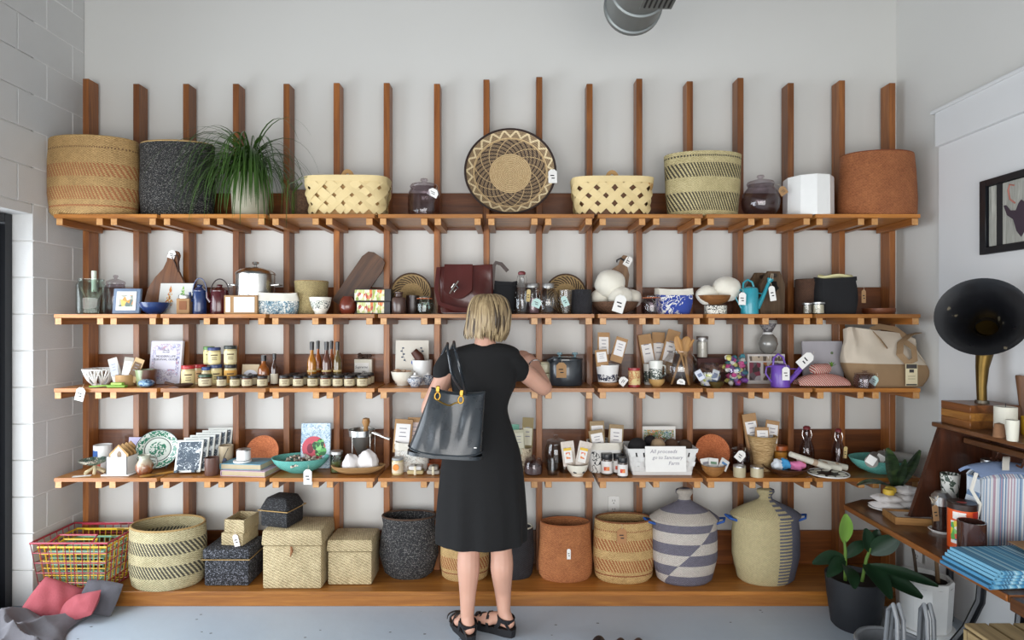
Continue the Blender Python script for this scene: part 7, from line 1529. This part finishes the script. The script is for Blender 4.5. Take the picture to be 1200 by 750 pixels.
# slatted crate
t = T('slatted_crate', 'weathered wooden crate with a slatted top at the lower right corner', 'crate', (1.815, 1.88, .0)); CRT = wood('a08a62', '6b5838', 1, 1.4, .8, name='crate_wood', rv=.15, end='8d7a54'); CRX = wood('94805a', '5f4d32', 0, 1.4, .8, name='crate_end_wood', rv=.15, end='8d7a54')
for k in range(5): B('slat', MB().box((-.172 + .086 * k, 0, .527), (.076, .48, .016), .002), CRT, t)
for s in (-1, 1):
    for z in (.48, .40, .32, .24, .16, .08): B('end_board', MB().box((0, s * .23, z), (.43, .018, .072), .002), CRX, t); B('side_board', MB().box((s * .208, 0, z), (.014, .44, .072), .002), CRT, t)
    for q in (-1, 1): B('corner_post', MB().box((s * .19, q * .21, .258), (.022, .022, .516)), CRT, t, False)
# ---------------------------------------------------------------- the woman
PO = Vector((-.13, 3.06, 0))
pr_ = T('person', 'woman seen from behind in a black short-sleeved dress, reaching to the shelf', 'person', PO)
def wl_(px, py, Y): return W(px, py, Y) - PO
def cat(P, n=5):
    """Catmull-Rom through tuples of any length"""
    o = []
    for i in range(len(P) - 1):
        a, b, c, d = P[max(i - 1, 0)], P[i], P[i + 1], P[min(i + 2, len(P) - 1)]
        for k in range(n):
            t = k / n; o.append(tuple(.5 * (2 * y + (z - x) * t + (2 * x - 5 * y + 4 * z - w_) * t * t + (3 * y - x - 3 * z + w_) * t ** 3) for x, y, z, w_ in zip(a, b, c, d)))
    return o + [tuple(P[-1])]
def limb(m, P, n=5, sides=14):
    q = cat([tuple(p) + (r,) for p, r in P], n); m.tube([p[:3] for p in q], [p[3] for p in q], sides)
    for e in (0, -1): m.ball(q[e][:3], q[e][3] * .98, 12, 8)
def rings(m, P, n=4, sides=40, fn=None, sup=1.0):
    """closed loft of ellipses (cx, cy, z, rx, ry)"""
    q = cat(P, n); v = []; f = []
    for k, (cx, cy_, z, rx, ry) in enumerate(q):
        for i in range(sides):
            a = 2 * pi * i / sides; g = fn(a, z) if fn else 1
            e = lambda c: (abs(c) ** sup) * (1 if c > 0 else -1)
            v.append((cx + rx * e(cos(a)) * g, cy_ + ry * e(sin(a)) * g, z))
    for k in range(len(q) - 1):
        for i in range(sides): j = (i + 1) % sides; f.append((k * sides + i, k * sides + j, (k + 1) * sides + j, (k + 1) * sides + i))
    f.append(tuple(range(sides))[::-1]); f.append(tuple((len(q) - 1) * sides + i for i in range(sides))); m.add(v, f)
def fuse(name, m, mat, vox, sm, parent):
    """one continuous skin over everything in m"""
    me = bpy.data.meshes.new(name + '_src'); me.from_pydata(m.v, [], m.f); o = bpy.data.objects.new(name, me); COL.objects.link(o)
    bm = bmesh.new(); bm.from_mesh(me); bmesh.ops.recalc_face_normals(bm, faces=bm.faces[:]); bm.to_mesh(me); bm.free()
    r = o.modifiers.new('r', 'REMESH'); r.mode = 'VOXEL'; r.voxel_size = vox
    s = o.modifiers.new('s', 'SMOOTH'); s.iterations = sm; s.factor = .5
    bpy.context.view_layer.update(); d = bpy.data.meshes.new_from_object(o.evaluated_get(bpy.context.evaluated_depsgraph_get()))
    bpy.data.objects.remove(o); d.shade_smooth(); d.materials.clear()
    return link(name, d, mat, parent)
# torso, neck, legs, arms
SKN = N('skin'); k = SKN.noise(scale=9, det=3); k2 = SKN.noise(scale=120, det=2); SKN.bump(k2, .08, .001)
SKN = SKN.set(SKN.mix(k, C('bf8f7a'), C('cda08c')), .5, Subsurface_Weight=.08, Subsurface_Radius=(.02, .008, .004))
DR = [(402.5, 553, 590, .055), (405.5, 541, 601, .07), (411.5, 524, 609, .085), (421, 525, 606, .095), (436, 527, 606, .11), (452, 529, 604, .115), (466, 532, 598, .108), (479, 534, 595, .10), (493, 531, 598, .104), (511, 527, 604, .118), (531, 521, 609, .128)]
def ringsof(L, Y, inset=0): return [((XP(l, Y) + XP(r, Y)) / 2 - PO.x, Y - PO.y, ZP(y, Y), (XP(r, Y) - XP(l, Y)) / 2 - inset, d - inset) for y, l, r, d in L]
m = MB(); Yb = 3.06
rings(m, ringsof(DR[1:], Yb, .013))
sk = W(573, 369, 3.075) - PO
limb(m, [(wl_(568, 410, 3.05), .062), (wl_(569, 398, 3.055), .054), (wl_(571, 380, 3.075), .052)])
m.ball(sk, (.074, .094, .104), 24, 16); m.ball(sk + Vector((0, .045, -.07)), (.052, .052, .052), 16, 12); m.ball(sk + Vector((0, .085, -.105)), (.02, .02, .016), 10, 8)
limb(m, [(sk + Vector((0, .092, .005)), .009), (sk + Vector((0, .108, -.028)), .013)], 3, 8)
for s in (-1, 1):
    m.ball(sk + Vector((s * .077, .008, -.02)), (.010, .02, .032), 10, 8); m.ball(sk + Vector((s * .034, .078, -.032)), (.026, .022, .024), 12, 8); m.ball(sk + Vector((s * .03, .086, .022)), (.024, .012, .009), 10, 6)
m.ball(sk + Vector((0, .096, -.066)), (.022, .010, .007), 10, 6); m.ball(sk + Vector((0, .094, -.078)), (.018, .010, .008), 10, 6)
legs = {}
for s, hip, kn, cf, an, Ya in ((-1, (546, 542), (549.5, 640), (549, 668), (547.5, 722), 3.02), (1, (585, 542), (587, 640), (588, 668), (590.5, 716), 3.065)):
    A = wl_(an[0], an[1], Ya); legs[s] = A
    limb(m, [(wl_(*hip, 3.06), .088), (wl_((hip[0] + kn[0]) / 2, 590, 3.065), .075), (wl_(*kn, 3.065), .057), (wl_(cf[0], 655, 3.055), .0575), (wl_(*cf, 3.045), .0575), (wl_((cf[0] + an[0]) / 2, 692, Ya + .015), .044), (A, .0335)])
# feet
def foot(A, d, s):
    d = Vector((d[0], d[1], 0)).normalized(); n_ = Vector((d.y, -d.x, 0)) * s; z0 = .036   # n_ points to the big-toe side
    P = lambda a, b, c: Vector((A.x, A.y, 0)) + d * a + n_ * b + Vector((0, 0, c))
    limb(m, [(A, .033), (P(-.018, 0, .075), .034), (P(-.03, 0, z0 + .03), .031)], 4)
    limb(m, [(P(-.03, 0, z0 + .030), .030), (P(.03, 0, z0 + .036), .033), (P(.09, .006, z0 + .026), .028), (P(.135, .008, z0 + .016), .018)], 4)
    limb(m, [(P(.07, -.024, z0 + .020), .020), (P(.13, -.022, z0 + .014), .015)], 3); limb(m, [(P(.07, .026, z0 + .022), .021), (P(.14, .026, z0 + .015), .0165)], 3)
    for b, L, r in ((.030, .188, .0115), (.012, .186, .0085), (-.003, .178, .008), (-.017, .168, .0078), (-.030, .156, .0075)): limb(m, [(P(.13, b * .9, z0 + .016), r), (P(L - .02, b, z0 + .017), r), (P(L, b, z0 + .010), r * .95)], 3, 8)
    return P, z0
FL_, zs = foot(legs[-1], (-.42, .9), 1); FR, _ = foot(legs[1], (-.86, .5), -1)
# arms
def hand(wr, d, pn, s, curl):
    """palm and five fingers; d = hand direction, pn = palm normal, s = thumb side sign, curl = bend per joint"""
    d = Vector(d).normalized(); pn = Vector(pn); pn = (pn - d * pn.dot(d)).normalized(); sd = d.cross(pn) * s
    limb(m, [(wr, .026), (wr + d * .03, .028)], 3, 10)
    for b in (-.026, -.009, .009, .026): limb(m, [(wr + d * .015 + sd * b * .6, .015), (wr + d * .085 + sd * b, .0125)], 3, 8)
    for b, L in ((.029, .066), (.010, .075), (-.009, .071), (-.027, .055)):
        p = wr + d * .085 + sd * b; q = d.copy(); P = [(p, .0095)]
        for k, (l_, r_) in enumerate(((.45, .009), (.3, .0082), (.25, .0072))):
            q = (Matrix.Rotation(curl * (.8 + .3 * k), 3, sd * s) @ q); p = p + q * L * l_; P.append((p, r_))
        limb(m, P, 3, 8)
    t0 = wr + d * .025 + sd * .022; limb(m, [(t0, .014), (t0 + d * .028 + sd * .02 + pn * .008, .011), (t0 + d * .055 + sd * .026 + pn * .02, .0095), (t0 + d * .072 + sd * .022 + pn * .026, .008)], 3, 8)
sL, eL, wL = wl_(528, 424, 3.05), wl_(503, 481, 3.055), Vector((-.255, 3.205, 1.09)) - PO
limb(m, [(sL, .044), (sL.lerp(eL, .5), .048), (eL, .042), (eL.lerp(wL, .35), .041), (wL, .027)]); hand(wL, (1, .1, .12), (0, -1, .2), 1, .3)
sR, eR, wR = wl_(599, 424, 3.06), wl_(637, 454.5, 3.19), wl_(625.5, 424, 3.35)
limb(m, [(sR, .042), (sR.lerp(eR, .5), .049), (eR, .043), (eR.lerp(wR, .35), .041), (wR, .028)]); hand(wR, (-.68, .45, .42), (-.3, .6, -.6), -1, .42)
fuse('body', m, SKN, .0052, 3, pr_)
# dress
m = MB(); DRS = DR[:-1] + [(531, 519, 610, .132), (561, 514.5, 614, .145), (600, 511, 617, .16), (633, 509.5, 618, .17)]
def fold(a, z): k = max(0, min(1, (1.0 - z) / .5)); return 1 + k * (.028 * sin(9 * a + 1) + .018 * sin(14 * a + 2.3 + 3 * z) + .012 * sin(5 * a))
rings(m, ringsof(DRS, Yb), 5, 72, fold)
q0 = ringsof([(404, 541, 600, .075)], Yb)
limb(m, [(wl_(545, 420, 3.055), .055), (wl_(527, 423, 3.05), .053), (wl_(518.5, 436, 3.05), .054)], 4, 20); limb(m, [(wl_(582, 420, 3.055), .055), (wl_(600, 423, 3.06), .053), (wl_(609.5, 435, 3.10), .056)], 4, 20)
BLKF = plain('08080a', .9, name='black_jersey', bump=.3, bs=240, var=.2)
fuse('dress', m, BLKF, .0085, 3, pr_)
# hair
HP = [(344.5, 567, 580, .02), (346.5, 559, 587, .05), (351, 554.5, 592, .08), (359, 551, 595.5, .105), (369, 549, 597, .118), (379, 547.5, 596, .118), (388, 546.5, 594.5, .110), (395, 548, 592, .094), (401, 554, 590, .074)]
Yh = 3.055
def hring(y, l, r, d): return ((XP(l, Yh) + XP(r, Yh)) / 2 - PO.x, Yh - PO.y + .018, ZP(y, Yh), (XP(r, Yh) - XP(l, Yh)) / 2, d)
m = MB(); HR = [hring(*p) for p in HP]; HQ = cat(HR, 5)
HR2 = [(c, y_, z - .006, rx - .008, max(ry - .008, .01)) for c, y_, z, rx, ry in HR]
def hcut(a, z): return 1 if not (.15 * pi < a < .85 * pi and z < ZP(366, Yh)) else .8 - .25 * max(0, sin(a))
rings(m, HR2[:-3] + [tuple(HR2[-3][:3]) + (HR2[-3][3] * .9, HR2[-3][4] * .9)], 5, 40, hcut)
HAIR = N('blonde_hair'); q = HAIR.noise(HAIR.map(HAIR.co(), (38, 38, 5)), 1.6, 4, .6); HAIR.bump(q, .6, .004)
HAIR = HAIR.set(HAIR.ramp(q, [(.34, C('2c2115')), (.47, C('5e4a2f')), (.58, C('9a7e52')), (.72, C('d0b88e'))]), .42, Sheen_Weight=.1)
random.seed(31); sts = [MB(), MB(), MB()]
part = 1.2
for i in range(420):
    a = R(-pi * 1.08, pi * .08); v0 = R(0, .25); v1 = R(.68, .93) if cos(a) < .3 else R(.76, 1.0); wv = R(0, 6.28); am = R(.0, .008); pts = []; rad = []
    n_ = 14; off = R(-.007, .008); rw = R(.002, .0062); tw = R(-.22, .26)
    for k in range(n_):
        v = v0 + (v1 - v0) * k / (n_ - 1); x = v * (len(HQ) - 1); i0 = min(int(x), len(HQ) - 2); f = x - i0
        c = [HQ[i0][j] * (1 - f) + HQ[i0 + 1][j] * f for j in range(5)]
        aa = a + tw * v + .06 * sin(5 * v + wv); g = off + am * 1.3 * sin(7 * v + wv) * v + (.018 * (max(0, v - .62) / .3) ** 2 if cos(a) < -.25 else -.012 * max(0, v - .8) / .2)
        pts.append((c[0] + (c[3] + g) * cos(aa), c[1] + (c[4] + g) * sin(aa), c[2])); rad.append(rw * (.55 + .9 * sin(pi * min(1, k / (n_ - 1) * .85 + .1))) * (1 if k < n_ - 1 else .3))
    sts[(0, 1, 1, 2, 2)[i % 5]].tube(pts, rad, sec=[(-1, 0), (-.4, .45), (.5, .45), (1, 0), (.4, -.4), (-.5, -.4)])
h_ = B('hair', m, HAIR, pr_); 
for q, (nm, c1, c2) in zip(sts, (('dark_strand', '2b2014', '4c3a24'), ('blonde_strand', '67543a', '9c8766'), ('light_strand', '88734f', 'c2ac88'))):
    hm = N(nm); k = hm.noise(hm.map(hm.co(), (60, 60, 8)), 1.5, 3); B('hair_strand', q, hm.set(hm.mix(k, C(c1), C(c2)), .42), h_, kind='stuff')
# sandals
SAN = plain('17161a', .55, name='black_sandal', bump=.2)
def sandal(P, s):
    o = [(-.068, 0), (-.06, .024), (-.02, .033), (.05, .034), (.11, .044), (.16, .044), (.198, .03), (.205, .008), (.19, -.02), (.16, -.040), (.10, -.044), (.04, -.034), (-.02, -.033), (-.06, -.024)]
    q = [P(a, b, 0) for a, b in o]; v = []
    for i, (a, b) in enumerate(o):
        hh = .04 - .014 * max(0, min(1, (a + .02) / .2)); v += [tuple(P(a * .97 + .002, b * .93, 0)), tuple(P(a, b, hh))]
    k = len(o); f = [tuple(2 * i for i in range(k)), tuple(2 * i + 1 for i in range(k))[::-1]] + [(2 * i, 2 * i + 1, 2 * ((i + 1) % k) + 1, 2 * ((i + 1) % k)) for i in range(k)]
    mm = MB().add(v, f); bm = bmesh.new(); me = mm.mesh('sole'); bm.from_mesh(me); bmesh.ops.recalc_face_normals(bm, faces=bm.faces[:]); bm.to_mesh(me); bm.free()
    sd_ = B('sandal', me, SAN, pr_)
    sec = [(-.010, -.0022), (.010, -.0022), (.010, .0022), (-.010, .0022)]
    def strap(pts, closed=False, w_=1): B('strap', MB().tube(cat([tuple(p) for p in pts], 4) if not closed else [tuple(p) for p in pts], 1, closed=closed, sec=[(x * w_, y) for x, y in sec], up=(0, 0, 1)), SAN, sd_)
    n = 20; z = zs
    B('ankle_strap', MB().tube([tuple(P(-.012 + .043 * cos(t), .041 * sin(t), z + .048 + .008 * cos(t))) for t in [2 * pi * i / n for i in range(n)]], 1, closed=True, sec=[(y, x * 1.1) for x, y in sec], up=(0, 0, 1)), SAN, sd_)
    for b in (-1, 1): B('strap', MB().tube([tuple(P(.03, b * .036, z + .0)), tuple(P(.008, b * .040, z + .03)), tuple(P(-.0, b * .040, z + .055))], 1, sec=[(y, x) for x, y in sec], up=tuple(P(1, 0, 0) - P(0, 0, 0))), SAN, sd_); B('strap', MB().tube([tuple(P(-.05, b * .024, z)), tuple(P(-.03, b * .038, z + .04))], 1, sec=[(y, x * .7) for x, y in sec], up=tuple(P(1, 0, 0) - P(0, 0, 0))), SAN, sd_)
    for a, hh in ((.085, .060), (.13, .042), (.165, .034)): B('strap', MB().tube([tuple(P(a - .01 * cos(t), .046 * cos(t), z - .004 + hh * sin(t) ** .8 if 0 < t < pi else z - .004)) for t in [pi * i / 10 for i in range(11)]], 1, sec=[(y, x * .8) for x, y in sec], up=tuple(P(1, 0, 0) - P(0, 0, 0))), SAN, sd_)
sandal(FL_, 1); sandal(FR, -1)
B('bracelet', MB().tube([tuple(wR + (eR - wR).normalized() * .02 + (Matrix.Rotation(t, 3, (eR - wR).normalized()) @ (eR - wR).normalized().orthogonal().normalized()) * .032) for t in [2 * pi * i / 20 for i in range(20)]], .0035, 6, True), STEEL, pr_)
# handbag
LB = N('black_bag_leather'); q = LB.noise(scale=18, det=4); LB.bump(LB.noise(scale=260, det=2), .15, .001); LB = LB.set(LB.mix(q, C('1a1f24'), C('2d353c')), LB.ma('MULTIPLY_ADD', q, .22, .18), Coat_Weight=.25)
GOLD = plain('9c7a38', .35, 1, .06, name='gold_metal')
Yg = 2.81; bc = W(525, 494, Yg); hb = T('handbag', 'large pleated black leather handbag with gold fittings hanging from the woman\'s shoulder', 'handbag', bc, .10, None, 0, .09)
def bagf2(u, v, o=0):
    a = 2 * pi * u; e = lambda c, p: (abs(c) ** p) * (1 if c > 0 else -1)
    wv = .172 - .052 * v ** .9; dv = .072 * (1 - .62 * v ** 1.4) + .004
    x = (wv + o) * e(cos(a), .62); sag = .018 * (1 - (x / wv) ** 2) * v
    pl = (.010 * sin(34 * x + 2.2 * v) + .006 * sin(61 * x + 1)) * sin(pi * min(1, v * .9 + .08)) * (1 if sin(a) < .2 else .3)
    return (x + .030 * v + (.012 * v if x > 0 else 0), (dv + o) * e(sin(a), .7) + pl, -.148 + .30 * v - sag - .018 * (1 - v) * (abs(x) / .17) ** 3 * -1)
m = MB().grid(bagf2, 96, 22, .003); m.flat([bagf2(i / 96, 0)[:2] for i in range(96)], .006, (0, 0, -.150)); B('bag_body', m, LB, hb)
B('base_panel', MB().flat([tuple(1.02 * c for c in bagf2(i / 60, .0)[:2]) for i in range(60)], .016, (0, 0, -.160)), LB, hb); B('base_piping', MB().tube([tuple(Vector(bagf2(i / 96, .02, .003))) for i in range(96)], .003, 5, True), plain('30373d', .3, name='grey_piping'), hb)
B('top_edge', MB().tube([tuple(Vector(bagf2(i / 96, 1.0))) for i in range(96)], .004, 5, True), LB, hb)
def onbag(x, v): 
    b_ = min((bagf2(i / 400, v) for i in range(200, 400)), key=lambda p: abs(p[0] - x)); return Vector((b_[0], b_[1] - .004, b_[2]))
B('gold_zip', MB().tube(cat([tuple(onbag(x, v)) for x, v in ((-.075, .88), (-.03, .835), (.0, .815), (.03, .86), (.06, .875))], 4), .0035, 6), GOLD, hb)
for x in (.04, -.06):
    c = B('clasp', MB().box(tuple(onbag(x, .97) + Vector((0, 0, .018))), (.018, .014, .03), .003), GOLD, hb); p = onbag(x, .95)
    B('clasp_ring', MB().tube([tuple(p + Vector((.012 * cos(t), -.006, .017 * sin(t) - .008))) for t in [2 * pi * i / 12 for i in range(12)]], .0035, 6, True), GOLD, c)
B('maker_plate', MB().box(tuple(onbag(.135, .14) + Vector((0, -.001, 0))), (.012, .002, .004)), TIN, hb, False)
hb_inv = (Matrix.Translation(bc) @ Euler((0, .09, .10)).to_matrix().to_4x4()).inverted()
def hl(px, py, Y): return tuple(hb_inv @ W(px, py, Y))
B('shoulder_strap', MB().tube(cat([tuple(onbag(.04, .97) + Vector((0, 0, .03))), hl(530.5, 440, 2.925), hl(526.5, 420, 2.955), hl(524.5, 408, 2.985), hl(524.5, 402.5, 3.04), hl(523, 406, 3.12), hl(514, 425, 3.155), hl(508, 452, 3.10), hl(505, 462, 2.93)], 4), .0075, 8), LB, hb)
B('shoulder_strap', MB().tube(cat([tuple(onbag(.075, .98) + Vector((0, .02, .0))), hl(541, 440, 2.945), hl(536, 420, 2.965), hl(533, 408, 2.985), hl(532, 401, 3.04), hl(531, 404, 3.12), hl(522, 425, 3.175), hl(510, 455, 3.13), hl(507, 463, 2.95)], 4), .0075, 8), LB, hb)
# ---------------------------------------------------------------- lettering becomes plain mesh
bpy.context.view_layer.update(); dg = bpy.context.evaluated_depsgraph_get()
for o in [o for o in SC.objects if o.type == 'FONT']:
    me = bpy.data.meshes.new_from_object(o.evaluated_get(dg)); n = link(o.name, me, None, None); nm = o.name
    n.parent = o.parent; n.location = o.location; n.rotation_euler = o.rotation_euler; n['kind'] = 'stuff'
    bpy.data.objects.remove(o); n.name = nm
